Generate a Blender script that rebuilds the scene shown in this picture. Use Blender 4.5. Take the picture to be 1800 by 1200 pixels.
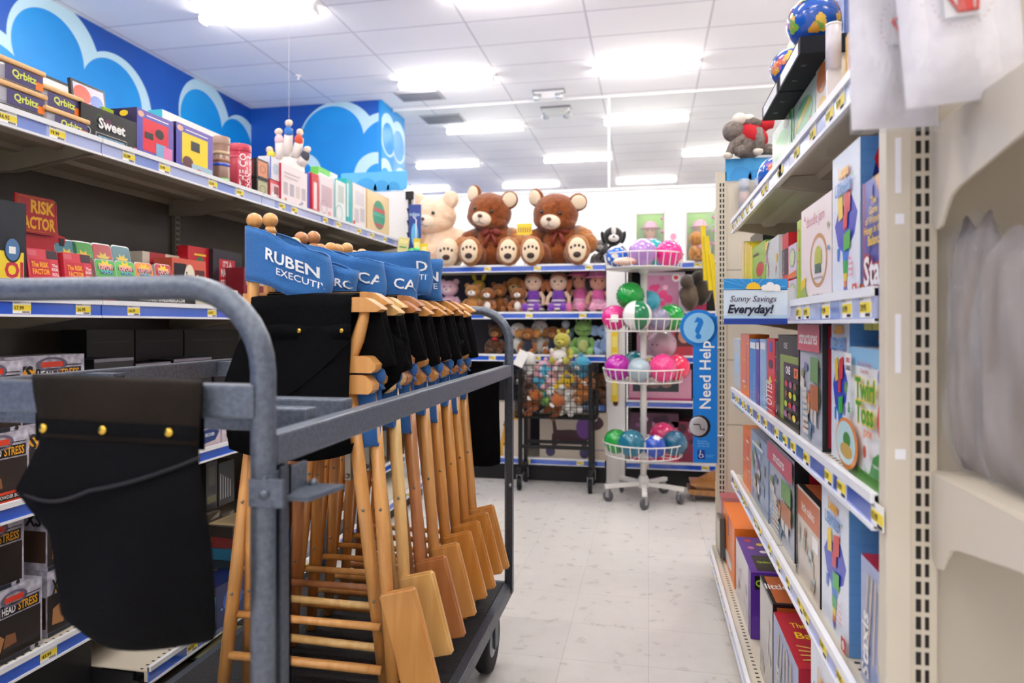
import bpy, bmesh, math, random
from mathutils import Vector, Matrix, Euler
random.seed(7)
S = bpy.context.scene
for o in list(bpy.data.objects):
    bpy.data.objects.remove(o)
COL = S.collection
PI = math.pi
R = math.radians

# ---------------------------------------------------------------- camera, world, exposure
EYE = 1.2                                   # eye height; the aisle runs along +Y
YAW = math.atan(240 / 1200)
cd = bpy.data.cameras.new('camera'); cam = bpy.data.objects.new('camera', cd); COL.objects.link(cam)
cam.location = (0, 0, EYE); cam.rotation_euler = (PI / 2, 0, YAW)
cd.lens = 24; cd.sensor_width = 36; cd.sensor_fit = 'HORIZONTAL'; cd.shift_y = -30 / 1800
cd.clip_start = 0.05; cd.clip_end = 60
cd.dof.use_dof = True; cd.dof.focus_distance = 1.9; cd.dof.aperture_fstop = 3.2
S.camera = cam
w = bpy.data.worlds.new('store_air'); S.world = w; w.use_nodes = True
w.node_tree.nodes['Background'].inputs[0].default_value = (0.93, 0.96, 1.0, 1)
w.node_tree.nodes['Background'].inputs[1].default_value = 0.25
S.view_settings.view_transform = 'Standard'; S.view_settings.look = 'None'
S.view_settings.exposure = 0.2; S.view_settings.gamma = 1.0; S.view_settings.use_curve_mapping = False
TUBE = 50.0                                 # emission of the fluorescent lenses

# ---------------------------------------------------------------- small geometry helpers
CY, SY = math.cos(YAW), math.sin(YAW)
def yat(px, X):
    "depth at which the line along the aisle at sideways distance X is seen at column px"
    k = (px - 900) / 1200
    return (CY + k * SY) * X / (k * CY - SY)
def zc_of(X, Y): return -X * SY + Y * CY
def zat(py, X, Y): return EYE - (py - 570) * zc_of(X, Y) / 1200
def at(px, py, zc):
    xc = (px - 900) / 1200 * zc
    return Vector((xc * CY - zc * SY, xc * SY + zc * CY, EYE + (570 - py) * zc / 1200))

def lin(c):
    return tuple(((v / 12.92) if v <= 0.04045 else ((v + 0.055) / 1.055) ** 2.4) for v in c)
def hexc(h):
    h = h.lstrip('#'); return lin(tuple(int(h[i:i + 2], 16) / 255 for i in (0, 2, 4)))

_M = {}
def mat(h, rough=0.5, metal=0.0, spec=0.5, name=None, emit=0, bump=None, alpha=None, trans=0, coat=0, sheen=0, ior=1.45):
    key = (h, rough, metal, spec, name, emit, bump, alpha, trans, coat, sheen)
    if key in _M: return _M[key]
    m = bpy.data.materials.new(name or ('colour_' + h.strip('#'))); m.use_nodes = True
    n = m.node_tree.nodes; l = m.node_tree.links; p = n['Principled BSDF']
    c = hexc(h) if isinstance(h, str) else h
    p.inputs['Base Color'].default_value = (*c, 1)
    p.inputs['Roughness'].default_value = rough; p.inputs['Metallic'].default_value = metal
    p.inputs['Specular IOR Level'].default_value = spec; p.inputs['IOR'].default_value = ior
    p.inputs['Coat Weight'].default_value = coat; p.inputs['Coat Roughness'].default_value = 0.15
    p.inputs['Sheen Weight'].default_value = sheen
    p.inputs['Transmission Weight'].default_value = trans
    if alpha is not None: p.inputs['Alpha'].default_value = alpha
    if emit:
        p.inputs['Emission Color'].default_value = (*c, 1); p.inputs['Emission Strength'].default_value = emit
    if bump:
        sc, st = bump
        t = n.new('ShaderNodeTexNoise'); t.inputs['Scale'].default_value = sc; t.inputs['Detail'].default_value = 6
        tc = n.new('ShaderNodeTexCoord'); b = n.new('ShaderNodeBump'); b.inputs['Strength'].default_value = st
        b.inputs['Distance'].default_value = 0.01
        l.new(tc.outputs['Object'], t.inputs['Vector']); l.new(t.outputs['Fac'], b.inputs['Height'])
        l.new(b.outputs['Normal'], p.inputs['Normal'])
    _M[key] = m
    return m

def noisemat(name, h1, h2, scale=(5, 5, 5), rough=0.5, metal=0.0, bump=0.0, detail=5, lo=0.35, hi=0.65, wave=False, coat=0, sheen=0, spec=0.5, fine=0):
    m = bpy.data.materials.new(name); m.use_nodes = True
    n = m.node_tree.nodes; l = m.node_tree.links; p = n['Principled BSDF']
    tc = n.new('ShaderNodeTexCoord'); mp = n.new('ShaderNodeMapping'); mp.inputs['Scale'].default_value = scale
    t = n.new('ShaderNodeTexNoise'); t.inputs['Scale'].default_value = 1; t.inputs['Detail'].default_value = detail
    if wave: t.inputs['Distortion'].default_value = 1.2
    r = n.new('ShaderNodeValToRGB'); r.color_ramp.elements[0].position = lo; r.color_ramp.elements[1].position = hi
    r.color_ramp.elements[0].color = (*hexc(h1), 1); r.color_ramp.elements[1].color = (*hexc(h2), 1)
    l.new(tc.outputs['Object'], mp.inputs['Vector']); l.new(mp.outputs['Vector'], t.inputs['Vector'])
    l.new(t.outputs['Fac'], r.inputs['Fac']); l.new(r.outputs['Color'], p.inputs['Base Color'])
    p.inputs['Roughness'].default_value = rough; p.inputs['Metallic'].default_value = metal
    p.inputs['Coat Weight'].default_value = coat; p.inputs['Coat Roughness'].default_value = 0.2
    p.inputs['Sheen Weight'].default_value = sheen; p.inputs['Specular IOR Level'].default_value = spec
    if bump:
        b = n.new('ShaderNodeBump'); b.inputs['Strength'].default_value = bump; b.inputs['Distance'].default_value = 0.01
        if fine:
            t2 = n.new('ShaderNodeTexNoise'); t2.inputs['Scale'].default_value = fine; t2.inputs['Detail'].default_value = 4
            l.new(tc.outputs['Object'], t2.inputs['Vector']); l.new(t2.outputs['Fac'], b.inputs['Height'])
        else:
            l.new(t.outputs['Fac'], b.inputs['Height'])
        l.new(b.outputs['Normal'], p.inputs['Normal'])
    return m

_T = {}
def text_geo(s, bold=0.0, shear=0.0, spacing=1.0):
    "2-D outline of a line of lettering, cap height about 1, starting at 0,0: (verts, faces, width)"
    k = (s, bold, shear, spacing)
    if k in _T: return _T[k]
    c = bpy.data.curves.new('lettering', 'FONT'); c.body = s; c.size = 1.42; c.offset = bold; c.shear = shear
    c.space_character = spacing; c.resolution_u = 2; c.fill_mode = 'FRONT'
    o = bpy.data.objects.new('lettering', c); COL.objects.link(o)
    dg = bpy.context.evaluated_depsgraph_get(); dg.update()
    me = o.evaluated_get(dg).to_mesh()
    v = [(q.co.x, q.co.y) for q in me.vertices]; f = [tuple(p.vertices) for p in me.polygons]
    o.evaluated_get(dg).to_mesh_clear(); bpy.data.objects.remove(o); bpy.data.curves.remove(c)
    x0 = min([q[0] for q in v] or [0]); x1 = max([q[0] for q in v] or [1])
    v = [(q[0] - x0, q[1]) for q in v]
    _T[k] = (v, f, x1 - x0)
    return _T[k]

class MB:
    "collects shapes and links them as ONE mesh object"
    def __init__(s): s.v = []; s.f = []; s.m = []; s.sm = []; s.mats = []
    def mi(s, m):
        if m not in s.mats: s.mats.append(m)
        return s.mats.index(m)
    def add(s, verts, faces, m, smooth=False, M=None):
        b = len(s.v); i = s.mi(m)
        s.v += [tuple(M @ Vector(q)) if M is not None else tuple(q) for q in verts]
        for f in faces:
            s.f.append(tuple(b + k for k in f)); s.m.append(i); s.sm.append(smooth)
    def box(s, lo, hi, m, M=None, bev=0.0):
        x0, y0, z0 = lo; x1, y1, z1 = hi
        if bev <= 0:
            v = [(x0, y0, z0), (x1, y0, z0), (x1, y1, z0), (x0, y1, z0), (x0, y0, z1), (x1, y0, z1), (x1, y1, z1), (x0, y1, z1)]
            f = [(0, 3, 2, 1), (4, 5, 6, 7), (0, 1, 5, 4), (1, 2, 6, 5), (2, 3, 7, 6), (3, 0, 4, 7)]
            s.add(v, f, m, False, M)
        else:
            b = bmesh.new(); bmesh.ops.create_cube(b, size=1)
            for q in b.verts:
                q.co = ((x0 + x1) / 2 + q.co.x * (x1 - x0), (y0 + y1) / 2 + q.co.y * (y1 - y0), (z0 + z1) / 2 + q.co.z * (z1 - z0))
            bmesh.ops.bevel(b, geom=b.edges[:], offset=bev, segments=2, affect='EDGES', profile=0.6)
            s.bm(b, m, False, M)
    def bm(s, b, m, smooth=False, M=None):
        b.verts.index_update()
        s.add([tuple(q.co) for q in b.verts], [tuple(q.index for q in f.verts) for f in b.faces], m, smooth, M); b.free()
    def tube(s, pts, r, m, n=10, cap=True, M=None, closed=False):
        pts = [Vector(p) for p in pts]; rr = r if isinstance(r, (list, tuple)) else [r] * len(pts)
        v = []; f = []; k = len(pts); up = None
        for i, p in enumerate(pts):
            if closed: d = pts[(i + 1) % k] - pts[i - 1]
            else: d = pts[min(i + 1, k - 1)] - pts[max(i - 1, 0)]
            d.normalize()
            if up is None:
                a = Vector((0, 0, 1)) if abs(d.z) < 0.9 else Vector((1, 0, 0))
                up = a - d * a.dot(d)
            else: up = up - d * up.dot(d)
            up.normalize(); sd = d.cross(up)
            for j in range(n):
                t = 2 * PI * j / n
                v.append(p + (up * math.cos(t) + sd * math.sin(t)) * rr[i])
        for i in range(k if closed else k - 1):
            a = i * n; b = ((i + 1) % k) * n
            for j in range(n):
                f.append((a + j, b + j, b + (j + 1) % n, a + (j + 1) % n))
        if cap and not closed:
            f.append(tuple(range(n))[::1]); f.append(tuple((k - 1) * n + j for j in range(n))[::-1])
        s.add(v, f, m, True, M)
    def ell(s, c, r, m, M=None, n=16, k=10, rot=None, fn=None):
        r = (r, r, r) if isinstance(r, (int, float)) else r
        Q = Matrix.Translation(c) @ ((Euler(rot).to_matrix().to_4x4()) if rot else Matrix()) 
        if M is not None: Q = M @ Q
        v = [(0, 0, -1)]; f = []
        for i in range(1, k):
            t = -PI / 2 + PI * i / k
            for j in range(n):
                a = 2 * PI * j / n
                v.append((math.cos(t) * math.cos(a), math.cos(t) * math.sin(a), math.sin(t)))
        v.append((0, 0, 1))
        if fn: v = [fn(*q) for q in v]
        v = [(q[0] * r[0], q[1] * r[1], q[2] * r[2]) for q in v]
        for j in range(n): f.append((0, 1 + (j + 1) % n, 1 + j))
        for i in range(k - 2):
            a = 1 + i * n
            for j in range(n): f.append((a + j, a + (j + 1) % n, a + n + (j + 1) % n, a + n + j))
        e = len(v) - 1; a = 1 + (k - 2) * n
        for j in range(n): f.append((a + j, a + (j + 1) % n, e))
        s.add(v, f, m, True, Q)
    def lathe(s, prof, m, c=(0, 0, 0), n=20, M=None, smooth=True, axis='Z'):
        v = []; f = []
        for (r, z) in prof:
            for j in range(n):
                a = 2 * PI * j / n
                q = (r * math.cos(a), r * math.sin(a), z)
                if axis == 'X': q = (q[2], q[0], q[1])
                if axis == 'Y': q = (q[1], q[2], q[0])
                v.append((c[0] + q[0], c[1] + q[1], c[2] + q[2]))
        for i in range(len(prof) - 1):
            for j in range(n):
                f.append((i * n + j, i * n + (j + 1) % n, (i + 1) * n + (j + 1) % n, (i + 1) * n + j))
        f.append(tuple(range(n))[::-1]); f.append(tuple((len(prof) - 1) * n + j for j in range(n)))
        s.add(v, f, m, smooth, M)
    def prism(s, poly, a, b, m, plane='XZ', M=None, smooth=False):
        "polygon (2-D) pushed from a to b along the third axis"
        n = len(poly); ar = sum(poly[i][0] * poly[(i + 1) % n][1] - poly[(i + 1) % n][0] * poly[i][1] for i in range(n))
        def q(p, t): return (p[0], t, p[1]) if plane == 'XZ' else ((p[0], p[1], t) if plane == 'XY' else (t, p[0], p[1]))
        v = [q(p, a) for p in poly] + [q(p, b) for p in poly]
        f = [tuple(range(n)), tuple(range(2 * n - 1, n - 1, -1))] + [(i, n + i, n + (i + 1) % n, (i + 1) % n) for i in range(n)]
        s.add(v, f, m, smooth, M)
    def sheet(s, grid, m, th=0.0, smooth=True, M=None):
        "a grid of points as cloth; th>0 gives it a back side"
        a = len(grid); b = len(grid[0]); v = [Vector(p) for r_ in grid for p in r_]; f = []
        for i in range(a - 1):
            for j in range(b - 1):
                f.append((i * b + j, i * b + j + 1, (i + 1) * b + j + 1, (i + 1) * b + j))
        if th:
            nn = [Vector() for _ in v]
            for q in f:
                d = (v[q[2]] - v[q[0]]).cross(v[q[3]] - v[q[1]])
                for k in q: nn[k] += d
            k = len(v); v = v + [v[i] - (nn[i].normalized() if nn[i].length > 1e-12 else Vector()) * th for i in range(k)]
            f2 = [tuple(k + t for t in q[::-1]) for q in f]
            rim = [i for i in range(b)] + [i * b + b - 1 for i in range(1, a)] + [(a - 1) * b + j for j in range(b - 2, -1, -1)] + [i * b for i in range(a - 2, 0, -1)]
            f3 = [(rim[i], k + rim[i], k + rim[(i + 1) % len(rim)], rim[(i + 1) % len(rim)]) for i in range(len(rim))]
            f = f + f2 + f3
        s.add(v, f, m, smooth, M)
    def text(s, t, M, size, m, align='L', bold=0.0, shear=0.0, fit=None, spacing=1.0):
        "lettering in the XY plane of M, cap height = size"
        v, f, wd = text_geo(t, bold, shear, spacing)
        k = size; kx = size
        if fit and wd * kx > fit: kx = fit / wd
        if fit and fit < 0: kx = -fit / wd
        ox = {'L': 0, 'C': -wd * kx / 2, 'R': -wd * kx}[align]
        s.add([(q[0] * kx + ox, q[1] * k, 0) for q in v], f, m, False, M)
    def build(s, name, parent=None, loc=None, rot=None, label=None, recalc=True):
        me = bpy.data.meshes.new(name)
        me.from_pydata(s.v, [], s.f)
        for m in s.mats: me.materials.append(m)
        me.polygons.foreach_set('material_index', s.m); me.polygons.foreach_set('use_smooth', s.sm)
        me.update()
        o = bpy.data.objects.new(name, me); COL.objects.link(o)
        if parent is not None: o.parent = parent
        if loc is not None: o.location = loc
        if rot is not None: o.rotation_euler = rot
        if label: o['label'] = label
        return o

def tag(o, label, cat, group=None, kind=None):
    o['label'] = label; o['category'] = cat
    if group: o['group'] = group
    if kind: o['kind'] = kind
    return o
def thing(name, label, cat, loc=(0, 0, 0), rz=0.0, group=None):
    o = bpy.data.objects.new(name, None); COL.objects.link(o); o.empty_display_size = 0.05
    o.location = loc; o.rotation_euler = (0, 0, rz)
    return tag(o, label, cat, group)
def struct(b, name):
    o = b.build(name); o['kind'] = 'structure'; return o
def kids(o): return [c for c in bpy.data.objects if c.parent == o]
def dup(root, loc, rz=None, label=None, swap=None):
    def cp(o, par):
        c = o.copy(); COL.objects.link(c)
        if par is not None: c.parent = par
        for k in list(o.children): cp(k, c)
        return c
    r = cp(root, None); r.location = loc
    if rz is not None: r.rotation_euler = (0, 0, rz) if not isinstance(rz, tuple) else rz
    if label: r['label'] = label
    return r
def TR(x, y, z, rx=0, ry=0, rz=0): return Matrix.Translation((x, y, z)) @ Euler((rx, ry, rz)).to_matrix().to_4x4()
# ---------------------------------------------------------------- the room
WX = -5.55; CZ = 4.27; WY = 8.8; GY = 9.25
def floor_mat():
    m = bpy.data.materials.new('vinyl_floor'); m.use_nodes = True
    n = m.node_tree.nodes; l = m.node_tree.links; p = n['Principled BSDF']
    tc = n.new('ShaderNodeTexCoord')
    br = n.new('ShaderNodeTexBrick'); br.offset = 0; br.inputs['Scale'].default_value = 1
    br.inputs['Brick Width'].default_value = 0.305; br.inputs['Row Height'].default_value = 0.305
    br.inputs['Mortar Size'].default_value = 0.0016; br.inputs['Mortar Smooth'].default_value = 0.3
    br.inputs['Color1'].default_value = (*hexc('#d9d6d3'), 1); br.inputs['Color2'].default_value = (*hexc('#d2cfcc'), 1)
    br.inputs['Mortar'].default_value = (*hexc('#b9b5b2'), 1)
    t = n.new('ShaderNodeTexNoise'); t.inputs['Scale'].default_value = 14; t.inputs['Detail'].default_value = 8
    t2 = n.new('ShaderNodeTexNoise'); t2.inputs['Scale'].default_value = 90; t2.inputs['Detail'].default_value = 2
    mx = n.new('ShaderNodeMix'); mx.data_type = 'RGBA'; mx.blend_type = 'MULTIPLY'; mx.inputs['Factor'].default_value = 0.4
    r = n.new('ShaderNodeValToRGB'); r.color_ramp.elements[0].position = 0.3; r.color_ramp.elements[1].position = 0.6
    r.color_ramp.elements[0].color = (0.84, 0.83, 0.83, 1); r.color_ramp.elements[1].color = (1, 1, 1, 1)
    l.new(tc.outputs['Object'], br.inputs['Vector']); l.new(tc.outputs['Object'], t.inputs['Vector']); l.new(tc.outputs['Object'], t2.inputs['Vector'])
    l.new(t.outputs['Fac'], r.inputs['Fac']); l.new(br.outputs['Color'], mx.inputs['A']); l.new(r.outputs['Color'], mx.inputs['B'])
    mx2 = n.new('ShaderNodeMix'); mx2.data_type = 'RGBA'; mx2.blend_type = 'MULTIPLY'; mx2.inputs['Factor'].default_value = 0.3
    r2 = n.new('ShaderNodeValToRGB'); r2.color_ramp.elements[0].position = 0.27; r2.color_ramp.elements[1].position = 0.34
    r2.color_ramp.elements[0].color = (0.75, 0.74, 0.73, 1); r2.color_ramp.elements[1].color = (1, 1, 1, 1)
    l.new(t2.outputs['Fac'], r2.inputs['Fac']); l.new(mx.outputs['Result'], mx2.inputs['A']); l.new(r2.outputs['Color'], mx2.inputs['B'])
    l.new(mx2.outputs['Result'], p.inputs['Base Color']); p.inputs['Roughness'].default_value = 0.28
    mr = n.new('ShaderNodeMapRange'); mr.inputs[3].default_value = 0.2; mr.inputs[4].default_value = 0.4
    l.new(t.outputs['Fac'], mr.inputs[0]); l.new(mr.outputs[0], p.inputs['Roughness'])
    return m
b = MB(); b.box((-8, -4, -0.1), (6, GY, 0), floor_mat()); struct(b, 'floor')

def ceiling_mat():
    m = bpy.data.materials.new('ceiling_tiles'); m.use_nodes = True
    n = m.node_tree.nodes; l = m.node_tree.links; p = n['Principled BSDF']
    tc = n.new('ShaderNodeTexCoord'); mp = n.new('ShaderNodeMapping'); mp.inputs['Location'].default_value = (0.61, 0.0, 0)
    br = n.new('ShaderNodeTexBrick'); br.offset = 0; br.inputs['Scale'].default_value = 1
    br.inputs['Brick Width'].default_value = 1.22; br.inputs['Row Height'].default_value = 0.61
    br.inputs['Mortar Size'].default_value = 0.011; br.inputs['Mortar Smooth'].default_value = 0.2
    br.inputs['Color1'].default_value = (*hexc('#fbf7f9'), 1); br.inputs['Color2'].default_value = (*hexc('#f6f2f5'), 1)
    br.inputs['Mortar'].default_value = (*hexc('#d3ced6'), 1)
    t = n.new('ShaderNodeTexNoise'); t.inputs['Scale'].default_value = 60
    bp = n.new('ShaderNodeBump'); bp.inputs['Strength'].default_value = 0.15
    l.new(tc.outputs['Object'], mp.inputs['Vector']); l.new(mp.outputs['Vector'], br.inputs['Vector']); l.new(tc.outputs['Object'], t.inputs['Vector'])
    l.new(t.outputs['Fac'], bp.inputs['Height']); l.new(bp.outputs['Normal'], p.inputs['Normal'])
    l.new(br.outputs['Color'], p.inputs['Base Color']); p.inputs['Roughness'].default_value = 0.9
    return m
b = MB(); b.box((-8, -4, CZ), (6, GY + 0.2, CZ + 0.1), ceiling_mat()); struct(b, 'ceiling')

# the painted wall: dark blue with rings of cloud; the clouds are flat paint shapes a hair in front of the wall
M_DEEP = noisemat('deep_blue_wall_paint', '#004aa6', '#0057bd', (0.5, 0.5, 0.7), rough=0.45)
M_SKY = noisemat('sky_blue_wall_paint', '#0086d6', '#0a9de6', (0.5, 0.5, 0.9), rough=0.45)
M_RIM = mat('#bfe0ee', 0.5, name='pale_cloud_rim_paint')
M_WHITE = mat('#efeeee', 0.6, name='white_wall_paint')
def clip(poly, zmax, u0, u1):
    def cut(ps, inside, inter):
        out = []
        for i in range(len(ps)):
            a, c = ps[i - 1], ps[i]
            if inside(c):
                if not inside(a): out.append(inter(a, c))
                out.append(c)
            elif inside(a): out.append(inter(a, c))
        return out
    def lerp(a, c, t): return (a[0] + (c[0] - a[0]) * t, a[1] + (c[1] - a[1]) * t)
    for ax, lim, sg in ((1, zmax, 1), (0, u0, -1), (0, u1, 1)):
        if len(poly) < 3: return []
        poly = cut(poly, lambda p: sg * p[ax] <= sg * lim + 1e-9, lambda a, c: lerp(a, c, (lim - a[ax]) / (c[ax] - a[ax])))
    return poly
def circ(c, r, sx=1.0, n=56): return [(c[0] + r * sx * math.cos(2 * PI * i / n), c[1] + r * math.sin(2 * PI * i / n)) for i in range(n)]
# left wall (runs along Y)
b = MB(); b.box((WX - 0.1, -4, 0), (WX, WY + 0.1, CZ), M_DEEP)
def Lw(px, py):
    Y = yat(px, WX); return (Y, zat(py, WX, Y))
def cloudset(b, discs, fills, put, u0, u1):
    "discs: (outer centre u, z, r), (inner centre u, z, r); all rims first, then all fills, so the puffs join"
    for k, (oc, ic) in enumerate(discs):
        p = clip(circ(oc[:2], oc[2]), CZ - 0.001, u0, u1)
        if len(p) > 2: b.add([put(q[0], q[1], 0.002 + 0.0002 * k) for q in p], [tuple(range(len(p)))], M_RIM)
    for k, (oc, ic) in enumerate(discs):
        p = clip(circ(ic[:2], ic[2]), CZ - 0.001, u0, u1)
        if len(p) > 2: b.add([put(q[0], q[1], 0.005 + 0.0002 * k) for q in p], [tuple(range(len(p)))], M_SKY)
    for (a0, z0, a1, z1) in fills:
        b.add([put(*q, 0.007) for q in ((a0, z0), (a1, z0), (a1, z1), (a0, z1))], [(0, 1, 2, 3)], M_SKY)
cloudset(b, [((4.85, 3.25, 0.53), (4.88, 3.2, 0.45)), ((5.549, 3.781, 0.526), (5.466, 3.755, 0.40)), ((6.294, 3.54, 0.525), (6.243, 3.567, 0.42)),
             ((7.787, 3.795, 0.515), (7.711, 3.746, 0.41)), ((8.571, 3.624, 0.466), (8.448, 3.634, 0.372)), ((5.75, 3.0, 0.3), (5.75, 2.98, 0.22))],
         [(5.12, 2.2, 6.62, 3.62), (7.33, 2.2, 8.7, 3.6)], lambda u, z, d: (WX + d, u, z), -4, WY)
struct(b, 'wall_left')
# wall ahead on the left and its return
b = MB(); b.box((WX, WY, 0), (-3.62, WY + 0.1, CZ), M_DEEP)
cloudset(b, [((-4.226, 3.702, 0.589), (-4.305, 3.755, 0.47)), ((-3.55, 3.62, 0.48), (-3.5, 3.6, 0.4))], [(-4.75, 2.2, -3.62, 3.65)], lambda u, z, d: (u, WY - d, z), WX, -3.62)
cloudset(b, [((-4.76, 3.30, 0.30), (-4.80, 3.24, 0.24)), ((-3.665, 3.246, 0.31), (-3.62, 3.2, 0.2))], [(-5.2, 2.2, -4.62, 3.2)], lambda u, z, d: (u, WY - d - 0.006, z), WX, -3.62)
struct(b, 'wall_ahead')
b = MB(); b.box((-3.62, WY, 0), (-3.58, GY, CZ), M_SKY)
cloudset(b, [((9.05, 3.85, 0.3), (9.05, 3.8, 0.22)), ((8.95, 3.2, 0.3), (8.95, 3.15, 0.22))], [], lambda u, z, d: (-3.58 + d, u, z), WY, GY)
struct(b, 'wall_return')
# shop front: white backed lower panes, dark night glass above that mirrors the ceiling
M_GLASS = mat('#f4f7f5', 0.02, 1.0, name='night_glass_mirroring')
b = MB(); b.box((-3.6, GY, 0), (6, GY + 0.06, 3.02), mat('#f6f5f5', 0.5, name='white_window_film')); struct(b, 'wall_back')
b = MB(); b.box((-3.6, GY, 3.03), (6, GY + 0.05, CZ), M_GLASS)
o = b.build('window_1'); o['kind'] = 'structure'
b = MB(); b.box((-3.6, GY - 0.02, 3.0), (6, GY, 3.03), M_WHITE)
for x in (-0.52, 2.4):
    b.box((x - 0.012, GY - 0.02, 3.03), (x + 0.012, GY, CZ - 0.03), M_WHITE)
b.box((-3.58, GY - 0.02, CZ - 0.03), (6, GY, CZ), M_WHITE)
struct(b, 'trim_1')
b = MB(); b.box((5.9, -4, 0), (6, GY, CZ), M_WHITE); struct(b, 'wall_right')
b = MB(); b.box((WX, -4.1, 0), (6, -4, CZ), M_WHITE); struct(b, 'wall_behind')

# ceiling lamps: surface mounted wraparound fluorescents in staggered rows
M_TUBE = mat('#fffaf2', 0.5, emit=TUBE, name='lit_fluorescent_lens')
M_FIX = mat('#e9e7e8', 0.4, name='white_fixture_enamel')
def lens_mb():
    b = MB(); prof = []
    for i in range(11):
        t = PI * i / 10
        prof.append((-0.06 * math.cos(t), -0.05 - 0.036 * math.sin(t)))
    prof = [(-0.05, -0.034)] + prof + [(0.05, -0.034)]
    b.prism(prof, -0.6, 0.6, M_TUBE, 'YZ', smooth=False)
    return b
rows = [(6.04, -3.73), (6.04, -1.27), (6.04, 1.2), (8.2, -2.48), (8.2, -0.04), (8.2, 2.4), (3.9, -4.95), (3.9, -2.5), (3.9, -0.05), (3.9, 2.4),
        (1.75, -3.73), (1.75, -1.27), (1.75, 1.2), (-0.4, -4.95), (-0.4, -2.5), (-0.4, -0.05), (-0.4, 2.4), (-2.5, -3.73), (-2.5, -1.27), (-2.5, 1.2)]
WHERE = {0: 'nearest the painted cloud wall, front row in view', 1: 'in the same row as the cloud-wall lamp, further right',
         3: 'in the row by the night glass, left of the emergency lights', 4: 'in the row by the night glass, right of the emergency lights'}
lamp0 = None
for i, (y, x) in enumerate(rows):
    lab = 'white fluorescent ceiling lamp ' + WHERE.get(i, 'in the rows overhead')
    if lamp0 is None:
        lamp0 = thing('ceiling_lamp', lab, 'ceiling lamp', (x, y, CZ), 0, 'fluorescent ceiling lamps')
        h = MB(); h.box((-0.61, -0.045, -0.034), (0.61, 0.045, 0), M_FIX); h.box((-0.612, -0.062, -0.088), (-0.6, 0.062, -0.03), M_FIX); h.box((0.6, -0.062, -0.088), (0.612, 0.062, -0.03), M_FIX)
        h.build('lamp_housing', lamp0); lens_mb().build('lamp_lens', lamp0)
    else: dup(lamp0, (x, y, CZ), 0, lab)

# emergency light with two heads, vent, sprinkler
e = thing('emergency_light', 'white two-headed emergency light on the ceiling before the glass', 'emergency light', (-1.285, 8.9, CZ))
b = MB(); b.prism([(-0.2, -0.02), (0.2, -0.02), (0.13, -0.11), (-0.13, -0.11)], -0.06, 0.06, M_FIX); b.box((-0.21, -0.08, -0.02), (0.21, 0.08, 0), mat('#8f8d95', 0.5)); b.build('housing', e)
for sx in (-1, 1):
    b = MB(); b.lathe([(0.03, -0.03), (0.06, 0.0), (0.06, 0.04)], mat('#cfd2d6', 0.2, 0.6), n=16, M=TR(sx * 0.15, -0.05, -0.1, R(50), 0, 0)); b.build('lamp_head', e)
v = thing('ceiling_vent', 'square grey air vent in the ceiling behind the left row lamp', 'vent', (-3.0, 8.72, CZ))
b = MB(); b.box((-0.31, -0.2, -0.012), (0.31, 0.2, 0), mat('#bcbcc2', 0.5)); b.build('frame', v)
for k in range(7):
    b = MB(); b.box((-0.28, -0.17 + k * 0.05, -0.028), (0.28, -0.15 + k * 0.05, -0.012), mat('#9a9aa2', 0.5)); b.build('slat', v)
s_ = thing('sprinkler', 'small white fire sprinkler under the ceiling near the cloud wall', 'sprinkler', (-4.24, 7.75, CZ))
b = MB(); b.lathe([(0.04, 0), (0.04, -0.012), (0.012, -0.015), (0.012, -0.05), (0.03, -0.052), (0.03, -0.056)], M_FIX, n=14); b.build('sprinkler_head', s_)
# ---------------------------------------------------------------- shelving
M_BEIGE = mat('#cfc6b4', 0.42, name='beige_powder_coat')
M_BEIGE2 = mat('#d3cab9', 0.42, name='pale_beige_powder_coat')
M_STEEL_DK = noisemat('dark_grey_back_panel', '#4a453d', '#5a544b', (3, 3, 8), rough=0.35, spec=0.5)
M_BACKR = mat('#3b342e', 0.6, name='dark_brown_back_panel')
M_SHELF = mat('#c9c2b4', 0.4, name='shelf_enamel')
M_SHELFL = mat('#8d8575', 0.45, name='shade_darkened_taupe_enamel')  # left run darkened all over, carrying the shade under its shelves as colour
M_SLOT = mat('#1c1917', 0.8, name='slot_dark')
M_RAILBLUE = mat('#1d5ad0', 0.16, spec=1.0, coat=1.0, name='blue_price_rail_insert')
M_RAILW = mat('#eef0f6', 0.25, name='clear_white_rail_plastic')
M_TAGW = mat('#f7f6f2', 0.5); M_TAGY = mat('#f4dc3c', 0.5); M_INK = mat('#15151a', 0.6)
M_BLACK = mat('#121214', 0.5, name='black_kick_plate')
def price_tag(parent, x, z, y, price, w=0.055, h=0.036):
    b = MB(); b.box((x - w / 2, y - 0.001, z - h / 2), (x + w / 2, y, z + h / 2), M_TAGW)
    M = TR(x, y - 0.0015, z, PI / 2)
    b.box((x - w / 2, y - 0.0014, z - h * 0.28), (x + w / 2, y - 0.001, z + h * 0.16), M_TAGY)
    b.text(price, M @ TR(-w * 0.42, -h * 0.2, 0.0005), h * 0.27, M_INK, bold=0.03)
    b.text('EACH', M @ TR(-w * 0.42, h * 0.26, 0.0005), h * 0.13, M_INK)
    for k in range(7): b.box((x + w * (0.02 + 0.06 * k), y - 0.0016, z - h * 0.46), (x + w * (0.02 + 0.06 * k) + w * 0.03, y - 0.001, z - h * 0.32), M_INK)
    return b.build('price_tag', parent)
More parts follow.
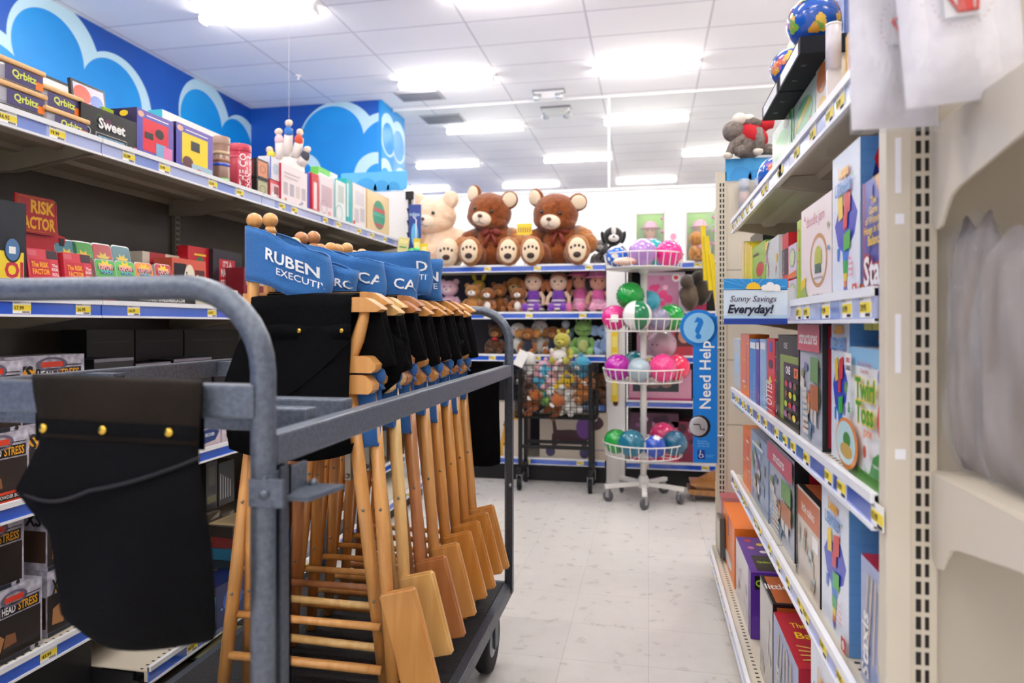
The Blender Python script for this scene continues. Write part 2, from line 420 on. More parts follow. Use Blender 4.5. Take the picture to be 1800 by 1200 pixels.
def shelf_mb(L, D, zt, m, holes=True, th=0.03):
    b = MB()
    b.box((0.002, -D, zt - 0.004), (L - 0.002, 0, zt), m)
    b.box((0.002, -D, zt - 0.034), (L - 0.002, -D + 0.012, zt - 0.004), m)
    b.box((0.002, -0.02, zt - 0.03), (L - 0.002, -0.012, zt - 0.004), m)
    for yy in (0.35, 0.68): b.prism([(-D * yy - 0.03, zt - 0.004), (-D * yy + 0.03, zt - 0.004), (-D * yy + 0.02, zt - 0.018), (-D * yy - 0.02, zt - 0.018)], 0.01, L - 0.01, m, 'YZ')
    if holes:
        n = int(L / 0.025)
        for k in range(n):
            x = (k + 0.5) * L / n
            b.box((x - 0.0035, -D + 0.024, zt), (x + 0.0035, -D + 0.034, zt + 0.0003), M_SLOT)
            b.box((x - 0.0035, -D + 0.018, zt - 0.0045), (x + 0.0035, -D + 0.026, zt - 0.004), mat('#e9e6da', 0.5))
    return b
M_RAILGLARE = mat('#b4c0ee', 0.16, spec=1.0, coat=1.0, name='glare_paled_price_rail_insert')  # blue insert paled to lavender: lamp glare put into the colour
def rail(parent, L, D, zt, h=0.05, x0=0.0, drop=0.034, lift=0.012, pale=False):
    zb = zt + lift - h
    b = MB(); y = -D
    b.box((x0 + 0.001, y - 0.006, zb), (L - 0.001, y - 0.0005, zt + lift), M_RAILGLARE if pale else M_RAILBLUE)
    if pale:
        for k in range(2): b.box((x0 + L * (0.12 + 0.5 * k), y - 0.0062, zb), (x0 + L * (0.28 + 0.5 * k), y - 0.0055, zt + lift - 0.012), mat('#7f97e0', 0.16, spec=1.0, coat=1.0))  # bluer stretches, with less of the glare painted in
    b.box((x0 + 0.001, y - 0.012, zt + lift - 0.012), (L - 0.001, y - 0.0005, zt + lift + 0.003), M_RAILW)
    b.box((x0 + 0.001, y - 0.010, zb - 0.003), (L - 0.001, y - 0.0005, zb + 0.004), M_RAILW)
    return b.build('price_rail', parent)
def upright_mb(z1, x, m, w=0.03, d=0.02, z0=0.1):
    b = MB(); b.box((x - w / 2, -d, z0), (x + w / 2, 0.0, z1), m)
    k = z0 + 0.05
    while k < z1 - 0.03:
        b.box((x - 0.009, -d - 0.0006, k), (x - 0.003, -d, k + 0.015), M_SLOT); b.box((x + 0.003, -d - 0.0006, k), (x + 0.009, -d, k + 0.015), M_SLOT)
        k += 0.0254
    return b
def bracket_mb(x, D, zt, m, h0=0.075, h1=0.03, t=0.003):
    b = MB(); b.prism([(0, zt - 0.004), (0, zt - h0), (-D * 0.3, zt - h0), (-D * 0.97, zt - h1), (-D * 0.97, zt - 0.004)], x - t, x + t, m, 'YZ'); return b
def shelving(label, loc, rz, L, height, shelves, back, m, group, kick=None, end_uprights=(True, True), pales=(), base_x=(0, 0)):
    "shelves: list of (top z, depth, [(x, price)...]); the last one is the base deck when kick is given"
    u = thing('shelving_unit', label, 'shelving', loc, rz, group)
    b = MB(); b.box((0, 0.0, 0.06), (L, 0.025, height), back); b.build('back_panel', u)
    for i, x in enumerate((0.016, L - 0.016)):
        if end_uprights[i]: upright_mb(height, x, m).build('upright', u)
    for k, (zt, D, tags) in enumerate(shelves):
        base = kick is not None and k == len(shelves) - 1
        a, c = base_x if base else (0, 0)
        mb_ = shelf_mb(L + c + a, D, zt, (M_SHELFL if m is M_SHELFL else M_SHELF) if not base else M_BEIGE2)
        s_ = mb_.build('base_deck' if base else 'shelf', u, loc=(-a, 0, 0))
        r_ = rail(s_, L + a + c, D, zt, pale=k in pales)
        for (x, pr) in tags: price_tag(s_, x, zt - 0.014, -D - 0.0062, pr)
        if not base:
            for x in (0.012, L - 0.012): bracket_mb(x, D, zt - 0.001, m).build('bracket', u)
        else:
            b = MB(); b.box((0, -D + 0.03, 0), (L, -D + 0.05, zt - 0.034), kick); b.box((0, -D + 0.05, 0), (0.015, 0, zt - 0.01), kick); b.box((L - 0.015, -D + 0.05, 0), (L, 0, zt - 0.01), kick); b.build('kick_plate', u)
    return u
# left run: shelf lips stand at X=-1.70, backs at -2.15; four three-foot sections
LX, LB = -1.70, -2.15
LD = LX - LB
ZL = [1.773, 1.262, 0.705, 0.268]
GL = 'shelving sections along the left side'
pr = lambda n, ps, L=0.91: [((k + 0.5) * L / n + random.uniform(-0.06, 0.06), p) for k, p in zip(range(n), ps)]
ly = [0.95, 1.86, 2.77, 3.68]
lw = ['grey shelving section at the left edge, puzzle games below and black box display above', 'grey shelving section behind the front of the cart, red dice games on its middle shelf',
      'grey shelving section behind the blue chair backs', 'last grey shelving section on the left, by the giant bears']
for i, y in enumerate(ly):
    t1 = pr(4, ['12.99', '9.99', '16.95', '19.99']); t2 = [((YY - y), p) for (YY, p) in ((yat(35, LX), '17.99'), (yat(143, LX), '26.95'), (yat(232, LX), '14.39'), (yat(370, LX), '14.97')) if 0.03 < YY - y < 0.88]
    if i > 1: t2 = pr(3, ['14.99', '11.99', '9.99'])
    sh = [(ZL[0], LD, t1), (ZL[1], LD, t2), (ZL[2], LD, pr(3, ['29.99', '21.99', '24.95'])), (ZL[3], LD, [(yat(82, LX) - y, '43.99')] if i == 0 else pr(3, ['18.97', '22.99', '39.99']))]
    if i > 0: sh.append((0.12, 0.62, pr(3, ['34.99', '24.99', '44.99'])))
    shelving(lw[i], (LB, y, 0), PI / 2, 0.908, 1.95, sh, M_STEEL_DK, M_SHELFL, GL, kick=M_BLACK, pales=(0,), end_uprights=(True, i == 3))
# end cap of the left run with its cloud header
e = thing('gondola_end', 'white end panel with sky blue cloud header at the far end of the left shelves', 'shelf end panel', (LX, 4.632, 0))
b = MB(); b.box((-0.5, -0.03, 0.0), (0.07, 0, 2.15), M_WHITE, bev=0.003); b.build('panel', e)
b = MB(); b.box((-0.48, -0.035, 2.155), (0.02, -0.025, 2.29), mat('#5cb4e6', 0.4))
for (x, z, r) in ((-0.4, 2.17, 0.06), (-0.29, 2.165, 0.085), (-0.17, 2.17, 0.06), (-0.08, 2.165, 0.05)):
    p = [q for q in clip(circ((x, z), r), 2.3, -0.48, 0.02)]; p = [(q[0], max(q[1], 2.157)) for q in p]
    b.add([(q[0], -0.0355, q[1]) for q in p], [tuple(range(len(p)))], mat('#3f9fdc', 0.4))
b.build('header_sign', e)
b = MB(); upright_mb(1.9, 0.05, M_BEIGE).build('upright', e, loc=(0, -0.03, 0))

# right run: lips at X=0.34, backs at 0.76; base lips at 0.29
RX, RB = 0.34, 0.76
ZR = [1.61, 1.243, 0.93, 0.59, 0.15]
GR = 'shelving sections along the right side'
rt = lambda: pr(7, random.sample(['24.99', '19.99', '29.95', '12.97', '15.99', '34.99', '9.99', '21.95'], 7))
for i, (y, lab) in enumerate(((1.995, 'beige shelving section on the right nearest the slotted post, full of boxed games'), (2.91, 'beige shelving section on the right ending at the far slotted panel'))):
    sh = [(ZR[0], RB - RX, rt()), (ZR[1], RB - RX, [(x, p) for x, p in rt() if i == 0 and x > 0.28]), (ZR[2], RB - RX, rt()), (ZR[3], RB - RX, rt()), (ZR[4], RB - 0.29, rt())]
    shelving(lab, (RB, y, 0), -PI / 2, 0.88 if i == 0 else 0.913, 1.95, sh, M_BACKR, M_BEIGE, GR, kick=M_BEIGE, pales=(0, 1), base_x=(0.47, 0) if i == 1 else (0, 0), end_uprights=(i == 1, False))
# far end panel of the right run
FY = 3.42
e = thing('gondola_end', 'beige panel with slotted post and blue cloud header behind the right shelves', 'shelf end panel', (0.33, FY, 0))
b = MB(); b.box((0.035, -0.012, 0.0), (0.75, 0.01, 1.88), M_BEIGE2)
for z in (0.72, 1.03, 1.46): b.box((0.035, -0.0125, z - 0.002), (0.75, -0.012, z + 0.002), mat('#8d8578', 0.6))
b.build('panel', e)
b = MB(); b.box((-0.012, -0.02, 0), (0.035, 0.02, 1.93), M_BEIGE)
z = 0.36
while z < 1.87:
    b.box((0.004, -0.0206, z), (0.011, -0.02, z + 0.017), M_SLOT); b.box((0.018, -0.0206, z), (0.025, -0.02, z + 0.017), M_SLOT); z += 0.0254
b.build('slotted_post', e)
b = MB(); b.box((0.03, -0.02, 1.885), (0.42, -0.012, 1.99), mat('#3aa0e0', 0.35)); 
for (x, r) in ((0.1, 0.05), (0.17, 0.035), (0.25, 0.055)):
    p = [(q[0], min(max(q[1], 1.887), 1.988)) for q in circ((x, 1.9), r)]
    b.add([(q[0], -0.0205, q[1]) for q in p], [tuple(range(len(p)))], mat('#2f8fd2', 0.4))
b.build('header_sign', e)

# near end cap: slotted post facing the camera, back panel, two shelves coming towards the viewer
PY = 1.08
e = thing('end_cap_shelving', 'beige end-cap shelving at the right edge with slotted post and curved brackets', 'shelving', (0.338, PY, 0))
b = MB(); b.box((0, -0.002, 0), (0.034, 0.03, 2.1), M_BEIGE2, bev=0.002)
for (z0, z1, w_) in ((1.39, 1.47, 0.008), (1.345, 1.36, 0.012), (1.13, 1.215, 0.008), (1.005, 1.02, 0.014)): b.box((0.012, -0.0026, z0), (0.012 + w_, -0.0019, z1), M_RAILW)
b.build('post_cover', e)
b = MB(); b.box((0.034, 0.0, 0), (0.068, 0.03, 2.1), M_BEIGE)
z = 0.1
while z < 2.05:
    b.box((0.040, -0.0006, z), (0.047, 0.0, z + 0.0185), M_SLOT); b.box((0.052, -0.0006, z), (0.0575, 0.0, z + 0.0185), M_SLOT); z += 0.0254
b.build('slotted_post', e)
b = MB(); b.box((0.068, 0.012, 0), (0.98, 0.03, 2.1), mat('#bfb6a6', 0.5)); b.build('back_panel', e)
def endcap_shelf(zt, D, low, nm):
    s_ = MB(); s_.box((0.064, -D, zt - 0.012), (0.98, 0.0, zt), M_BEIGE2); s_.box((0.064, -D - 0.004, zt - 0.045), (0.98, -D + 0.008, zt), M_BEIGE2)
    s_ = s_.build('shelf', e)
    prof = [(0, zt - 0.002), (0, low), (-0.02, low - 0.012), (-0.035, low - 0.008), (-0.05, low + 0.012), (-0.065, low + 0.028), (-0.09, low + 0.036), (-0.24, low + 0.062), (-D, zt - 0.05), (-D, zt - 0.002)]
    for x in (0.060, 0.97):
        k = MB(); k.prism(prof, x, x + 0.004, M_BEIGE2, 'YZ'); k.build('bracket', e)
endcap_shelf(0.99, 0.40, 0.868, 'low'); endcap_shelf(1.485, 0.36, 1.345, 'high')
# ---------------------------------------------------------------- the stock cart
M_CART = noisemat('blue_grey_hammered_paint', '#525a68', '#656e7c', (140, 140, 140), rough=0.36, metal=0.35, bump=0.12, spec=0.6)
M_CARTD = noisemat('dark_grey_hammered_paint', '#3a404b', '#474e59', (140, 140, 140), rough=0.4, metal=0.3, bump=0.1)
M_RUBBER = mat('#16161a', 0.75, name='black_tyre_rubber', bump=(40, 0.2))
M_DECK = mat('#1d1e22', 0.7, name='black_cart_deck', bump=(120, 0.4))
M_BOLT = mat('#c9ccd2', 0.3, 0.8, name='bright_bolt')
CX0, CX1, CY0, CY1, CDZ = -1.235, -0.495, 0.82, 2.44, 0.265
cart = thing('stock_cart', 'grey steel stock cart carrying folded wooden chairs in the aisle', 'stock cart', ((CX0 + CX1) / 2, (CY0 + CY1) / 2, 0))
ox, oy = (CX0 + CX1) / 2, (CY0 + CY1) / 2
hx = (CX1 - CX0) / 2; hy = (CY1 - CY0) / 2
def arch(y, r=0.0165, ztop=1.25):
    b = MB(); pts = []
    xi, rad = hx - 0.004, 0.115
    pts.append((-xi, y, CDZ - 0.02)); pts.append((-xi, y, ztop - rad))
    for i in range(1, 9):
        t = PI / 2 * i / 8; pts.append((-xi + rad - rad * math.cos(t), y, ztop - rad + rad * math.sin(t)))
    for i in range(9):
        t = PI / 2 * i / 8; pts.append((xi - rad + rad * math.sin(t), y, ztop - rad + rad * math.cos(t)))
    pts.append((xi, y, CDZ - 0.02))
    b.tube(pts, r, M_CART, n=16); return b
for y in (-hy, hy): arch(y).build('end_handle', cart)
b = MB()
b.box((-hx - 0.01, -hy - 0.01, CDZ - 0.045), (hx + 0.01, hy + 0.01, CDZ - 0.004), M_CARTD, bev=0.004); b.box((-hx + 0.02, -hy + 0.02, CDZ - 0.006), (hx - 0.02, hy - 0.02, CDZ), M_DECK); b.build('deck', cart)
def bar(lo, hi, nm, m=None):
    k = MB(); k.box(lo, hi, m or M_CART, bev=0.004); return k.build(nm, cart)
bar((-hx, -hy - 0.02, 1.077), (hx - 0.006, -hy + 0.012, 1.121), 'cross_bar')            # front cross bar (the black pouch hangs on it)
bar((-hx, hy - 0.012, 1.02), (hx - 0.006, hy + 0.02, 1.06), 'cross_bar', M_CARTD)
bar((hx - 0.022, -hy + 0.014, 1.010), (hx + 0.008, hy - 0.014, 1.053), 'side_rail')
bar((-hx - 0.004, -hy + 0.012, 1.052), (-hx + 0.026, -hy + 1.02, 1.098), 'side_rail')
bar((-hx + 0.026, -hy + 0.165, 1.03), (hx - 0.03, -hy + 0.20, 1.068), 'cross_bar', M_CART)
bar((-hx + 0.026, -hy + 0.30, 1.03), (hx - 0.03, -hy + 0.335, 1.068), 'cross_bar', M_CART)
# stubs of square tube welded to the left rail, open ended
for yy in (0.46, 0.93):
    k = MB(); k.box((-hx + 0.02, -hy + yy, 1.052), (-hx + 0.1, -hy + yy + 0.036, 1.093), M_CART); k.box((-hx + 0.1, -hy + yy + 0.005, 1.058), (-hx + 0.1005, -hy + yy + 0.031, 1.087), M_SLOT); k.build('rail_stub', cart)
# latch on the near right post
k = MB(); k.box((hx - 0.012, -hy - 0.022, 0.965), (hx + 0.035, -hy - 0.014, 1.0), M_CART); k.box((hx + 0.004, -hy - 0.02, 0.968), (hx + 0.012, -hy + 0.09, 1.004), M_CART, bev=0.002)
k.prism([(hx - 0.01, -hy + 0.02), (hx + 0.05, -hy + 0.02), (hx + 0.065, -hy + 0.10), (hx - 0.01, -hy + 0.10)], 0.963, 0.969, M_CART, 'XY'); k.build('latch', cart)
for (x, y, z) in ((hx + 0.012, -hy - 0.023, 0.982), (hx + 0.02, -hy + 0.09, 0.971)):
    k = MB(); k.ell((x, y, z), 0.007, M_CART, n=10, k=6); k.build('rivet', cart)
# flat posts below the rail on the aisle side
for y in (-hy + 0.03, hy - 0.02):
    k = MB(); k.box((hx - 0.008, y, CDZ - 0.03), (hx + 0.016, y + 0.006, 1.01), M_CARTD); k.box((hx + 0.013, y - 0.02, CDZ - 0.03), (hx + 0.016, y + 0.006, 1.01), M_CARTD); k.build('corner_post', cart)
k = MB(); k.ell((hx + 0.006, hy - 0.023, 0.62), 0.008, M_BOLT, n=10, k=6); k.build('rivet', cart)
def wheel(x, y, r=0.105):
    k = MB(); k.lathe([(r * 0.55, -0.022), (r * 0.93, -0.024), (r, -0.014), (r, 0.014), (r * 0.93, 0.024), (r * 0.55, 0.022)], M_RUBBER, n=32, axis='X')
    for g in (-0.008, 0.008): k.lathe([(r + 0.001, g - 0.002), (r + 0.001, g + 0.002)], M_SLOT, n=32, axis='X')
    wo = k.build('wheel', cart, loc=(x, y, r))
    k = MB(); k.lathe([(0.012, -0.03), (r * 0.5, -0.023), (r * 0.56, -0.02), (r * 0.56, 0.02), (r * 0.5, 0.023), (0.012, 0.03)], mat('#8f949c', 0.35, 0.7), n=20, axis='X'); k.build('hub', wo)
    k = MB()
    for sx in (-1, 1): k.box((x + sx * 0.032 - 0.003, y - 0.025, r - 0.02), (x + sx * 0.032 + 0.003, y + 0.025, CDZ - 0.05), M_CARTD)
    k.box((x - 0.04, y - 0.04, CDZ - 0.052), (x + 0.04, y + 0.04, CDZ - 0.044), M_CARTD); k.build('wheel_fork', cart)
for x in (-hx + 0.07, hx - 0.055):
    for y in (-hy + 0.2, hy - 0.13): wheel(x, y)

# ---------------------------------------------------------------- folding director chairs
def woodm(name, a, c): 
    m = noisemat(name, a, c, (26, 26, 2.2), rough=0.34, bump=0.02, detail=6, lo=0.3, hi=0.72, wave=True, coat=0.35)
    return m
WOODS = [woodm('honey_wood', '#c98a45', '#e0a763'), woodm('pale_maple_wood', '#d6a45c', '#edc886'), woodm('red_brown_wood', '#a8683a', '#c58652'),
         woodm('amber_wood', '#bd7a33', '#dc9c4e')]
M_CANVAS = noisemat('blue_canvas', '#2f66a6', '#3a74b6', (400, 400, 400), rough=0.85, bump=0.25, sheen=0.2, spec=0.2)
M_SEATC = noisemat('denim_blue_canvas', '#2a5a98', '#356aab', (400, 400, 400), rough=0.85, bump=0.25, sheen=0.2, spec=0.2)
M_BLK = noisemat('black_canvas', '#060608', '#0b0b0e', (300, 300, 300), rough=0.85, bump=0.3, spec=0.08)
M_BLK2 = noisemat('black_worn_canvas', '#15110d', '#211a14', (7, 7, 7), rough=0.85, bump=0.2, spec=0.15, fine=400)
M_MESH = noisemat('black_mesh_fabric', '#060608', '#0e0e11', (500, 500, 500), rough=0.8, bump=0.6, spec=0.12)
M_BRASS = mat('#d9b24a', 0.22, 1.0, name='brass_stud')
M_PRINT = mat('#f3f6fa', 0.7, name='white_print')
M_PLATE = mat('#8c8577', 0.35, 0.8, name='steel_hinge')
def chair(label, x, y, woods, words, seed, lean=0.0, pouch=True, loop=0.27, dz=0.0, pouch_w=None, back_dx=0.0, tagged=False, bdz=0.0, drop=0.055, flare=0.0):
    rnd = random.Random(seed)
    c = thing('folding_chair', label, 'chair', (x, y, CDZ + 0.004), rnd.uniform(-0.03, 0.03), 'folded director chairs on the cart')
    A, B_ = woods
    W = 0.036
    for sgn in (-1, 1):
        yy = sgn * W; dzz = (0.0 if sgn < 0 else 0.012) + dz
        # back post with ball top
        k = MB(); bx = -0.155 + back_dx
        k.tube([(bx - 0.01, yy, 0.745 + dzz), (bx - 0.004, yy, 0.95), (bx, yy, 1.12 + dzz + bdz)], [0.0155, 0.0145, 0.0135], A, n=12)
        k.lathe([(0.0125, 1.118), (0.0165, 1.124), (0.013, 1.130), (0.0105, 1.136)], A, (bx, yy, dzz + bdz), n=14)
        k.build('back_post', c)
        k = MB(); k.ell((bx, yy, 1.153 + dzz + bdz), (0.0195, 0.0195, 0.019), A, n=16, k=12); k.build('finial', c)
        # arm with a bevelled nose
        k = MB(); za = 0.957 + (0.0 if sgn < 0 else 0.016) + dz * 0.8; xa = 0.185 + rnd.uniform(-0.008, 0.008) - (0.012 if sgn > 0 else 0)
        hw = 0.0205
        prof = [(-0.22, za), (xa - 0.012, za), (xa, za + 0.006), (xa - 0.002, za + 0.011), (xa - 0.034, za + 0.031), (xa - 0.044, za + 0.034), (-0.22, za + 0.034)]
        k.prism([(p[0], p[1]) for p in prof], yy - hw, yy + hw, B_, 'XZ')
        k.prism([(-0.18, za + 0.033), (xa - 0.056, za + 0.033), (xa - 0.062, za + 0.0355), (-0.18, za + 0.0355)], yy - hw * 0.8, yy + hw * 0.8, B_, 'XZ')
        k.build('armrest', c)
        # turned front post, leaning
        k = MB(); k.tube([(0.098, yy, 0.835 + dzz), (0.104, yy, 0.86), (0.118, yy, 0.895), (0.132, yy, 0.94), (0.137, yy, za + 0.005)], [0.011, 0.0155, 0.0165, 0.0135, 0.0115], A, n=12); k.build('front_post', c)
        # seat rail above, leg rail below
        for (z0, z1, x0, x1, nm) in ((0.812, 0.852, -0.205, 0.172, 'seat_rail'), (0.762, 0.807, -0.2, 0.165, 'leg_rail')):
            k = MB(); h = (z1 - z0)
            prof = [(x0 + 0.012, z0), (x1 - 0.012, z0), (x1 - 0.002, z0 + h * 0.2), (x1, z0 + h * 0.5), (x1 - 0.018, z1 - 0.002), (x1 - 0.026, z1), (x0 + 0.012, z1), (x0, z0 + h * 0.5)]
            k.prism(prof, yy - 0.0195, yy + 0.0195, B_ if nm == 'seat_rail' else A, 'XZ'); 
            k.build(nm, c, loc=(0, 0, dzz))
        # legs: front and back of this scissor half, feet on the deck, crossing to the other side
        for fx, tx, nm in ((0.188, 0.112, 'leg'), (-0.232, -0.168, 'leg')):
            k = MB(); t = 0.0165
            p0 = Vector((tx + rnd.uniform(-0.004, 0.004), yy * 0.9, 0.78)); p1 = Vector((fx + sgn * 0.006, -yy * 1.0, 0.0))
            off = 0.019 * (1 if sgn > 0 else -1) * (1 if fx > 0 else -1)
            p0.x += off; p1.x += off
            n_ = 10; ring = []
            for z_ in (0, 0.5, 1.0):
                q = p1.lerp(p0, z_); ring.append(q)
            k.tube(ring, [t * 0.95, t * 1.05, t], A if sgn < 0 else B_, n=8)
            lg = k.build(nm, c)
            for fz in (0.33, 0.62):
                q = p1.lerp(p0, fz); s_ = MB(); s_.ell((q.x + 0.004, q.y - t * 0.96, q.z), 0.0042, M_PLATE, n=8, k=6); s_.build('rivet', lg)
        # stretchers along the depth near the feet
        zs = 0.075 if sgn < 0 else 0.105
        k = MB(); k.tube([(-0.225, -yy * 0.85, zs), (0.175, -yy * 0.85, zs + rnd.uniform(-0.004, 0.004))], 0.0105, A if sgn > 0 else B_, n=10); k.build('stretcher', c)
        if sgn < 0:
            k = MB(); k.tube([(-0.215, yy * 0.3, 0.20), (0.165, yy * 0.3, 0.20)], 0.0095, B_, n=10); k.build('stretcher', c)
        # steel side brace
        k = MB(); k.box((0.072, yy * 0.2 - 0.003, 0.55), (0.088, yy * 0.2 + 0.003, 0.77), M_PLATE, bev=0.0015); k.ell((0.08, yy * 0.2 - 0.006, 0.562), 0.006, M_PLATE, n=8, k=6); k.build('brace', c)
    # folding footrest board, hanging edge-on along the front legs
    k = MB()
    wb = rnd.uniform(0.084, 0.096); hb = 0.245 if seed == 11 else rnd.uniform(0.2, 0.225)
    b_ = bmesh.new(); bmesh.ops.create_cube(b_, size=1)
    for q in b_.verts: q.co = (wb / 2 + q.co.x * wb, q.co.y * 0.021, hb / 2 + q.co.z * hb)
    bmesh.ops.bevel(b_, geom=b_.edges[:], offset=0.005, segments=3, affect='EDGES')
    k.bm(b_, B_, False, TR(0.232, -W + 0.012, 0.295 - hb, 0, R(-15), 0)); k.build('footrest', c)
    # blue seat canvas folded into a loop below the seat rails
    g = []
    for i in range(15):
        t = i / 14; row = []
        yv = -W * 0.5 + W * t; sag = math.sin(PI * t) ** 0.7
        for j in range(9):
            u = j / 8; xx = -0.18 + 0.335 * u
            row.append((xx, yv * (1 + 0.3 * sag) + 0.004 * math.sin(9 * u + seed), 0.815 - (0.165 + 0.02 * math.sin(4 * u + seed)) * sag))
        g.append(row)
    k = MB(); k.sheet(g, M_SEATC, 0.0025); k.build('seat', c)
    for xx in (0.172,):
        k = MB(); k.ell((xx - 0.012, 0.0, 0.803 + dz), (0.014, 0.017, 0.02), M_SEATC, n=12, k=8); k.sheet([[(xx - 0.02 + 0.018 * a, -0.010 + 0.007 * bb, 0.80 + dz - 0.03 * a) for a in (0, 0.5, 1)] for bb in range(4)], M_SEATC, 0.002); k.build('seat_edge', c)
    # blue back canvas: sleeves on the two posts, the cloth looping forward between them
    if loop:
        bx = -0.155 + back_dx; n = 34; g = []; hgt = 0.135
        path = []
        for i in range(n + 1):
            t = i / n
            if t < 0.12: a = t / 0.12; q = (bx - 0.017 * math.sin(a * PI * 0.9) - 0.002, -W + 0.017 - 0.036 * a if False else -W + 0.016 * math.cos(PI * a))
            elif t > 0.88: a = (1 - t) / 0.12; q = (bx - 0.017 * math.sin(a * PI * 0.9) - 0.002, W - 0.016 * math.cos(PI * a))
            else:
                a = (t - 0.12) / 0.76
                xx = bx + loop * (1 - abs(2 * a - 1) ** 1.6 if False else math.sin(PI * a) ** 0.75)
                q = (xx, (-W - 0.018) * math.cos(PI * a) * (1 + 0.25 * math.sin(PI * a)))
            path.append(q)
        for j in range(8):
            v = j / 7; row = []
            for (px_, py_) in path:
                f = max(0.0, (px_ - bx) / max(loop, 0.01))
                drp = -drop * f ** 0.9 * (1 - 0.2 * v)
                row.append((px_ + 0.004 * math.sin(6 * v + seed) * f, py_ + 0.005 * math.sin(5 * v + 8 * f + seed) * f, 1.143 + dz + bdz - hgt * v + drp + (0.004 * math.sin(11 * f + seed))))
            g.append(row)
        k = MB(); k.sheet(g, M_CANVAS, 0.002)
        # stitched hems
        for j in (0, 7): k.tube([Vector(q) + Vector((0, 0, -0.002 if j == 0 else 0.002)) for q in g[j]], 0.0024, M_CANVAS, n=6)
        bk = k.build('backrest', c)
        # printed name on the near face of the loop
        if words:
            sl = math.atan2(-0.062, loop)
            for (t_, xoff, zoff, size, bold) in words:
                v_, f_, wd = text_geo(t_, bold); vs = []
                for (tx, ty) in v_:
                    lx = xoff + tx * size; f = max(0, min(1, lx / loop))
                    # follow the cloth: find the path's y at this x on the near side
                    best = None
                    for a_, c_ in zip(path[4:n // 2], path[5:n // 2 + 1]):
                        if a_[0] <= bx + lx <= c_[0]: tt = (bx + lx - a_[0]) / max(1e-6, c_[0] - a_[0]); best = a_[1] + (c_[1] - a_[1]) * tt; break
                    if best is None: best = path[n // 2][1] if bx + lx > path[n // 2][0] else path[5][1]
                    vv = max(0, -(zoff + ty * size) / hgt)
                    drp = -drop * f ** 0.9 * (1 - 0.2 * vv)
                    vs.append((bx + min(lx, loop * 0.992), best - 0.0075 + 0.005 * math.sin(5 * vv + 8 * f + seed) * f, 1.143 + dz + bdz + zoff + ty * size + drp))
                p_ = MB(); p_.add(vs, f_, M_PRINT); p_.build('printed_name', bk)
    # black pouch slung over the near armrest
    if pouch:
        pw0, pw1, low = pouch_w or (-0.2, 0.115, 0.62)
        yy = -W; g = []
        def edge(u): return pw0 + (pw1 - pw0) * u
        prof = [(yy + 0.021, 0.90), (yy + 0.022, 0.96), (yy + 0.017, 0.998), (yy, 1.0015), (yy - 0.019, 0.998), (yy - 0.0225, 0.97), (yy - 0.024, 0.93), (yy - 0.026, 0.88), (yy - 0.034, 0.80), (yy - 0.036, 0.72), (yy - 0.03, 0.66), (yy - 0.016, low), (yy - 0.006, low + 0.02)]
        for i, (py_, pz_) in enumerate(prof):
            row = []
            for j in range(13):
                u = j / 12; bul = max(0, (0.95 - pz_)) 
                xx = edge(u) - 0.06 * min(1, bul / 0.12) * (1 - 2 * min(u, 0.5)) + flare * math.sin(PI * min(1, bul / 0.2)) * max(0, 2 * u - 1) - 0.4 * flare * max(0, bul - 0.15) / 0.1 * max(0, 2 * u - 1)
                wob = 0.004 * math.sin(7 * u + 9 * pz_ + seed) * min(1, bul * 8)
                zz = pz_ - 0.004 + (0.03 * (u - 0.5) ** 2 * 4 if i >= 10 else 0) + 0.003 * math.sin(5 * u + seed)
                row.append((xx, py_ + wob, zz + dz))
            g.append(row)
        k = MB(); k.sheet(g, M_BLK, 0.003); po = k.build('side_pouch', c)
        # flap band with studs and the slanting pocket mouth
        k = MB(); k.sheet([[(edge(j / 12) + 0.001, yy - 0.0262 - 0.001 * i, 0.925 + dz - 0.036 * i + 0.003 * math.sin(j * 0.8 + seed)) for j in range(13)] for i in range(2)], M_BLK, 0.002); k.build('flap_band', po)
        k = MB(); k.tube([(edge(u), yy - 0.038 - 0.001 * math.sin(u * 3), 0.72 + dz + 0.165 * u ** 1.6) for u in [i / 14 for i in range(15)]], 0.0022, M_BLK, n=6); k.build('pocket_seam', po)
        for u in (() if flare else (0.5, 0.915)):
            k = MB(); k.ell((edge(u), yy - 0.029, 0.912 + dz), (0.006, 0.003, 0.006), M_BRASS, n=12, k=8); k.build('stud', po)
        k = MB(); k.prism([(W - 0.0235, 0.935), (W + 0.023, 0.935), (W + 0.023, 1.004), (W + 0.012, 1.0105), (W - 0.014, 1.0105), (W - 0.0235, 1.004)], pw0, pw1 - 0.012, M_BLK, 'YZ'); k.build('arm_sleeve', c, loc=(0, 0, dz * 0.8))
    # mesh bag hanging between the arms at the front
    g = []
    for i in range(11):
        t = i / 10; row = []
        for j in range(9):
            u = j / 8; xx = 0.01 + 0.155 * u; sag = math.sin(PI * t) ** 0.6
            row.append((xx + 0.05 * sag * max(0, u - 0.3), -W * 0.62 + 1.24 * W * t, 0.968 + dz - (0.175 - 0.07 * abs(u - 0.5)) * sag + 0.006 * math.sin(9 * u + 3 * t + seed)))
        g.append(row)
    k = MB(); k.sheet(g, M_MESH, 0.003); mb_ = k.build('mesh_bag', c)
    if tagged:
        k = MB()
        for q in range(4):
            k.box((0.135 + 0.006 * q, -W - 0.023, 0.905 - 0.017 * q), (0.152 + 0.006 * q, -W - 0.0215, 0.916 - 0.017 * q), M_PRINT)
        k.build('care_label', mb_)
    return c
wd = WOODS
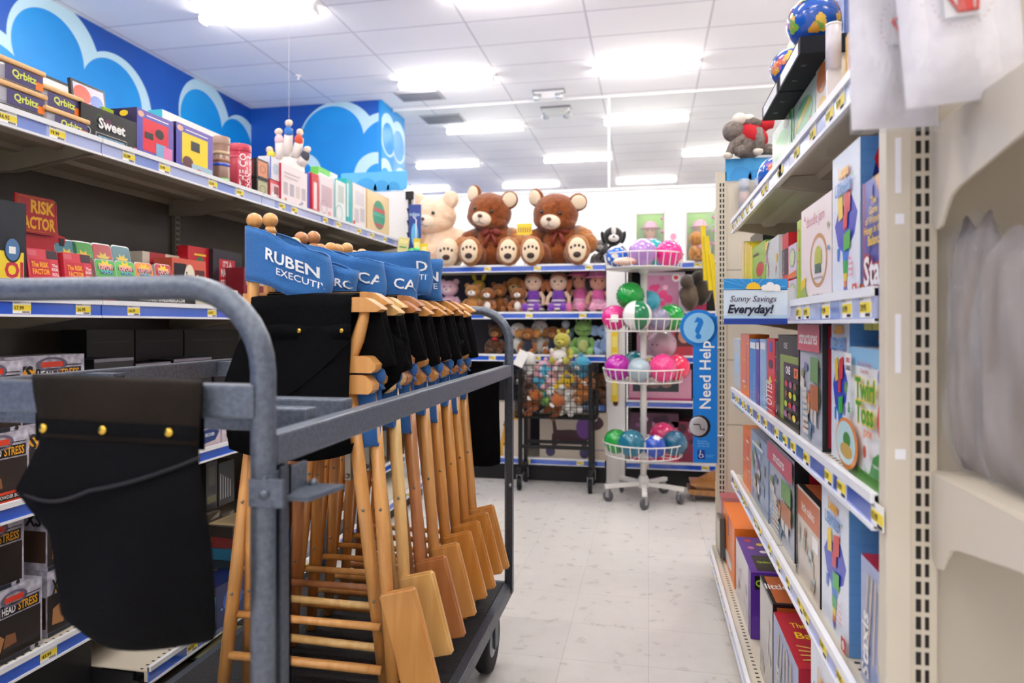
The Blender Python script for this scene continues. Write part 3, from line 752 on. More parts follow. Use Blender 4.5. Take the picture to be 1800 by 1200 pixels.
CH = [
 ('nearest folded director chair, tan wood, its blue back printed RUBEN EXECUTIVE', 1.565, (0, 0), [('RUBEN', 0.046, -0.066, 0.029, 0.03), ('EXECUTIVE', 0.076, -0.094, 0.0175, 0.01)], dict(pouch_w=(-0.15, 0.112, 0.60), loop=0.183, bdz=0.03, drop=0.08)),
 ('second folded director chair from the front, pale maple footrest, blue back printed PROD', 1.678, (1, 1), [('PROD', 0.148, -0.056, 0.022, 0.03)], dict(loop=0.2, pouch_w=(-0.15, 0.125, 0.70), flare=0.1, bdz=-0.01)),
 ('third folded director chair from the front, red-brown legs and footrest', 1.79, (2, 2), [('CAST', 0.176, -0.07, 0.031, 0.02)], dict(loop=0.23, pouch_w=(-0.1, 0.12, 0.85), flare=0.03, bdz=0.012, drop=0.06)),
 ('fourth folded director chair from the front, amber legs beside red-brown ones', 1.9, (3, 0), [('CAST', 0.232, -0.07, 0.031, 0.02)], dict(loop=0.287, pouch=False, drop=0.045)),
 ('fifth folded director chair, mesh bag with white care label at its arm', 2.01, (0, 3), [('D', 0.256, -0.058, 0.03, 0.02), ('UTIVE', 0.246, -0.085, 0.017, 0.0)], dict(loop=0.289, pouch_w=(-0.1, 0.13, 0.84), flare=0.03, tagged=True, bdz=0.012, drop=0.0)),
 ('sixth folded director chair, amber footrest third from the far post', 2.12, (0, 3), [('N', 0.256, -0.075, 0.03, 0.02), ('IVE', 0.25, -0.1, 0.018, 0.0)], dict(loop=0.287, pouch_w=(-0.1, 0.13, 0.85), flare=0.03, drop=0.0)),
 ('seventh folded director chair, red-brown legs, next to the last at the far end', 2.225, (2, 3), None, dict(loop=0.2, pouch_w=(-0.1, 0.13, 0.83), flare=0.06)),
 ('last folded director chair at the far end of the cart, big tan footrest', 2.33, (0, 0), None, dict(loop=0.17, pouch=False)),
]
for i, (lab, y, wi, words, kw) in enumerate(CH):
    chair(lab, -0.80 + 0.002 * i, y, (wd[wi[0]], wd[wi[1]]), words, 11 + 3 * i, dz=random.Random(i).uniform(-0.006, 0.006), **kw)

# black canvas pouch folded over the near cross bar
p = thing('canvas_pouch', 'large black canvas pouch with three brass studs hung over the front bar of the cart', 'pouch', (-0.7, CY0, 1.121))
px0, px1 = -0.835, -0.574
def xcol(px, Y): return (((px - 900) / 1200) * CY - SY) / (CY + ((px - 900) / 1200) * SY) * Y
def pouch_grid():
    # (depth from the bar, height under the bar top, left edge column, right edge column, bottom bow)
    prof = [(0.022, -0.09, 62, 357), (0.021, -0.02, 62, 357), (0.016, 0.002, 60, 357), (-0.002, 0.006, 60, 357), (-0.022, 0.002, 60, 357), (-0.0285, -0.015, 63, 357), (-0.03, -0.035, 68, 355),
            (-0.032, -0.062, 74, 351), (-0.036, -0.074, 77, 350), (-0.05, -0.105, 58, 354), (-0.062, -0.138, 37, 362), (-0.066, -0.165, 66, 367), (-0.066, -0.19, 92, 370), (-0.064, -0.235, 97, 373), (-0.06, -0.27, 100, 375),
            (-0.05, -0.303, 104, 376), (-0.03, -0.322, 114, 372), (-0.008, -0.330, 130, 366), (0.006, -0.322, 135, 362)]
    g = []
    for i, (py_, pz_, pl, pr_) in enumerate(prof):
        row = []; Y = CY0 + py_ - 0.004
        for j in range(19):
            u = j / 18; k = max(0, min(1, (-pz_ - 0.075) / 0.06))
            x = xcol(pl, Y) * (1 - u) + xcol(pr_, Y) * u + 0.70
            bow = -0.016 * (1 - (2 * u - 1) ** 2) * max(0, min(1, (i - 13) / 3))
            row.append((x, py_ - 0.004 + 0.006 * math.sin(7 * u + 0.5 * i) * k - 0.012 * math.sin(PI * u) * k, pz_ + bow - 0.004 * u))
        g.append(row)
    return g
k = MB(); k.sheet(pouch_grid(), M_BLK, 0.003); body = k.build('pouch_body', p)
g = pouch_grid()
k = MB(); k.sheet([[(q[0], q[1] - 0.0025, q[2] + 0.001) for q in r_] for r_ in g[2:9]], M_BLK2, 0.002); k.build('flap', p)
k = MB(); k.sheet([[(q[0], q[1] - 0.004, q[2] + 0.014) for q in g[7]], [(q[0], q[1] - 0.0055, q[2] - 0.012) for q in g[7]], [(q[0], q[1] - 0.003, q[2] - 0.016) for q in g[7]]], M_BLK, 0.0015); k.build('flap_band', p)
for u in (0.135, 0.49, 0.87):
    x = px0 + (px1 - px0) * u + 0.70; k = MB(); k.ell((x, -0.042, -0.061), (0.0065, 0.0035, 0.0065), M_BRASS, n=14, k=10); k.build('stud', p)
k = MB(); pts = []
for i in range(25):
    u = i / 24; z = -0.235 - 0.012 * math.sin(PI * min(1, u * 3)) + 0.115 * max(0, u - 0.1) ** 1.7
    pts.append((xcol(37, 0.75) * (1 - u) + xcol(350, 0.765) * u + 0.70, -0.072 - 0.014 * math.sin(PI * u) + 0.018 * u * u, -0.139 - 0.010 * math.sin(PI * min(1, u * 2.2)) + 0.05 * u ** 2.2))
k.tube(pts, 0.0022, mat('#1b1b21', 0.8), n=6); k.build('pocket_seam', p)
# black bag hanging at the far bar
p = thing('canvas_bag', 'black canvas bag hanging from the far end of the cart', 'bag', (-0.60, CY1 - 0.03, 1.06))
k = MB(); k.sheet([[(-0.08 + 0.16 * u, -0.02 - 0.02 * math.sin(PI * min(1, t * 1.2)), 0.005 - 0.36 * t - 0.012 * (1 - (2 * u - 1) ** 4) * (t > 0.9)) for u in [i / 8 for i in range(9)]] for t in [j / 9 for j in range(10)]], M_BLK, 0.02); k.build('bag_body', p)
k = MB(); k.box((-0.08, -0.045, -0.03), (0.08, 0.03, 0.004), M_BLK); k.build('bag_flap', p)
# ---------------------------------------------------------------- boxed goods: one printed box
def C(h, g=0.35): return mat(h, g, coat=0.25)
def box_mb(w, d, h, body, art=(), bev=0.0, sides=None):
    """front lies in the plane y=0 facing -y, x from -w/2 to w/2, z from 0.
    art: (face, kind, args...) face F front, R right end, L left end, T top; positions are fractions of the face, text size a fraction of its height"""
    b = MB(); b.box((-w / 2, 0, 0), (w / 2, d, h), body, bev=bev)
    fr = {'F': (TR(-w / 2, 0, 0, PI / 2, 0, 0), w, h), 'R': (TR(w / 2, 0, 0) @ Euler((PI / 2, 0, PI / 2)).to_matrix().to_4x4(), d, h),
          'L': (TR(-w / 2, d, 0) @ Euler((PI / 2, 0, -PI / 2)).to_matrix().to_4x4(), d, h), 'T': (TR(-w / 2, 0, h), w, d)}
    lay = {}
    for a in art:
        f, kind = a[0], a[1]; M, fw, fh = fr[f]
        lay[f] = lay.get(f, 0) + 1; e = 0.0004 + 0.00022 * lay[f]
        Z = M @ Matrix.Translation((0, 0, e))
        if kind == 'rect':
            u0, v0, u1, v1, m = a[2:]; b.add([(u0 * fw, v0 * fh, 0), (u1 * fw, v0 * fh, 0), (u1 * fw, v1 * fh, 0), (u0 * fw, v1 * fh, 0)], [(0, 1, 2, 3)], m, False, Z)
        elif kind == 'ell':
            u, v, ru, rv, m = a[2:7]; n = 24
            b.add([((u + ru * math.cos(2 * PI * i / n)) * fw, (v + rv * math.sin(2 * PI * i / n)) * fh, 0) for i in range(n)], [tuple(range(n))], m, False, Z)
        elif kind == 'poly':
            ps, m = a[2:]; b.add([(p[0] * fw, p[1] * fh, 0) for p in ps], [tuple(range(len(ps)))], m, False, Z)
        elif kind == 'text':
            t, u, v, sz, m = a[2:7]; o = a[7] if len(a) > 7 else {}
            if t == '~':                                   # a line of print too small to read
                wd_ = (o.get('fit', 0.6)) * 0.5; vt = abs(o.get('rot', 0)) > 0.8; hh_ = sz * 0.22
                u0, u1, v0, v1 = (u - hh_, u + hh_, max(0.02, v), min(0.98, v + 2 * wd_)) if vt else (u - wd_, u + wd_, v, v + 2 * hh_)
                b.add([(u0 * fw, v0 * fh, 0), (u1 * fw, v0 * fh, 0), (u1 * fw, v1 * fh, 0), (u0 * fw, v1 * fh, 0)], [(0, 1, 2, 3)], m, False, Z); continue
            rot = o.get('rot', 0); al = o.get('al', 'C'); fit = o.get('fit', None)
            bold = o.get('bold', 0.02); L = (fh if abs(rot) > 0.8 else fw)
            b.text(t, Z @ TR(u * fw, v * fh, 0, 0, 0, rot), sz * fh, m, al, bold, o.get('sh', 0), fit * L if fit else None)
        elif kind == 'ring':
            u, v, ru, rv, k_, m = a[2:]; n = 28; vs = []
            for i in range(n):
                for q in (1, 1 - k_): vs.append(((u + ru * q * math.cos(2 * PI * i / n)) * fw, (v + rv * q * math.sin(2 * PI * i / n)) * fh, 0))
            b.add(vs, [(2 * i, 2 * ((i + 1) % n), 2 * ((i + 1) % n) + 1, 2 * i + 1) for i in range(n)], m, False, Z)
    return b
def scatter(face, n, cols, seed, u0=0, v0=0, u1=1, v1=1, r=(0.03, 0.08), asp=1.0):
    rd = random.Random(seed); out = []
    for i in range(n):
        s_ = rd.uniform(*r); out.append((face, 'ell', rd.uniform(u0 + s_, u1 - s_), rd.uniform(v0 + s_ * asp, v1 - s_ * asp), s_, s_ * asp, rd.choice(cols)))
    return out
def patches(face, n, cols, seed, u0=0, v0=0, u1=1, v1=1, r=(0.06, 0.2)):
    rd = random.Random(seed); out = []
    for i in range(n):
        a, c = rd.uniform(*r), rd.uniform(*r); x = rd.uniform(u0, u1 - a); y = rd.uniform(v0, v1 - c)
        out.append((face, 'poly', [(x, y + c * rd.uniform(0, .3)), (x + a * rd.uniform(.7, 1), y), (x + a, y + c * rd.uniform(.6, 1)), (x + a * rd.uniform(0, .4), y + c)], rd.choice(cols)))
    return out
W_, K_, RD, YL, BL, GN = C('#f4f4f4'), C('#141417'), C('#d3222e'), C('#f3d02a'), C('#2350c8'), C('#2f9a3c')
ORG, PUR, TEA, LIM, PNK, NVY, SKYB, BRN = C('#ee7a22'), C('#5a2a9a'), C('#1e97a4'), C('#a8cc2c'), C('#e07fb4'), C('#1b2b6e'), C('#7fc0ea'), C('#8a5a34')
GREY, CRM, LBL, MAR = C('#a5a8ae'), C('#efe6d2'), C('#bcd6ee'), C('#9c1426')
def place(label, cat, pxa, pxb, yt, z, X, d, body, art, bev=0.0, name='game_box', group=None, rz=-PI / 2, ytcol=None, gap=0.002, yaw=0.0, hh=None):
    "a box on the right-hand shelves between two columns along the lip line X; yt is where its near top corner is seen"
    Ya, Yb = yat(pxa, X), yat(pxb, X)               # far and near ends
    Yb = max(Yb, 1.114) if Ya > Yb else Yb
    w = abs(Ya - Yb) - gap; h = hh or zat(yt, X, min(Ya, Yb)) - z
    b = box_mb(w, d, h, body, art, bev)
    o = b.build(name, loc=(X, (Ya + Yb) / 2, z + 0.0006), rot=(0, 0, rz + yaw)); tag(o, label, cat, group); return o

# the tower of coloured blocks printed on the climbing-block game
def leaps_art(title_v=0.8, side=True):
    b3, b2, b1 = C('#2742c0'), C('#1b78d8'), C('#16a08a')
    A = [('F', 'rect', 0, 0, 1, 1, C('#e4ecf8'))]
    A += [('F', 'poly', [(0.1, 0.52), (0.3, 0.66), (0.5, 0.62), (0.72, 0.68), (0.92, 0.55), (0.82, 0.42), (0.62, 0.36), (0.42, 0.32), (0.22, 0.38)], b3)]
    A += [('F', 'poly', [(0.38, 0.36), (0.66, 0.37), (0.6, 0.26), (0.42, 0.26)], b2), ('F', 'poly', [(0.2, 0.36), (0.32, 0.37), (0.28, 0.27), (0.2, 0.28)], b2),
          ('F', 'poly', [(0.42, 0.265), (0.6, 0.265), (0.58, 0.18), (0.44, 0.18)], C('#2aa84a')), ('F', 'poly', [(0.44, 0.182), (0.58, 0.182), (0.56, 0.13), (0.46, 0.13)], YL),
          ('F', 'poly', [(0.46, 0.132), (0.56, 0.132), (0.55, 0.09), (0.47, 0.09)], ORG), ('F', 'poly', [(0.45, 0.092), (0.57, 0.092), (0.52, 0.03)], C('#5a5ac8'))]
    A += [('F', 'poly', [(0.25, 0.7), (0.42, 0.72), (0.44, 0.56), (0.27, 0.54)], YL), ('F', 'poly', [(0.5, 0.7), (0.72, 0.73), (0.7, 0.58), (0.48, 0.56)], RD), ('F', 'poly', [(0.46, 0.57), (0.62, 0.58), (0.6, 0.48), (0.46, 0.47)], RD),
          ('F', 'poly', [(0.48, 0.44), (0.72, 0.46), (0.7, 0.34), (0.48, 0.33)], C('#29b13c'))]
    for k in range(5): A.append(('F', 'rect', 0.15 + 0.14 * k, 0.4, 0.155 + 0.14 * k, 0.62, C('#4b68dc')))
    A += [('F', 'text', 'Leaps', 0.5, title_v + 0.065, 0.075, ORG, dict(bold=0.07, fit=0.72)), ('F', 'text', 'Leaps', 0.5, title_v + 0.067, 0.073, C('#f6c324'), dict(bold=0.03, fit=0.7)),
          ('F', 'text', 'and', 0.84, title_v + 0.02, 0.03, GN, dict(fit=0.16)), ('F', 'text', 'LEDGES', 0.48, title_v - 0.045, 0.075, C('#2a50c4'), dict(bold=0.07, fit=0.84)), ('F', 'text', 'LEDGES', 0.48, title_v - 0.043, 0.072, SKYB, dict(bold=0.02, fit=0.82)),
          ('F', 'text', 'Build.', 0.75, 0.26, 0.022, C('#d83a5e'), dict(fit=0.3)), ('F', 'text', 'Climb &', 0.78, 0.225, 0.022, C('#d83a5e'), dict(fit=0.3)), ('F', 'text', 'Strategy', 0.78, 0.19, 0.022, C('#d83a5e'), dict(fit=0.3)), ('F', 'text', 'on blocks', 0.78, 0.155, 0.022, C('#d83a5e'), dict(fit=0.3)),
          ('F', 'rect', 0.85, 0.01, 1, 0.1, RD), ('F', 'ell', 0.925, 0.055, 0.04, 0.03, W_)]
    A.append(('R', 'rect', 0, 0, 1, 1, C('#5f9bdc')))
    for k in range(1, 12): A.append(('R', 'rect', 0, k * 0.083, 1, k * 0.083 + 0.004, C('#528fd2')))
    A += [('R', 'poly', [(0.25, 0.76), (0.4, 0.96), (0.9, 0.95), (0.95, 0.78), (0.6, 0.62), (0.4, 0.66)], C('#1d2a86')), ('R', 'poly', [(0.28, 0.86), (0.42, 0.96), (0.56, 0.92), (0.54, 0.82), (0.36, 0.8)], RD),
          ('R', 'poly', [(0.22, 0.74), (0.42, 0.78), (0.42, 0.68), (0.3, 0.66)], YL), ('R', 'text', 'Leaps', 0.42, 0.06, 0.115, C('#c4461e'), dict(rot=PI / 2, al='L', bold=0.07)), ('R', 'text', 'Leaps', 0.42, 0.062, 0.11, C('#f0b52a'), dict(rot=PI / 2, al='L', bold=0.03)),
          ('R', 'text', 'LEDGES', 0.7, 0.06, 0.11, NVY, dict(rot=PI / 2, al='L', bold=0.05))]
    return A
LEAP_BODY = C('#cfe0f4')
# -- second shelf (just above eye height): from the post away
place('tall white Leaps and Ledges box above eye level, beside the purple balance game', 'board game', 1464, 1513, 240, ZR[1], 0.36, 0.075, LEAP_BODY, leaps_art(0.76))
def stax_art(titles=True):
    A = [('F', 'rect', 0, 0, 1, 1, C('#4652a8')), ('F', 'rect', 0, 0, 0.06, 1, C('#b03a52'))] + patches('F', 10, [C('#3c4798'), C('#545fb4'), C('#39479c')], 5, 0.06)
    A += [('F', 'poly', [(0.5, 0.98), (0.6, 1.0), (0.98, 0.6), (0.92, 0.55)], C('#e0a25a'))]
    for k, (t, v) in enumerate((('The', 0.78), ('Game', 0.70), ('of Winning', 0.62), ('Hangs in the', 0.54))): A.append(('F', 'text', t, 0.44, v, 0.065, YL, dict(fit=0.7, bold=0.02)))
    A += [('F', 'text', 'Balance', 0.5, 0.44, 0.08, YL, dict(fit=0.8, bold=0.03)), ('F', 'text', 'Stax', 0.1, 0.1, 0.26, MAR, dict(fit=0.88, bold=0.1, al='L')), ('F', 'text', 'Stax', 0.13, 0.11, 0.24, W_, dict(fit=0.82, bold=0.04, al='L')),
          ('F', 'poly', [(0.72, 0.4), (0.78, 0.42), (0.98, 0.08), (0.93, 0.06)], C('#e0b45a'))]
    return A
place('purple blue Stax balance game box beside the slotted post on the shelf above eye level', 'board game', 1517, 1583, 290, ZR[1], 0.36, 0.08, C('#b03a52'), stax_art())
place('dark navy game box with yellow and red blocks peeking over the purple balance game', 'board game', 1524, 1580, 262, ZR[1], 0.45, 0.05, NVY, [('F', 'poly', [(0.2, 0.95), (0.5, 0.97), (0.5, 0.85), (0.2, 0.84)], YL), ('F', 'poly', [(0.55, 1), (0.8, 1), (0.75, 0.93)], RD)], hh=0.335)
A = [('F', 'rect', 0, 0, 1, 1, C('#f1e6e6')), ('F', 'ring', 0.6, 0.42, 0.28, 0.26, 0.16, C('#c89660')), ('F', 'text', 'doodle jam', 0.5, 0.79, 0.115, C('#d0587a'), dict(fit=0.92, bold=-0.01)),
     ('F', 'poly', [(0.48, 0.38), (0.72, 0.38), (0.72, 0.5), (0.6, 0.56), (0.48, 0.5)], C('#b8c23c')), ('F', 'ell', 0.6, 0.49, 0.1, 0.07, C('#b8c23c')), ('F', 'poly', [(0.5, 0.3), (0.7, 0.3), (0.68, 0.39), (0.5, 0.39)], C('#3f6b54')),
     ('F', 'text', '~', 0.6, 0.25, 0.03, GREY, dict(fit=0.3)), ('F', 'poly', [(0, 0.25), (0.2, 0.3), (0.12, 0), (0, 0)], YL), ('F', 'poly', [(0, 0.16), (0.16, 0.2), (0.3, 0.02), (0, 0)], C('#9cb860')),
     ('F', 'text', 'General Mechanical', 0.6, 0.07, 0.035, C('#6a3d6a'), dict(fit=0.7)), ('F', 'rect', 0.9, 0.48, 0.96, 0.52, C('#5a9cc8')), ('F', 'poly', [(0.14, 0.88), (0.18, 0.93), (0.2, 0.86)], C('#d0587a')), ('F', 'poly', [(0.9, 0.72), (0.96, 0.74), (0.93, 0.66)], C('#8a9a4a'))]
place('pale doodle jam game box with a sketched green bottle, left of the Leaps box', 'board game', 1409, 1463, 334, ZR[1], 0.36, 0.07, C('#efe3e0'), A)
def pile(spec, shared=None):
    for s_ in spec: place(*s_[:-1], **s_[-1])
g = 'small game boxes at the far end of the upper right shelf'
place('lime green slim box between the pastel cartons and the doodle jam box', 'board game', 1401, 1409, 385, ZR[1], 0.36, 0.07, LIM, [('F', 'text', '~', 0.6, 0.3, 0.07, K_, dict(rot=PI / 2))] + scatter('F', 4, [ORG, RD], 3, 0.2, 0.5, 0.8, 0.9, (0.06, 0.12), 0.2))
for (lab, a, c, yt, z0, hh) in (('pastel purple carton with a green face, lower of the two by the lime box', 1386, 1400, 462, 0, 0.07), ('pale pink carton with a green face, upper of the two by the lime box', 1386, 1400, 388, 0.0755, 0.085)):
    place(lab, 'board game', a, c, yt, ZR[1] + z0, 0.36, 0.08, C('#d9cfe4'), [('F', 'ell', 0.5, 0.6, 0.34, 0.26, C('#cfe3b4')), ('F', 'poly', [(0, 0), (1, 0), (1, 0.2), (0, 0.12)], ORG), ('F', 'ring', 0.5, 0.6, 0.36, 0.28, 0.15, C('#9cb48c'))], hh=hh)
place('red box with black label behind the pastel cartons on the upper right shelf', 'board game', 1369, 1386, 408, ZR[1], 0.37, 0.08, RD, [('F', 'rect', 0.05, 0.45, 0.95, 0.8, K_), ('F', 'text', 'Buckaroo', 0.6, 0.62, 0.1, PNK, dict(rot=PI / 2, fit=0.3))])
place('pale box of pastel pictures left of the red and black box', 'board game', 1347, 1369, 412, ZR[1], 0.36, 0.08, C('#cfdcd8'), patches('F', 16, [C('#e8c8d0'), C('#c8d89c'), C('#a8c4e0'), YL, C('#e0a8b8')], 8) + [('F', 'poly', [(0, 0.8), (0.3, 1), (0, 1)], YL)])
A = [('F', 'rect', 0, 0, 1, 1, C('#93c83c'))]
for k, (m, v) in enumerate(((RD, 0.62), (C('#c88a3a'), 0.38), (C('#3468c8'), 0.12))): A += [('F', 'ell', 0.6, v, 0.27, 0.1, m), ('F', 'ring', 0.6, v, 0.29, 0.11, 0.14, BRN)]
A += [('F', 'text', '~', 0.3, 0.85, 0.07, K_, dict(fit=0.4))]
place('bright green box with three drawn balls on the upper right shelf', 'board game', 1323, 1346, 421, ZR[1], 0.36, 0.08, C('#93c83c'), A)
place('black Noodle box resting at the back above the green ball box', 'board game', 1319, 1341, 399, ZR[1], 0.46, 0.06, K_, [('F', 'text', 'So Noodle', 0.5, 0.83, 0.06, W_, dict(fit=0.8))])
for k in range(4):
    place(['thin yellow book standing left of the green ball box, nearest it', 'second thin yellow book left of the green ball box', 'third thin yellow book left of the green ball box', 'pale yellow book at the left end of the yellow row'][k], 'book', 1317 - 4.5 * k, 1322 - 4.5 * k, 430 - 2 * k, ZR[1], 0.36, 0.08, C(['#f2e23a', '#eedc2c', '#f0e04a', '#ece2a0'][k]), [('F', 'rect', 0.2, 0.1, 0.8, 0.14, GN)], name='yellow_book', gap=0.001)

# -- savings sign on an arm from the lip, facing the approach
sx0, sz0 = at(1272, 490, 1.615), at(1384, 570, 1.615)
sg = thing('shelf_sign', 'Sunny Savings Everyday sign sticking out from the upper right shelf', 'sign', ((sx0.x + sz0.x) / 2, (sx0.y + sz0.y) / 2, sz0.z), YAW)
w_ = (sz0 - sx0).length; w_ = math.hypot(sz0.x - sx0.x, sz0.y - sx0.y); h_ = sx0.z - sz0.z
A = [('F', 'rect', 0, 0, 1, 1, C('#dcecf8')), ('F', 'rect', 0, 0.77, 1, 1, C('#2c94dc')), ('F', 'rect', 0, 0.755, 1, 0.775, NVY), ('F', 'rect', 0, 0, 1, 0.13, C('#1f3f9a')), ('F', 'rect', 0, 0.13, 1, 0.2, C('#bcdcf2'))]
for k in range(9):
    t = PI * (0.04 + 0.12 * k); A.append(('F', 'poly', [(0.46, 0.775), (max(0.002, min(0.998, 0.46 + 0.5 * math.cos(t - 0.03))), min(1, 0.775 + 0.5 * math.sin(t - 0.03))), (max(0.002, min(0.998, 0.46 + 0.5 * math.cos(t + 0.03))), min(1, 0.775 + 0.5 * math.sin(t + 0.03)))], C('#62b4ea')))
A.append(('F', 'poly', [(0.46 + (0.13 if i % 2 else 0.105) * math.cos(PI * i / 16), 0.775 + (0.165 if i % 2 else 0.135) * math.sin(PI * i / 16)) for i in range(17)], C('#f6c51e')))
A += [('F', 'ell', 0.64, 0.8, 0.06, 0.07, W_), ('F', 'ell', 0.72, 0.83, 0.07, 0.1, W_), ('F', 'ell', 0.82, 0.8, 0.06, 0.08, W_), ('F', 'rect', 0.6, 0.745, 0.88, 0.79, W_),
      ('F', 'text', 'Sunny Savings', 0.09, 0.5, 0.13, C('#3a2440'), dict(al='L', sh=0.3, fit=0.8, bold=0.01)), ('F', 'text', 'Everyday!', 0.05, 0.25, 0.18, C('#151a36'), dict(al='L', sh=0.25, fit=0.88, bold=0.05))]
box_mb(w_, 0.002, h_, C('#dcecf8'), A).build('sign_board', sg)
b = MB(); b.box((w_ * 0.5, -0.0, h_ * 0.15), (w_ * 0.62, 0.004, h_ * 0.8), mat('#dfe3ee', 0.15, alpha=0.7)); b.box((w_ * 0.56, 0.0, h_ * 0.3), (w_ * 0.8, 0.012, h_ * 0.42), M_RAILW); b.build('sign_holder', sg)

# -- third shelf
A = [('F', 'rect', 0, 0, 1, 1, C('#eef4f6')), ('F', 'rect', 0, 0.86, 1, 1, C('#8cc4e8')), ('F', 'rect', 0, 0, 1, 0.09, C('#4f9c3c'))]
rd = random.Random(4)
for k in range(26):
    x = rd.uniform(0.02, 0.98); A.append(('F', 'poly', [(x - 0.012, 0.085), (x + 0.012, 0.085), (x + rd.uniform(-0.03, 0.03), rd.uniform(0.11, 0.17))], C('#5cae44')))
for (t, v, sz) in (('Twirl', 0.63, 0.15), ('Toss', 0.455, 0.15)):
    A += [('F', 'text', t, 0.5, v - 0.004, sz * 1.04, YL, dict(bold=0.09, fit=0.66)), ('F', 'text', t, 0.5, v, sz, C('#2f9a2c'), dict(bold=0.04, fit=0.58))]
A += [('F', 'text', '&', 0.13, 0.49, 0.08, C('#2f9a2c'), dict(bold=0.04)), ('F', 'text', 'game', 0.58, 0.37, 0.065, ORG, dict(bold=0.02, fit=0.3)), ('F', 'text', 'The Very Hungry', 0.52, 0.87, 0.032, C('#b02a4a'), dict(fit=0.5)), ('F', 'text', 'Caterpillar', 0.52, 0.82, 0.032, C('#b02a4a'), dict(fit=0.4)),
      ('F', 'rect', 0.04, 0.79, 0.2, 0.95, W_), ('F', 'text', 'ERIC', 0.12, 0.88, 0.035, RD, dict(fit=0.13, bold=0.05)), ('F', 'text', 'CARLE', 0.12, 0.82, 0.035, K_, dict(fit=0.13, bold=0.05)),
      ('F', 'ell', 0.93, 0.52, 0.12, 0.155, C('#cf2a26')), ('F', 'ell', 0.08, 0.24, 0.3, 0.2, C('#e88a3a')), ('F', 'ell', 0.06, 0.24, 0.26, 0.17, C('#bfe0e4')), ('F', 'ell', 0.1, 0.27, 0.1, 0.06, C('#3c8a34')), ('F', 'ell', 0.08, 0.18, 0.16, 0.06, C('#c7a24a')),
      ('F', 'poly', [(0.66, 0.12), (0.74, 0.25), (0.86, 0.3), (0.98, 0.2), (0.86, 0.12)], C('#2d8a34')), ('F', 'text', '4 games in 1', 0.82, 0.19, 0.025, W_, dict(fit=0.22)), ('F', 'ell', 0.56, 0.26, 0.04, 0.045, C('#c04a2a')), ('F', 'ell', 0.88, 0.82, 0.035, 0.05, C('#4a5a9a')), ('F', 'ell', 0.1, 0.68, 0.04, 0.05, C('#5a9a4a')), ('F', 'ell', 0.06, 0.5, 0.035, 0.05, C('#5a6aa0'))]
tw = place('white Twirl and Toss game box with green lettering, beside the slotted post', 'board game', 1492, 1600, 618, ZR[2], 0.36, 0.05, C('#e8eef2'), A)
place('blue Leaps and Ledges box left of the Twirl and Toss game', 'board game', 1462, 1494, 556, ZR[2], 0.372, 0.17, LEAP_BODY, leaps_art(0.82))
# foam blocks on top of the twirl box
ty = yat(1535, 0.37)
for k, (lab, dx, dy, dz, hx_, hz_, m) in enumerate((('lime yellow foam wedge lying on the Twirl and Toss box', 0.02, -0.04, 0, 0.05, 0.055, C('#d8dc4a')), ('small green yellow block leaning beside the lime wedge on the Twirl and Toss box', 0.015, 0.02, 0, 0.022, 0.03, C('#c2c83c')))):
    b = MB(); b.prism([(-hx_, 0), (hx_, 0), (hx_, hz_ * 1.2), (hx_ * 0.2, hz_ * 1.1), (-hx_, hz_ * 0.4)], 0, 0.05, m, 'XZ'); o = b.build('foam_block', loc=(0.362 + dx * 0.2, ty + dy - 0.01, ZR[2] + 0.2605), rot=(0, 0, -PI / 2)); tag(o, lab, 'toy block')
def struct_art(col=MAR):
    cols = [C('#b8c4d4'), C('#8fb0c8'), C('#c8b49c'), C('#7c9a6a'), C('#d8d4d0'), C('#6a7a9c'), C('#c87a5a')]
    A = [('F', 'rect', 0, 0, 1, 1, C('#b4bac8'))] + patches('F', 26, cols, 12, 0, 0.02, 1, 0.75) + [('F', 'rect', 0, 0.76, 1, 0.98, C('#c8566a')), ('F', 'text', 'structures', 0.5, 0.82, 0.11, W_, dict(fit=0.92, bold=0.02)), ('F', 'rect', 0.62, 0.3, 0.96, 0.5, C('#b0683c')), ('F', 'rect', 0.62, 0.52, 0.96, 0.72, C('#6a9a5a'))]
    for k in range(8): A.append(('F', 'rect', 0.3, 0.08 + 0.05 * k, 0.55 - 0.01 * k, 0.11 + 0.05 * k, C('#d9d2c8')))
    A += [('R', 'rect', 0, 0, 0.16, 1, K_), ('R', 'rect', 0.16, 0.03, 1, 0.97, col), ('R', 'text', 'structures', 0.6, 0.1, 0.11, W_, dict(rot=PI / 2, al='L', bold=0.03, fit=0.85)), ('T', 'rect', 0, 0.16, 1, 1, col)]
    return A
place('structures building set with plastic front and red black side, left of the blue Leaps box', 'building set', 1407, 1446, 566, ZR[2], 0.36, 0.07, K_, struct_art())
A = [('F', 'rect', 0.12, 0.05, 0.98, 0.78, C('#7d9a34')), ('F', 'rect', 0.3, 0.05, 0.98, 0.7, K_), ('F', 'text', 'ONE', 0.4, 0.85, 0.07, W_, dict(fit=0.7, bold=0.0)), ('F', 'text', 'ONE', 0.52, 0.58, 0.08, W_, dict(fit=0.45, bold=0.06)), ('F', 'rect', 0.8, 0.56, 0.98, 0.66, ORG), ('F', 'text', 'UP', 0.88, 0.58, 0.06, K_, dict(fit=0.14, bold=0.05))]
for i in range(4):
    for j in range(3): A.append(('F', 'ell', 0.45 + 0.2 * j, 0.47 - 0.11 * i, 0.07, 0.035, [RD, C('#b05a9a'), C('#7a4a3a'), YL, LIM][(i * 2 + j) % 5]))
place('black and green ONE UP card game box left of the structures set', 'board game', 1368, 1405, 591, ZR[2], 0.36, 0.07, K_, A)
place('black slim game spine patterned with small fruit beside the ONE UP box', 'board game', 1363, 1368, 600, ZR[2], 0.36, 0.07, K_, scatter('F', 8, [RD, YL, GN, W_], 6, 0, 0, 1, 1, (0.1, 0.2), 0.1))
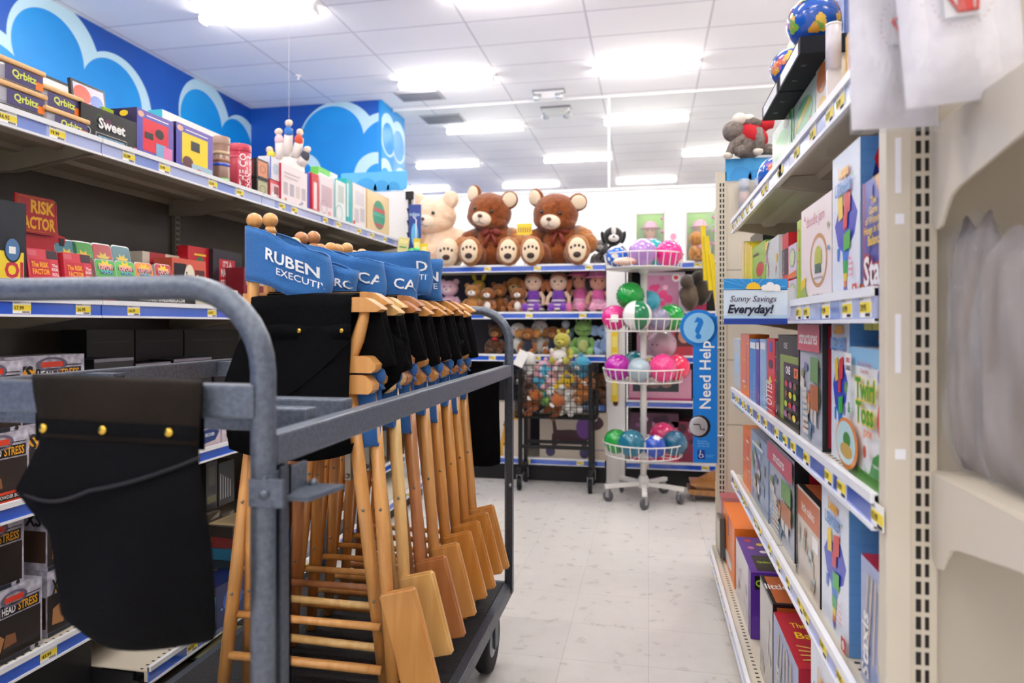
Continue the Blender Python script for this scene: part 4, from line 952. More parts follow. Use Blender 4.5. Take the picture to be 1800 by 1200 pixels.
place('red game spine with blue badge, right of the blue purple spines', 'board game', 1348, 1362, 596, ZR[2], 0.36, 0.07, RD, [('F', 'rect', 0.3, 0.82, 0.7, 0.95, BL), ('F', 'ell', 0.5, 0.66, 0.28, 0.06, K_), ('F', 'text', '1 OTTER', 0.7, 0.05, 0.45, W_, dict(rot=PI / 2, al='L', fit=0.4)), ('F', 'poly', [(0.3, 0.45), (0.5, 0.52), (0.7, 0.44), (0.5, 0.4)], YL)])
for k, (a, c, m, t, lab) in enumerate(((1336, 1347, C('#8fb4dc'), 'Last Flash', 'pale blue Last Flash spine next to the red game spine'), (1329, 1335, PUR, 'x', 'thin purple game spine between the two blue Flash spines'), (1318, 1329, C('#3f86d0'), 'Last Flash', 'blue Last Flash spine next to the orange box'))):
    place(lab, 'board game', a, c, 597, ZR[2], 0.36, 0.07, m, [('F', 'text', (t if t != 'x' else '~'), 0.75, 0.08, 0.5 * (0.022 / 0.02) * 0.13, C('#dceaf6') if k != 1 else YL, dict(rot=PI / 2, al='L', fit=0.8 if k != 1 else 0.1, bold=0.03)), ('F', 'rect', 0.1, 0.85, 0.9, 0.95, W_)])
place('orange game box at the far end of the shelf just below eye height', 'board game', 1302, 1317, 588, ZR[2], 0.36, 0.07, ORG, [('F', 'text', '~', 0.7, 0.1, 0.06, PUR, dict(rot=PI / 2, al='L', fit=0.8))] + scatter('F', 4, [W_, YL], 9, 0, 0.1, 1, 0.9, (0.1, 0.2), 0.1))
place('pale grey narrow box at the very end left of the orange game box', 'board game', 1290, 1301, 596, ZR[2], 0.37, 0.06, C('#c9cfd2'), [('F', 'rect', 0.2, 0.3, 0.8, 0.7, LBL)])

# -- fourth shelf
place('large blue Leaps and Ledges box on the fourth shelf, its patterned side facing out', 'board game', 1445, 1493, 888, ZR[3], 0.36, 0.30, LEAP_BODY, leaps_art(0.8))
def stake_art():
    A = [('F', 'rect', 0, 0, 1, 1, C('#98a4cc'))] + patches('F', 9, [C('#a8b2d6'), C('#8a97c4'), C('#b8c0dc')], 3)
    for k in range(5): A.append(('F', 'poly', [(0.1 + 0.16 * k, 0.25), (0.13 + 0.16 * k, 0.24), (0.3 + 0.12 * k, 0.9), (0.26 + 0.12 * k, 0.92)], C('#cdbb9c')))
    A += [('F', 'text', 'Staxis', 0.3, 0.08, 0.16, W_, dict(rot=PI / 2, al='L', bold=0.03)), ('T', 'rect', 0, 0, 1, 1, C('#b01c30')), ('R', 'rect', 0, 0, 1, 1, C('#b01c30')), ('R', 'text', 'staXis', 0.7, 0.1, 0.13, W_, dict(rot=PI / 2, al='L', bold=0.03)),
          ('T', 'text', 'The Game of', 0.3, 0.5, 0.16, YL, dict(rot=PI / 2, fit=0.7)), ('T', 'text', 'Balance', 0.5, 0.5, 0.2, YL, dict(rot=PI / 2, fit=0.7)), ('F', 'rect', 0.7, 0.55, 0.9, 0.6, YL)]
    for k in range(4): A.append(('T', 'poly', [(0.62 + 0.08 * k, 0.1), (0.64 + 0.08 * k, 0.1), (0.78, 0.9), (0.75, 0.9)], C('#d8b060')))
    return A
place('red topped Staxis box with clear lilac front beside the post on the fourth shelf', 'board game', 1514, 1578, 1037, ZR[3], 0.362, 0.16, C('#b01c30'), stake_art())
A = [('F', 'rect', 0, 0, 1, 1, C('#cfc4b8')), ('F', 'rect', 0.02, 0.68, 0.98, 0.97, C('#c2602a')), ('F', 'text', 'little cabins', 0.5, 0.78, 0.09, W_, dict(fit=0.8)), ('F', 'rect', 0.7, 0.5, 0.94, 0.64, W_)] + patches('F', 12, [C('#b8a890'), C('#9aa898'), C('#c8b8a8'), C('#a8604a'), C('#b8c8d0')], 21, 0.04, 0.03, 0.96, 0.64)
A += [('F', 'rect', 0, 0, 0.04, 1, K_), ('R', 'rect', 0, 0, 0.12, 1, K_), ('R', 'rect', 0.12, 0.02, 1, 0.98, C('#c2602a')), ('R', 'text', 'cabins', 0.7, 0.1, 0.12, W_, dict(rot=PI / 2, al='L', bold=0.03)), ('T', 'rect', 0.03, 0.12, 0.97, 1, C('#a8562c'))]
CAB = A
place('orange and black little cabins set on the fourth shelf left of the Leaps box', 'building set', 1402, 1442, 893, ZR[3], 0.36, 0.12, K_, A)
place('structures building set on the fourth shelf, dark red es side towards the aisle end', 'building set', 1352, 1397, 812, ZR[3], 0.365, 0.22, K_, struct_art())
place('clear fronted building set of mixed models left of the red sided structures set', 'building set', 1320, 1351, 785, ZR[3], 0.36, 0.2, C('#7f93b4'), [('F', 'rect', 0, 0, 1, 1, C('#9aaac4'))] + patches('F', 24, [C('#7c98c0'), C('#c8b8a0'), C('#98a878'), C('#b09ab8'), C('#d8d8dc'), C('#7a6a58')], 31) + [('F', 'text', '~', 0.5, 0.85, 0.08, W_, dict(fit=0.6))])
place('orange monster game box at the far end of the fourth shelf', 'board game', 1306, 1319, 760, ZR[3], 0.36, 0.15, ORG, [('F', 'text', '~', 0.7, 0.1, 0.06, PUR, dict(rot=PI / 2, al='L', fit=0.8))] + scatter('F', 4, [W_, C('#f8b060')], 19, 0, 0.1, 1, 0.9, (0.1, 0.2), 0.1))
place('teal card pack hanging at the far end above the fourth shelf', 'card game', 1291, 1305, 726, ZR[2] - 0.085, 0.37, 0.02, TEA, [('F', 'text', '4', 0.3, 0.4, 0.3, W_)], hh=0.05)

# -- base deck
BX = 0.315
place('lower Leaps and Ledges box standing on the base deck near the post', 'board game', 1426, 1482, 1231, ZR[4], 0.335, 0.16, LEAP_BODY, leaps_art(0.8))
place('red topped Staxis box on the base deck, second box from the post', 'board game', 1360, 1404, 1176, ZR[4], 0.333, 0.18, C('#b01c30'), stake_art())
place('orange topped little cabins box with clear side on the base deck', 'building set', 1336, 1359, 1062, ZR[4], 0.334, 0.2, K_, [('T', 'rect', 0.05, 0.05, 0.95, 0.95, C('#b8602c')), ('T', 'text', 'little cabins', 0.5, 0.4, 0.2, W_, dict(rot=PI / 2, fit=0.8)), ('R', 'rect', 0.05, 0.02, 0.95, 0.97, C('#c2602a')), ('R', 'text', 'cabins', 0.7, 0.3, 0.12, W_, dict(rot=PI / 2, al='L'))] + [('F', 'rect', 0.03, 0.02, 0.97, 0.97, C('#c9c6c4'))] + patches('F', 7, [C('#b9b6b8'), C('#d4d0cc'), C('#a8a4a0')], 2, 0.05, 0.05, 0.95, 0.95))
def qb(seed): return [('F', 'rect', 0, 0, 1, 1, C('#d8d4da')), ('F', 'rect', 0.85, 0, 1, 1, PUR), ('T', 'rect', 0, 0, 1, 1, PUR), ('R', 'rect', 0, 0, 1, 1, PUR), ('R', 'rect', 0.1, 0.75, 0.7, 0.95, K_), ('R', 'text', 'Qubix', 0.4, 0.8, 0.09, LIM, dict(fit=0.55, bold=0.05)), ('R', 'text', 'Qubix', 0.7, 0.1, 0.1, LIM, dict(rot=PI / 2, al='L')),
    ('T', 'rect', 0.55, 0.2, 0.95, 0.75, K_), ('T', 'text', 'Qubix', 0.75, 0.48, 0.16, LIM, dict(rot=PI / 2, fit=0.4, bold=0.05))] + [('T', 'ell', 0.12 + 0.11 * i, 0.3 + 0.3 * (i % 2), 0.04, 0.1, [RD, YL, PNK, W_][i % 4]) for i in range(4)] + patches('F', 6, [C('#c4c0c8'), C('#e4e0e4')], seed, 0.03, 0.03, 0.8, 0.97)
place('purple Qubix puzzle box on the base deck, front one of the pair', 'puzzle', 1294, 1320, 1006, ZR[4], 0.335, 0.12, PUR, qb(1))
place('purple Qubix puzzle box behind the front one on the base deck', 'puzzle', 1320, 1345, 936, ZR[4], 0.457, 0.12, PUR, qb(2), hh=0.30)
place('orange topped game box on the base deck left of the purple puzzle boxes', 'board game', 1271, 1291, 929, ZR[4], 0.334, 0.2, ORG, [('F', 'text', '~', 0.5, 0.62, 0.1, PUR, dict(rot=PI / 2, fit=0.6)), ('F', 'ell', 0.5, 0.2, 0.3, 0.1, W_), ('T', 'rect', 0, 0.4, 1, 0.7, C('#f29a3c')), ('T', 'text', '~', 0.5, 0.45, 0.2, RD, dict(fit=0.9))])
place('red structures box with es lettering at the far end of the base deck', 'building set', 1259, 1269, 875, ZR[4], 0.334, 0.2, C('#c98a90'), [('R', 'rect', 0, 0, 1, 0.6, MAR), ('R', 'text', 'es', 0.35, 0.2, 0.3, W_, dict(rot=0, bold=0.05)), ('T', 'rect', 0, 0, 1, 1, C('#c8606c')), ('F', 'rect', 0.1, 0.1, 0.9, 0.9, C('#d4c4c4'))])
o = box_mb(0.14, 0.02, 0.17, C('#4a4a48'), [('F', 'rect', 0.1, 0.1, 0.9, 0.9, C('#c4c0ac'))]).build('game_box', loc=(0.31, 3.20, ZR[4] + 0.016), rot=(0, R(-5), -PI / 2)); tag(o, 'thin grey backed board game propped at the far end of the base deck', 'board game')
o = box_mb(0.10, 0.10, 0.12, YL, [('F', 'rect', 0, 0.6, 1, 1, RD), ('R', 'rect', 0, 0.6, 1, 1, RD)]).build('game_box', loc=(0.45, 3.32, ZR[4] + 0.001), rot=(0, 0, -PI / 2)); tag(o, 'small red and yellow carton behind the propped grey game', 'board game')

# -- top shelf
place('pale green game box with cartoon pattern, far end of the top right shelf', 'board game', 1358, 1392, 186, ZR[0], 0.36, 0.06, C('#d4ecd0'), [('F', 'rect', 0, 0, 1, 1, C('#dff0dc')), ('F', 'ell', 0.5, 0.6, 0.36, 0.2, C('#8fd08a')), ('F', 'ell', 0.4, 0.3, 0.3, 0.16, C('#c4e6c0')), ('F', 'ell', 0.75, 0.85, 0.12, 0.08, C('#b8b090')), ('F', 'rect', 0.9, 0, 1, 1, C('#39b24a'))])
place('green and yellow game box, second along the top right shelf', 'board game', 1394, 1433, 133, ZR[0], 0.36, 0.06, C('#cfe4d4'), [('F', 'ell', 0.5, 0.62, 0.4, 0.28, C('#7cc48c')), ('F', 'poly', [(0.1, 0.55), (0.8, 0.8), (0.85, 0.7), (0.12, 0.45)], C('#e4c83c')), ('F', 'ell', 0.4, 0.2, 0.36, 0.16, W_), ('F', 'rect', 0.75, 0.3, 0.9, 0.42, RD), ('F', 'rect', 0, 0, 0.06, 1, C('#39b24a'))])
place('white and orange TACO game box, third along the top right shelf', 'board game', 1434, 1457, 88, ZR[0], 0.36, 0.06, C('#f2e6d6'), [('F', 'ell', 0.5, 0.75, 0.4, 0.2, C('#e88a3c')), ('F', 'text', 'TACO', 0.5, 0.6, 0.1, BRN, dict(fit=0.8)), ('F', 'ell', 0.5, 0.3, 0.35, 0.18, C('#f4c060')), ('F', 'rect', 0.1, 0.05, 0.9, 0.2, LBL)])
place('yellow and peach game box on the top right shelf by the white bags', 'board game', 1486, 1520, 18, ZR[0], 0.36, 0.06, C('#e8b43c'), [('F', 'rect', 0.12, 0, 1, 1, C('#f4cdb0')), ('F', 'ell', 0.55, 0.5, 0.3, 0.3, C('#e8864a')), ('F', 'rect', 0.2, 0.05, 0.9, 0.15, PNK)])
b = MB(); b.lathe([(0.014, 0), (0.014, 0.085)], mat('#eeeaf2', 0.15, alpha=0.75), n=16); o = b.build('clear_tube', loc=(0.345, yat(1465, 0.345), ZR[0] + 0.075)); 
b = MB(); b.lathe([(0.0145, 0), (0.0145, 0.004)], W_, n=16); b.build('cap', o, loc=(0, 0, 0.082)); b = MB(); b.box((-0.012, -0.004, -0.08), (0.012, 0.004, 0.0), M_RAILW); b.build('stem', o)
tag(o, 'clear plastic sign tube clipped upright on the top right shelf lip', 'sign holder')
place('deep blue box with white discs behind the globes on the top right shelf', 'board game', 1458, 1484, -30, ZR[0] + 0.0, 0.42, 0.06, C('#1c4fa8'), scatter('F', 9, [C('#d8e4f0'), C('#c8d8ec')], 14, 0, 0.4, 1, 1, (0.08, 0.14), 0.3), hh=0.42)
# grey display trays resting on the green boxes and jutting over the lip; globes ride on them
for k, (y0, y1) in enumerate(((1.72, 1.95), (1.48, 1.71))):
    b = MB(); b.box((0.303, y0, 1.752), (0.412, y1, 1.787), mat('#1e2129', 0.7, spec=0.2)); b.box((0.3025, y0 + 0.02, 1.757), (0.303, y1 - 0.02, 1.782), C('#d9dbe2'))
    for q in (0.3, 0.7): b.lathe([(0.006, 1.7516), (0.006, 1.752)], K_, (0.325, y0 + (y1 - y0) * q, 0), n=12)
    o = b.build('display_tray'); tag(o, ['dark grey display tray over the lip under the smaller upper globe', 'dark grey display tray over the lip under the large globe'][k], 'tray')
# inflatable globes: each a ball whose map is part of its mesh
M_SEA = mat('#1b56b8', 0.18, coat=0.6, name='glossy_globe_blue')
LANDC = [mat(h, 0.2, coat=0.5) for h in ('#e8a83a', '#e2683c', '#7ab04a', '#b06ab0', '#f0c85a', '#e89060')]
def globe(label, c, r, seed, rot=(0, 0, 0)):
    rd = random.Random(seed); b = MB(); b.ell((0, 0, 0), r, M_SEA, n=32, k=20)
    cells = []
    # continents as patches hugging the sphere: chains of overlapping lobes, each lobe a country colour
    for (lo0, la0, n) in ((0.2, 0.5, 9), (0.5, -0.1, 9), (1.4, 0.6, 10), (2.2, -0.4, 5), (-1.4, 0.6, 9), (-1.1, -0.3, 7), (3.0, 0.5, 8)):
        lo, la = lo0, la0
        for k in range(n):
            rr = rd.uniform(0.12, 0.24); m = rd.choice(LANDC); q = []
            e = r * (1.004 + 0.0016 * (len(cells) % 9)); cells.append(1); ph = rd.uniform(0, 6)
            M_ = Euler((0, -la, lo)).to_matrix()
            vs = [M_ @ Vector((1, 0, 0)) * e]
            for ring in (0.55, 1.0):
                for i in range(12):
                    t = 2 * PI * i / 12; w_ = rr * ring * (1 + 0.25 * math.sin(3 * t + ph))
                    vs.append(M_ @ Vector((math.cos(w_), math.sin(w_) * math.cos(t), math.sin(w_) * math.sin(t))) * e)
            f = [(0, 1 + i, 1 + (i + 1) % 12) for i in range(12)] + [(1 + i, 13 + i, 13 + (i + 1) % 12, 1 + (i + 1) % 12) for i in range(12)]
            b.add(vs, f, m, True)
            lo += rd.uniform(-0.26, 0.26); la = max(-0.9, min(1.1, la + rd.uniform(-0.25, 0.2)))
    b.tube([(r * 1.002 * math.cos(2 * PI * i / 40), r * 1.002 * math.sin(2 * PI * i / 40), 0) for i in range(40)], r * 0.008, M_SEA, n=5, closed=True)
    o = b.build('globe_ball', loc=c, rot=rot); return tag(o, label, 'globe', 'inflatable globes on the top right shelf')
def gl(px, py, zc): return at(px, py, zc)
globe('large inflatable globe in the middle of the trio on the top right shelf', Vector((0.345, 1.555, 1.7885 + 0.0545)), 0.054, 3, (0.2, 0.1, 2.6))
globe('inflatable globe left of and below the large one on the top right shelf', Vector((0.345, 1.80, 1.7885 + 0.0475)), 0.047, 5, (0.1, 0.1, 1.5))
globe('lowest inflatable globe, half hidden behind the pale green game box', Vector((0.412, 2.33, 1.612 + 0.067)), 0.066, 8, (0.3, 0.1, 4.0))
b = MB(); b.ell((0, 0, 0), (0.05, 0.05, 0.085), mat('#cfe6c0', 0.25, coat=0.4), n=20, k=14)
for i in range(5):
    t = 2 * PI * i / 5; b.ell((0.042 * math.cos(t), 0.042 * math.sin(t), 0.02 * math.sin(3 * t)), (0.014, 0.014, 0.03), mat(['#f0b890', '#9cc8a0', '#e8d890', '#a0b8d8', '#e0a8b0'][i], 0.3), n=10, k=8)
o = b.build('balloon_toy', loc=(0.40, 1.86, 1.7885 + 0.1)); tag(o, 'pale green inflatable toy above the globes at the top edge', 'inflatable toy')
# ---------------------------------------------------------------- goods on the left-hand shelves
def placeL(label, cat, pxa, pxb, yt, z, X, d, body, art, name='game_box', group=None, hh=None, bev=0.0, gap=0.002, tilt=0.0, yaw=0.0):
    Ya, Yb = yat(pxa, X), yat(pxb, X); w = abs(Yb - Ya) - gap; h = hh or zat(yt, X, min(Ya, Yb)) - z
    o = box_mb(w, d, h, body, art, bev).build(name, loc=(X, (Ya + Yb) / 2, z + 0.0006), rot=Euler((0, 0, PI / 2 + yaw)) if not tilt else (Euler((0, 0, PI / 2 + yaw)).to_matrix() @ Euler((-tilt, 0, 0)).to_matrix()).to_euler())
    return tag(o, label, cat, group)
Z1, Z2, Z3, Z4, Z5 = ZL[0], ZL[1], ZL[2], ZL[3], 0.12
# wooden lidded puzzle tubs: clear tub with dark label band, wooden lid
M_CLEAR = mat('#e9ecf4', 0.08, alpha=0.35, name='clear_plastic')
M_LIDW = noisemat('light_wood_lid', '#d6a066', '#e8bd86', (3, 60, 60), rough=0.5)
def tub(label, y, z, X=-1.73, yaw=0.0, L_=0.155, h=0.066):
    t = thing('puzzle_tub', label, 'puzzle', (X, y, z + 0.0008), PI / 2 + yaw, 'clear puzzle tubs with wooden lids')
    b = MB(); b.box((-L_ / 2, 0, 0), (L_ / 2, 0.1, h - 0.015), M_CLEAR, bev=0.01); b.build('tub', t)
    b = MB(); b.box((-L_ / 2 + 0.012, 0.006, 0.004), (L_ / 2 - 0.012, 0.092, h - 0.02), C('#b9b4cc')); b.build('contents', t)
    b = MB(); b.box((-L_ / 2 - 0.004, -0.004, h - 0.015), (L_ / 2 + 0.004, 0.104, h), M_LIDW, bev=0.005); b.build('lid', t)
    b = MB(); b.box((-L_ / 2 + 0.03, -0.0012, 0.006), (L_ / 2 - 0.006, -0.0006, h - 0.018), C('#453b6e')); b.box((L_ / 2 - 0.03, -0.0016, 0.006), (L_ / 2 - 0.006, -0.0011, 0.028), ORG)
    M = TR(-L_ / 2 + 0.05, -0.0018, 0.02, PI / 2); b.text('Qrbitz', M, 0.02, C('#d6de62'), bold=0.05, fit=0.082); b.build('label_band', t)
    return t
y0 = yat(36, -1.73)
tub('upper puzzle tub of the stack at the left edge of the top shelf', y0, Z1 + 0.030 + 0.066); tub('lower puzzle tub of the stack at the left edge of the top shelf', y0 + 0.006, Z1 + 0.030)
o = box_mb(0.15, 0.12, 0.028, BRN, []).build('carton', loc=(-1.735, y0, Z1 + 0.0004), rot=(0, 0, PI / 2)); tag(o, 'flat brown carton under the tub stack at the left edge', 'carton')
y1 = yat(110, -1.73)
tub('upper puzzle tub in front of the framed picture cases', y1, Z1 + 0.066, -1.735); tub('lower puzzle tub in front of the framed picture cases', y1 + 0.012, Z1, -1.722)
tub('puzzle tub cut off by the left edge of the photo', y0 - 0.165, Z1 + 0.002)
# black picture cases, leaning, one behind the other
for k in range(4):
    art = [('F', 'rect', 0.03, 0.03, 0.97, 0.97, C('#3a3a46'))]
    if k == 0: art += [('F', 'rect', 0.07, 0.05, 0.93, 0.95, C('#f3ecec')), ('F', 'poly', [(0.5, 0.05), (0.93, 0.05), (0.93, 0.6), (0.75, 0.5)], C('#8cbc84')), ('F', 'poly', [(0.55, 0.7), (0.68, 0.78), (0.72, 0.5), (0.62, 0.4), (0.52, 0.52)], C('#c87a84')), ('F', 'poly', [(0.6, 0.3), (0.9, 0.12), (0.86, 0.06), (0.62, 0.2)], W_)]
    o = box_mb(0.155, 0.012, 0.22, K_, art).build('picture_case', loc=(-1.85 - 0.016 * k, yat(103, -1.86) - 0.014 * k, Z1 + 0.008), rot=(Euler((0, 0, PI / 2)).to_matrix() @ Euler((-0.18, 0, 0)).to_matrix()).to_euler())
    tag(o, ['front black framed puzzle case with a white picture on the top left shelf', 'black framed case directly behind the white picture case', 'third black framed case behind the white picture case', 'rearmost black framed case of the leaning four'][k], 'picture case', 'leaning black framed cases')
o = box_mb(0.14, 0.012, 0.215, K_, [('F', 'rect', 0.05, 0.04, 0.95, 0.96, C('#d8d4e8')), ('F', 'ell', 0.3, 0.8, 0.25, 0.14, C('#d8543c')), ('F', 'ell', 0.72, 0.74, 0.2, 0.12, C('#6a8ad8')), ('F', 'ell', 0.5, 0.5, 0.3, 0.2, C('#d87a9c'))]).build('picture_case', loc=(-1.79, yat(166, -1.79), Z1 + 0.005), rot=(Euler((0, 0, PI / 2)).to_matrix() @ Euler((-0.12, 0, 0)).to_matrix()).to_euler())
tag(o, 'framed case with red and blue picture behind the black Sweet box', 'picture case')
A = [('F', 'rect', 0, 0, 1, 0.16, C('#4a3630')), ('F', 'ring', 0.3, 0.75, 0.05, 0.09, 0.15, C('#4a7a3a')), ('F', 'ell', 0.46, 0.66, 0.07, 0.13, C('#5a2040')), ('F', 'ell', 0.66, 0.62, 0.06, 0.11, C('#4c4430')),
     ('F', 'rect', 0.24, 0.2, 0.8, 0.34, W_), ('F', 'rect', 0.245, 0.21, 0.795, 0.33, K_), ('F', 'text', '~', 0.52, 0.24, 0.055, SKYB, dict(fit=0.48)), ('F', 'ring', 0.1, 0.3, 0.05, 0.1, 0.15, W_), ('F', 'rect', 0.42, 0.05, 0.68, 0.13, K_), ('F', 'rect', 0.93, 0.18, 0.99, 0.26, PNK), ('F', 'text', '8+', 0.88, 0.2, 0.05, W_), ('F', 'text', 'Sweet', 0.52, 0.48, 0.27, W_, dict(bold=0.05, fit=0.66))]
placeL('black Sweet game box with white lettering on the top left shelf', 'board game', 142, 241, 178, Z1, -1.725, 0.06, K_, A)
placeL('small lime green box peeking behind the black Sweet box', 'board game', 181, 200, 187, Z1, -1.80, 0.03, LIM, [])
def win(col, hole, extra): return [('F', 'rect', 0, 0, 1, 1, C('#6a5ab4')), ('F', 'rect', 0.0, 0.0, 0.18, 0.9, C('#4a48b0')), ('F', 'rect', 0.15, 0.2, 0.85, 0.84, col), ('L', 'rect', 0, 0, 1, 1, C('#241a48')), ('L', 'ell', 0.7, 0.9, 0.1, 0.06, YL), ('F', 'text', '~', 0.55, 0.9, 0.05, W_, dict(fit=0.6)), ('F', 'ell', 0.1, 0.9, 0.08, 0.06, C('#e8b8a0'))] + hole + extra
placeL('purple box with a red puzzle in its window, right of the black Sweet box', 'puzzle', 240, 305, 188, Z1, -1.725, 0.17, C('#241a48'), win(C('#e0203a'), [('F', 'ell', 0.6, 0.62, 0.12, 0.1, K_), ('F', 'rect', 0.2, 0.45, 0.42, 0.58, K_)], [('F', 'rect', 0.5, 0.12, 0.78, 0.42, C('#7ab0d8')), ('F', 'rect', 0.7, 0.1, 0.95, 0.4, PNK)]))
placeL('purple box with a yellow puzzle in its window', 'puzzle', 309, 374, 213, Z1, -1.725, 0.1, C('#241a48'), win(C('#f4d61e'), [('F', 'rect', 0.38, 0.52, 0.62, 0.72, K_)], [('F', 'ell', 0.3, 0.25, 0.14, 0.12, C('#5a2a2a')), ('F', 'rect', 0.4, 0.02, 0.98, 0.25, C('#a8c8d8')), ('F', 'ell', 0.6, 0.12, 0.08, 0.05, RD), ('F', 'ell', 0.8, 0.1, 0.08, 0.05, GN)]))
placeL('long white box with teal end behind the two purple boxes', 'game box', 285, 405, 192, Z1, -1.84, 0.09, W_, [('L', 'rect', 0, 0, 1, 1, C('#46c0d8')), ('L', 'rect', 0, 0, 0.3, 1, W_)])
def tin(label, px, w_px, ytop, m, art_text, lid, X=-1.75, rings=()):
    Y = yat(px, X); r = w_px / 2 * zc_of(X, Y) / 1200; h = zat(ytop, X, Y) - Z1
    t = thing('game_tin', label, 'tin', (X, Y, Z1 + 0.0006), 0)
    b = MB(); b.lathe([(r * 0.96, 0), (r, 0.004), (r, h * 0.84)], m, n=32)
    for (z0, z1, mm) in rings: b.lathe([(r * 1.004, h * z0), (r * 1.004, h * z1)], mm, n=32)
    # lettering wrapped round the tin, reading upwards
    for (tx, ang, zz, sz, mm) in art_text:
        v_, f_, wd = text_geo(tx, 0.03); q = []
        for (u, v) in v_:
            a = R(ang) - (v * sz) / r; q.append((r * 1.008 * math.cos(a), r * 1.008 * math.sin(a), h * zz + u * sz))
        b.add(q, [f[::-1] for f in f_], mm)
    b.build('tin_body', t)
    b = MB(); b.lathe([(r * 1.01, h * 0.84), (r * 1.02, h * 0.85), (r * 1.02, h * 0.985), (r * 0.99, h)], lid, n=32); b.build('lid', t)
    return t
M_DINO = mat('#8a6a5c', 0.3, coat=0.3)
tin('brown see-through tin with wave stripes beside the yellow window box', 389, 28, 242, M_DINO, [], C('#b09080'), rings=((0.62, 0.7, C('#c8a888')), (0.4, 0.46, BL), (0.04, 0.16, C('#7cb878')), (0.48, 0.56, C('#a87860'))))
tin('red cylinder tin with white writing running up its side', 422, 37, 256, C('#b8304a'), [("DON'T TIP", 4, 0.08, 0.021, W_), ('THE COW', -26, 0.1, 0.028, W_)], C('#c23a54'), rings=((0.70, 0.74, C('#d8607a')),))
for k, (yt, zz, hh, m, lab) in enumerate(((266, Z1 + 0.093, 0.087, C('#e0906c'), 'small black box with orange panel, upper of two by the red tin'), (306, Z1, 0.09, C('#b8b890'), 'small black box with sage panel, lower of two by the red tin'))):
    placeL(lab, 'puzzle', 451, 472, yt, zz, -1.735, 0.07, K_, [('F', 'rect', 0.1, 0.1, 0.9, 0.9, m), ('F', 'ring', 0.5, 0.5, 0.26, 0.2, 0.2, C('#8a6a5a')), ('L', 'rect', 0.2, 0.1, 0.8, 0.9, C('#6a2a2a') if k == 0 else K_), ('L', 'text', '~', 0.6, 0.1, 0.2, W_, dict(rot=PI / 2, al='L', fit=0.8))], hh=hh)
wins = [C('#c8bcc4'), C('#b8b0bc'), C('#d8c8c8')]
def bus(edge): return [('F', 'rect', 0, 0, 1, 1, C('#f4e8ec'))] + [('F', 'rect', 0.08 + 0.23 * k, 0.28, 0.24 + 0.23 * k, 0.58, wins[k % 3]) for k in range(4)] + [('F', 'rect', 0.1, 0.7, 0.6, 0.74, C('#d8c4cc')), ('F', 'rect', 0.1, 0.8, 0.7, 0.83, C('#d8c4cc')), ('T', 'rect', 0, 0, 1, 1, edge), ('L', 'rect', 0, 0, 1, 1, C('#e8e4f0')), ('L', 'rect', 0, 0, 0.14, 1, BL), ('L', 'rect', 0.86, 0, 1, 1, edge)] + scatter('F', 7, [C('#d88a6a'), C('#c8605a'), C('#8aa8c8'), C('#d8b080'), TEA], 17, 0, 0.02, 1, 0.24, (0.03, 0.05), 1.0)
placeL('white box with red top edge and little windows, right of the small black boxes', 'toy set', 494, 540, 286, Z1, -1.725, 0.09, C('#c83a4e'), bus(C('#c83a4e')))
placeL('white box with blue side and toy picture, upper one behind the red edged box', 'toy set', 474, 492, 285, Z1 + 0.11, -1.735, 0.06, C('#e4e4ee'), [('F', 'rect', 0, 0, 0.12, 1, BL), ('F', 'ell', 0.6, 0.5, 0.3, 0.25, C('#b8c8dc')), ('T', 'rect', 0, 0, 1, 1, RD)], hh=0.105)
placeL('small red box with toy picture beneath the blue sided box', 'toy set', 474, 492, 285, Z1, -1.735, 0.06, C('#d8404e'), [('F', 'rect', 0.08, 0.08, 0.9, 0.85, C('#e8c4cc')), ('F', 'ell', 0.4, 0.3, 0.25, 0.2, W_), ('F', 'rect', 0.4, 0.4, 0.85, 0.75, C('#8a4a50'))], hh=0.106)
placeL('blue spined game standing left of the red spined one', 'board game', 541, 546, 303, Z1, -1.735, 0.08, C('#5a6ac8'), [])
placeL('red spined game with white label standing beside the pink window box', 'board game', 548, 560, 303, Z1, -1.725, 0.09, RD, [('F', 'rect', 0.25, 0.15, 0.75, 0.8, C('#f4dce0')), ('F', 'ell', 0.5, 0.07, 0.3, 0.04, W_)])
placeL('white and pink box with large window and drawn wheel', 'toy set', 562, 586, 306, Z1, -1.725, 0.09, C('#f2e4ea'), [('F', 'rect', 0.12, 0.3, 0.9, 0.78, C('#cdb0bc')), ('F', 'ring', 0.3, 0.28, 0.24, 0.16, 0.12, C('#a89aa8')), ('F', 'ell', 0.7, 0.14, 0.12, 0.07, C('#d8a0a0'))])
placeL('lime topped white box standing behind the pink window box', 'toy set', 560, 593, 292, Z1, -1.82, 0.05, C('#f2f6ee'), [('L', 'rect', 0, 0, 1, 1, C('#6cc84a')), ('F', 'rect', 0, 0.9, 0.6, 1, C('#6cc84a')), ('F', 'rect', 0.4, 0.82, 0.95, 0.86, C('#3a6a4a'))])
placeL('white box with teal edges and drawn machine, left of the teal spine', 'toy set', 588, 608, 314, Z1, -1.725, 0.08, C('#e8f4f4'), [('F', 'rect', 0, 0, 0.08, 1, C('#22b0b8')), ('F', 'ring', 0.4, 0.25, 0.3, 0.18, 0.12, C('#9ab0b8')), ('F', 'rect', 0.3, 0.5, 0.8, 0.9, C('#c4d0cc')), ('T', 'rect', 0, 0, 1, 1, C('#22b0b8'))])
placeL('tall teal spined game near the far end of the top left shelf', 'board game', 609, 619, 313, Z1, -1.725, 0.09, C('#1fb4b8'), [('F', 'rect', 0, 0.2, 0.35, 0.9, C('#d8f0f0'))])
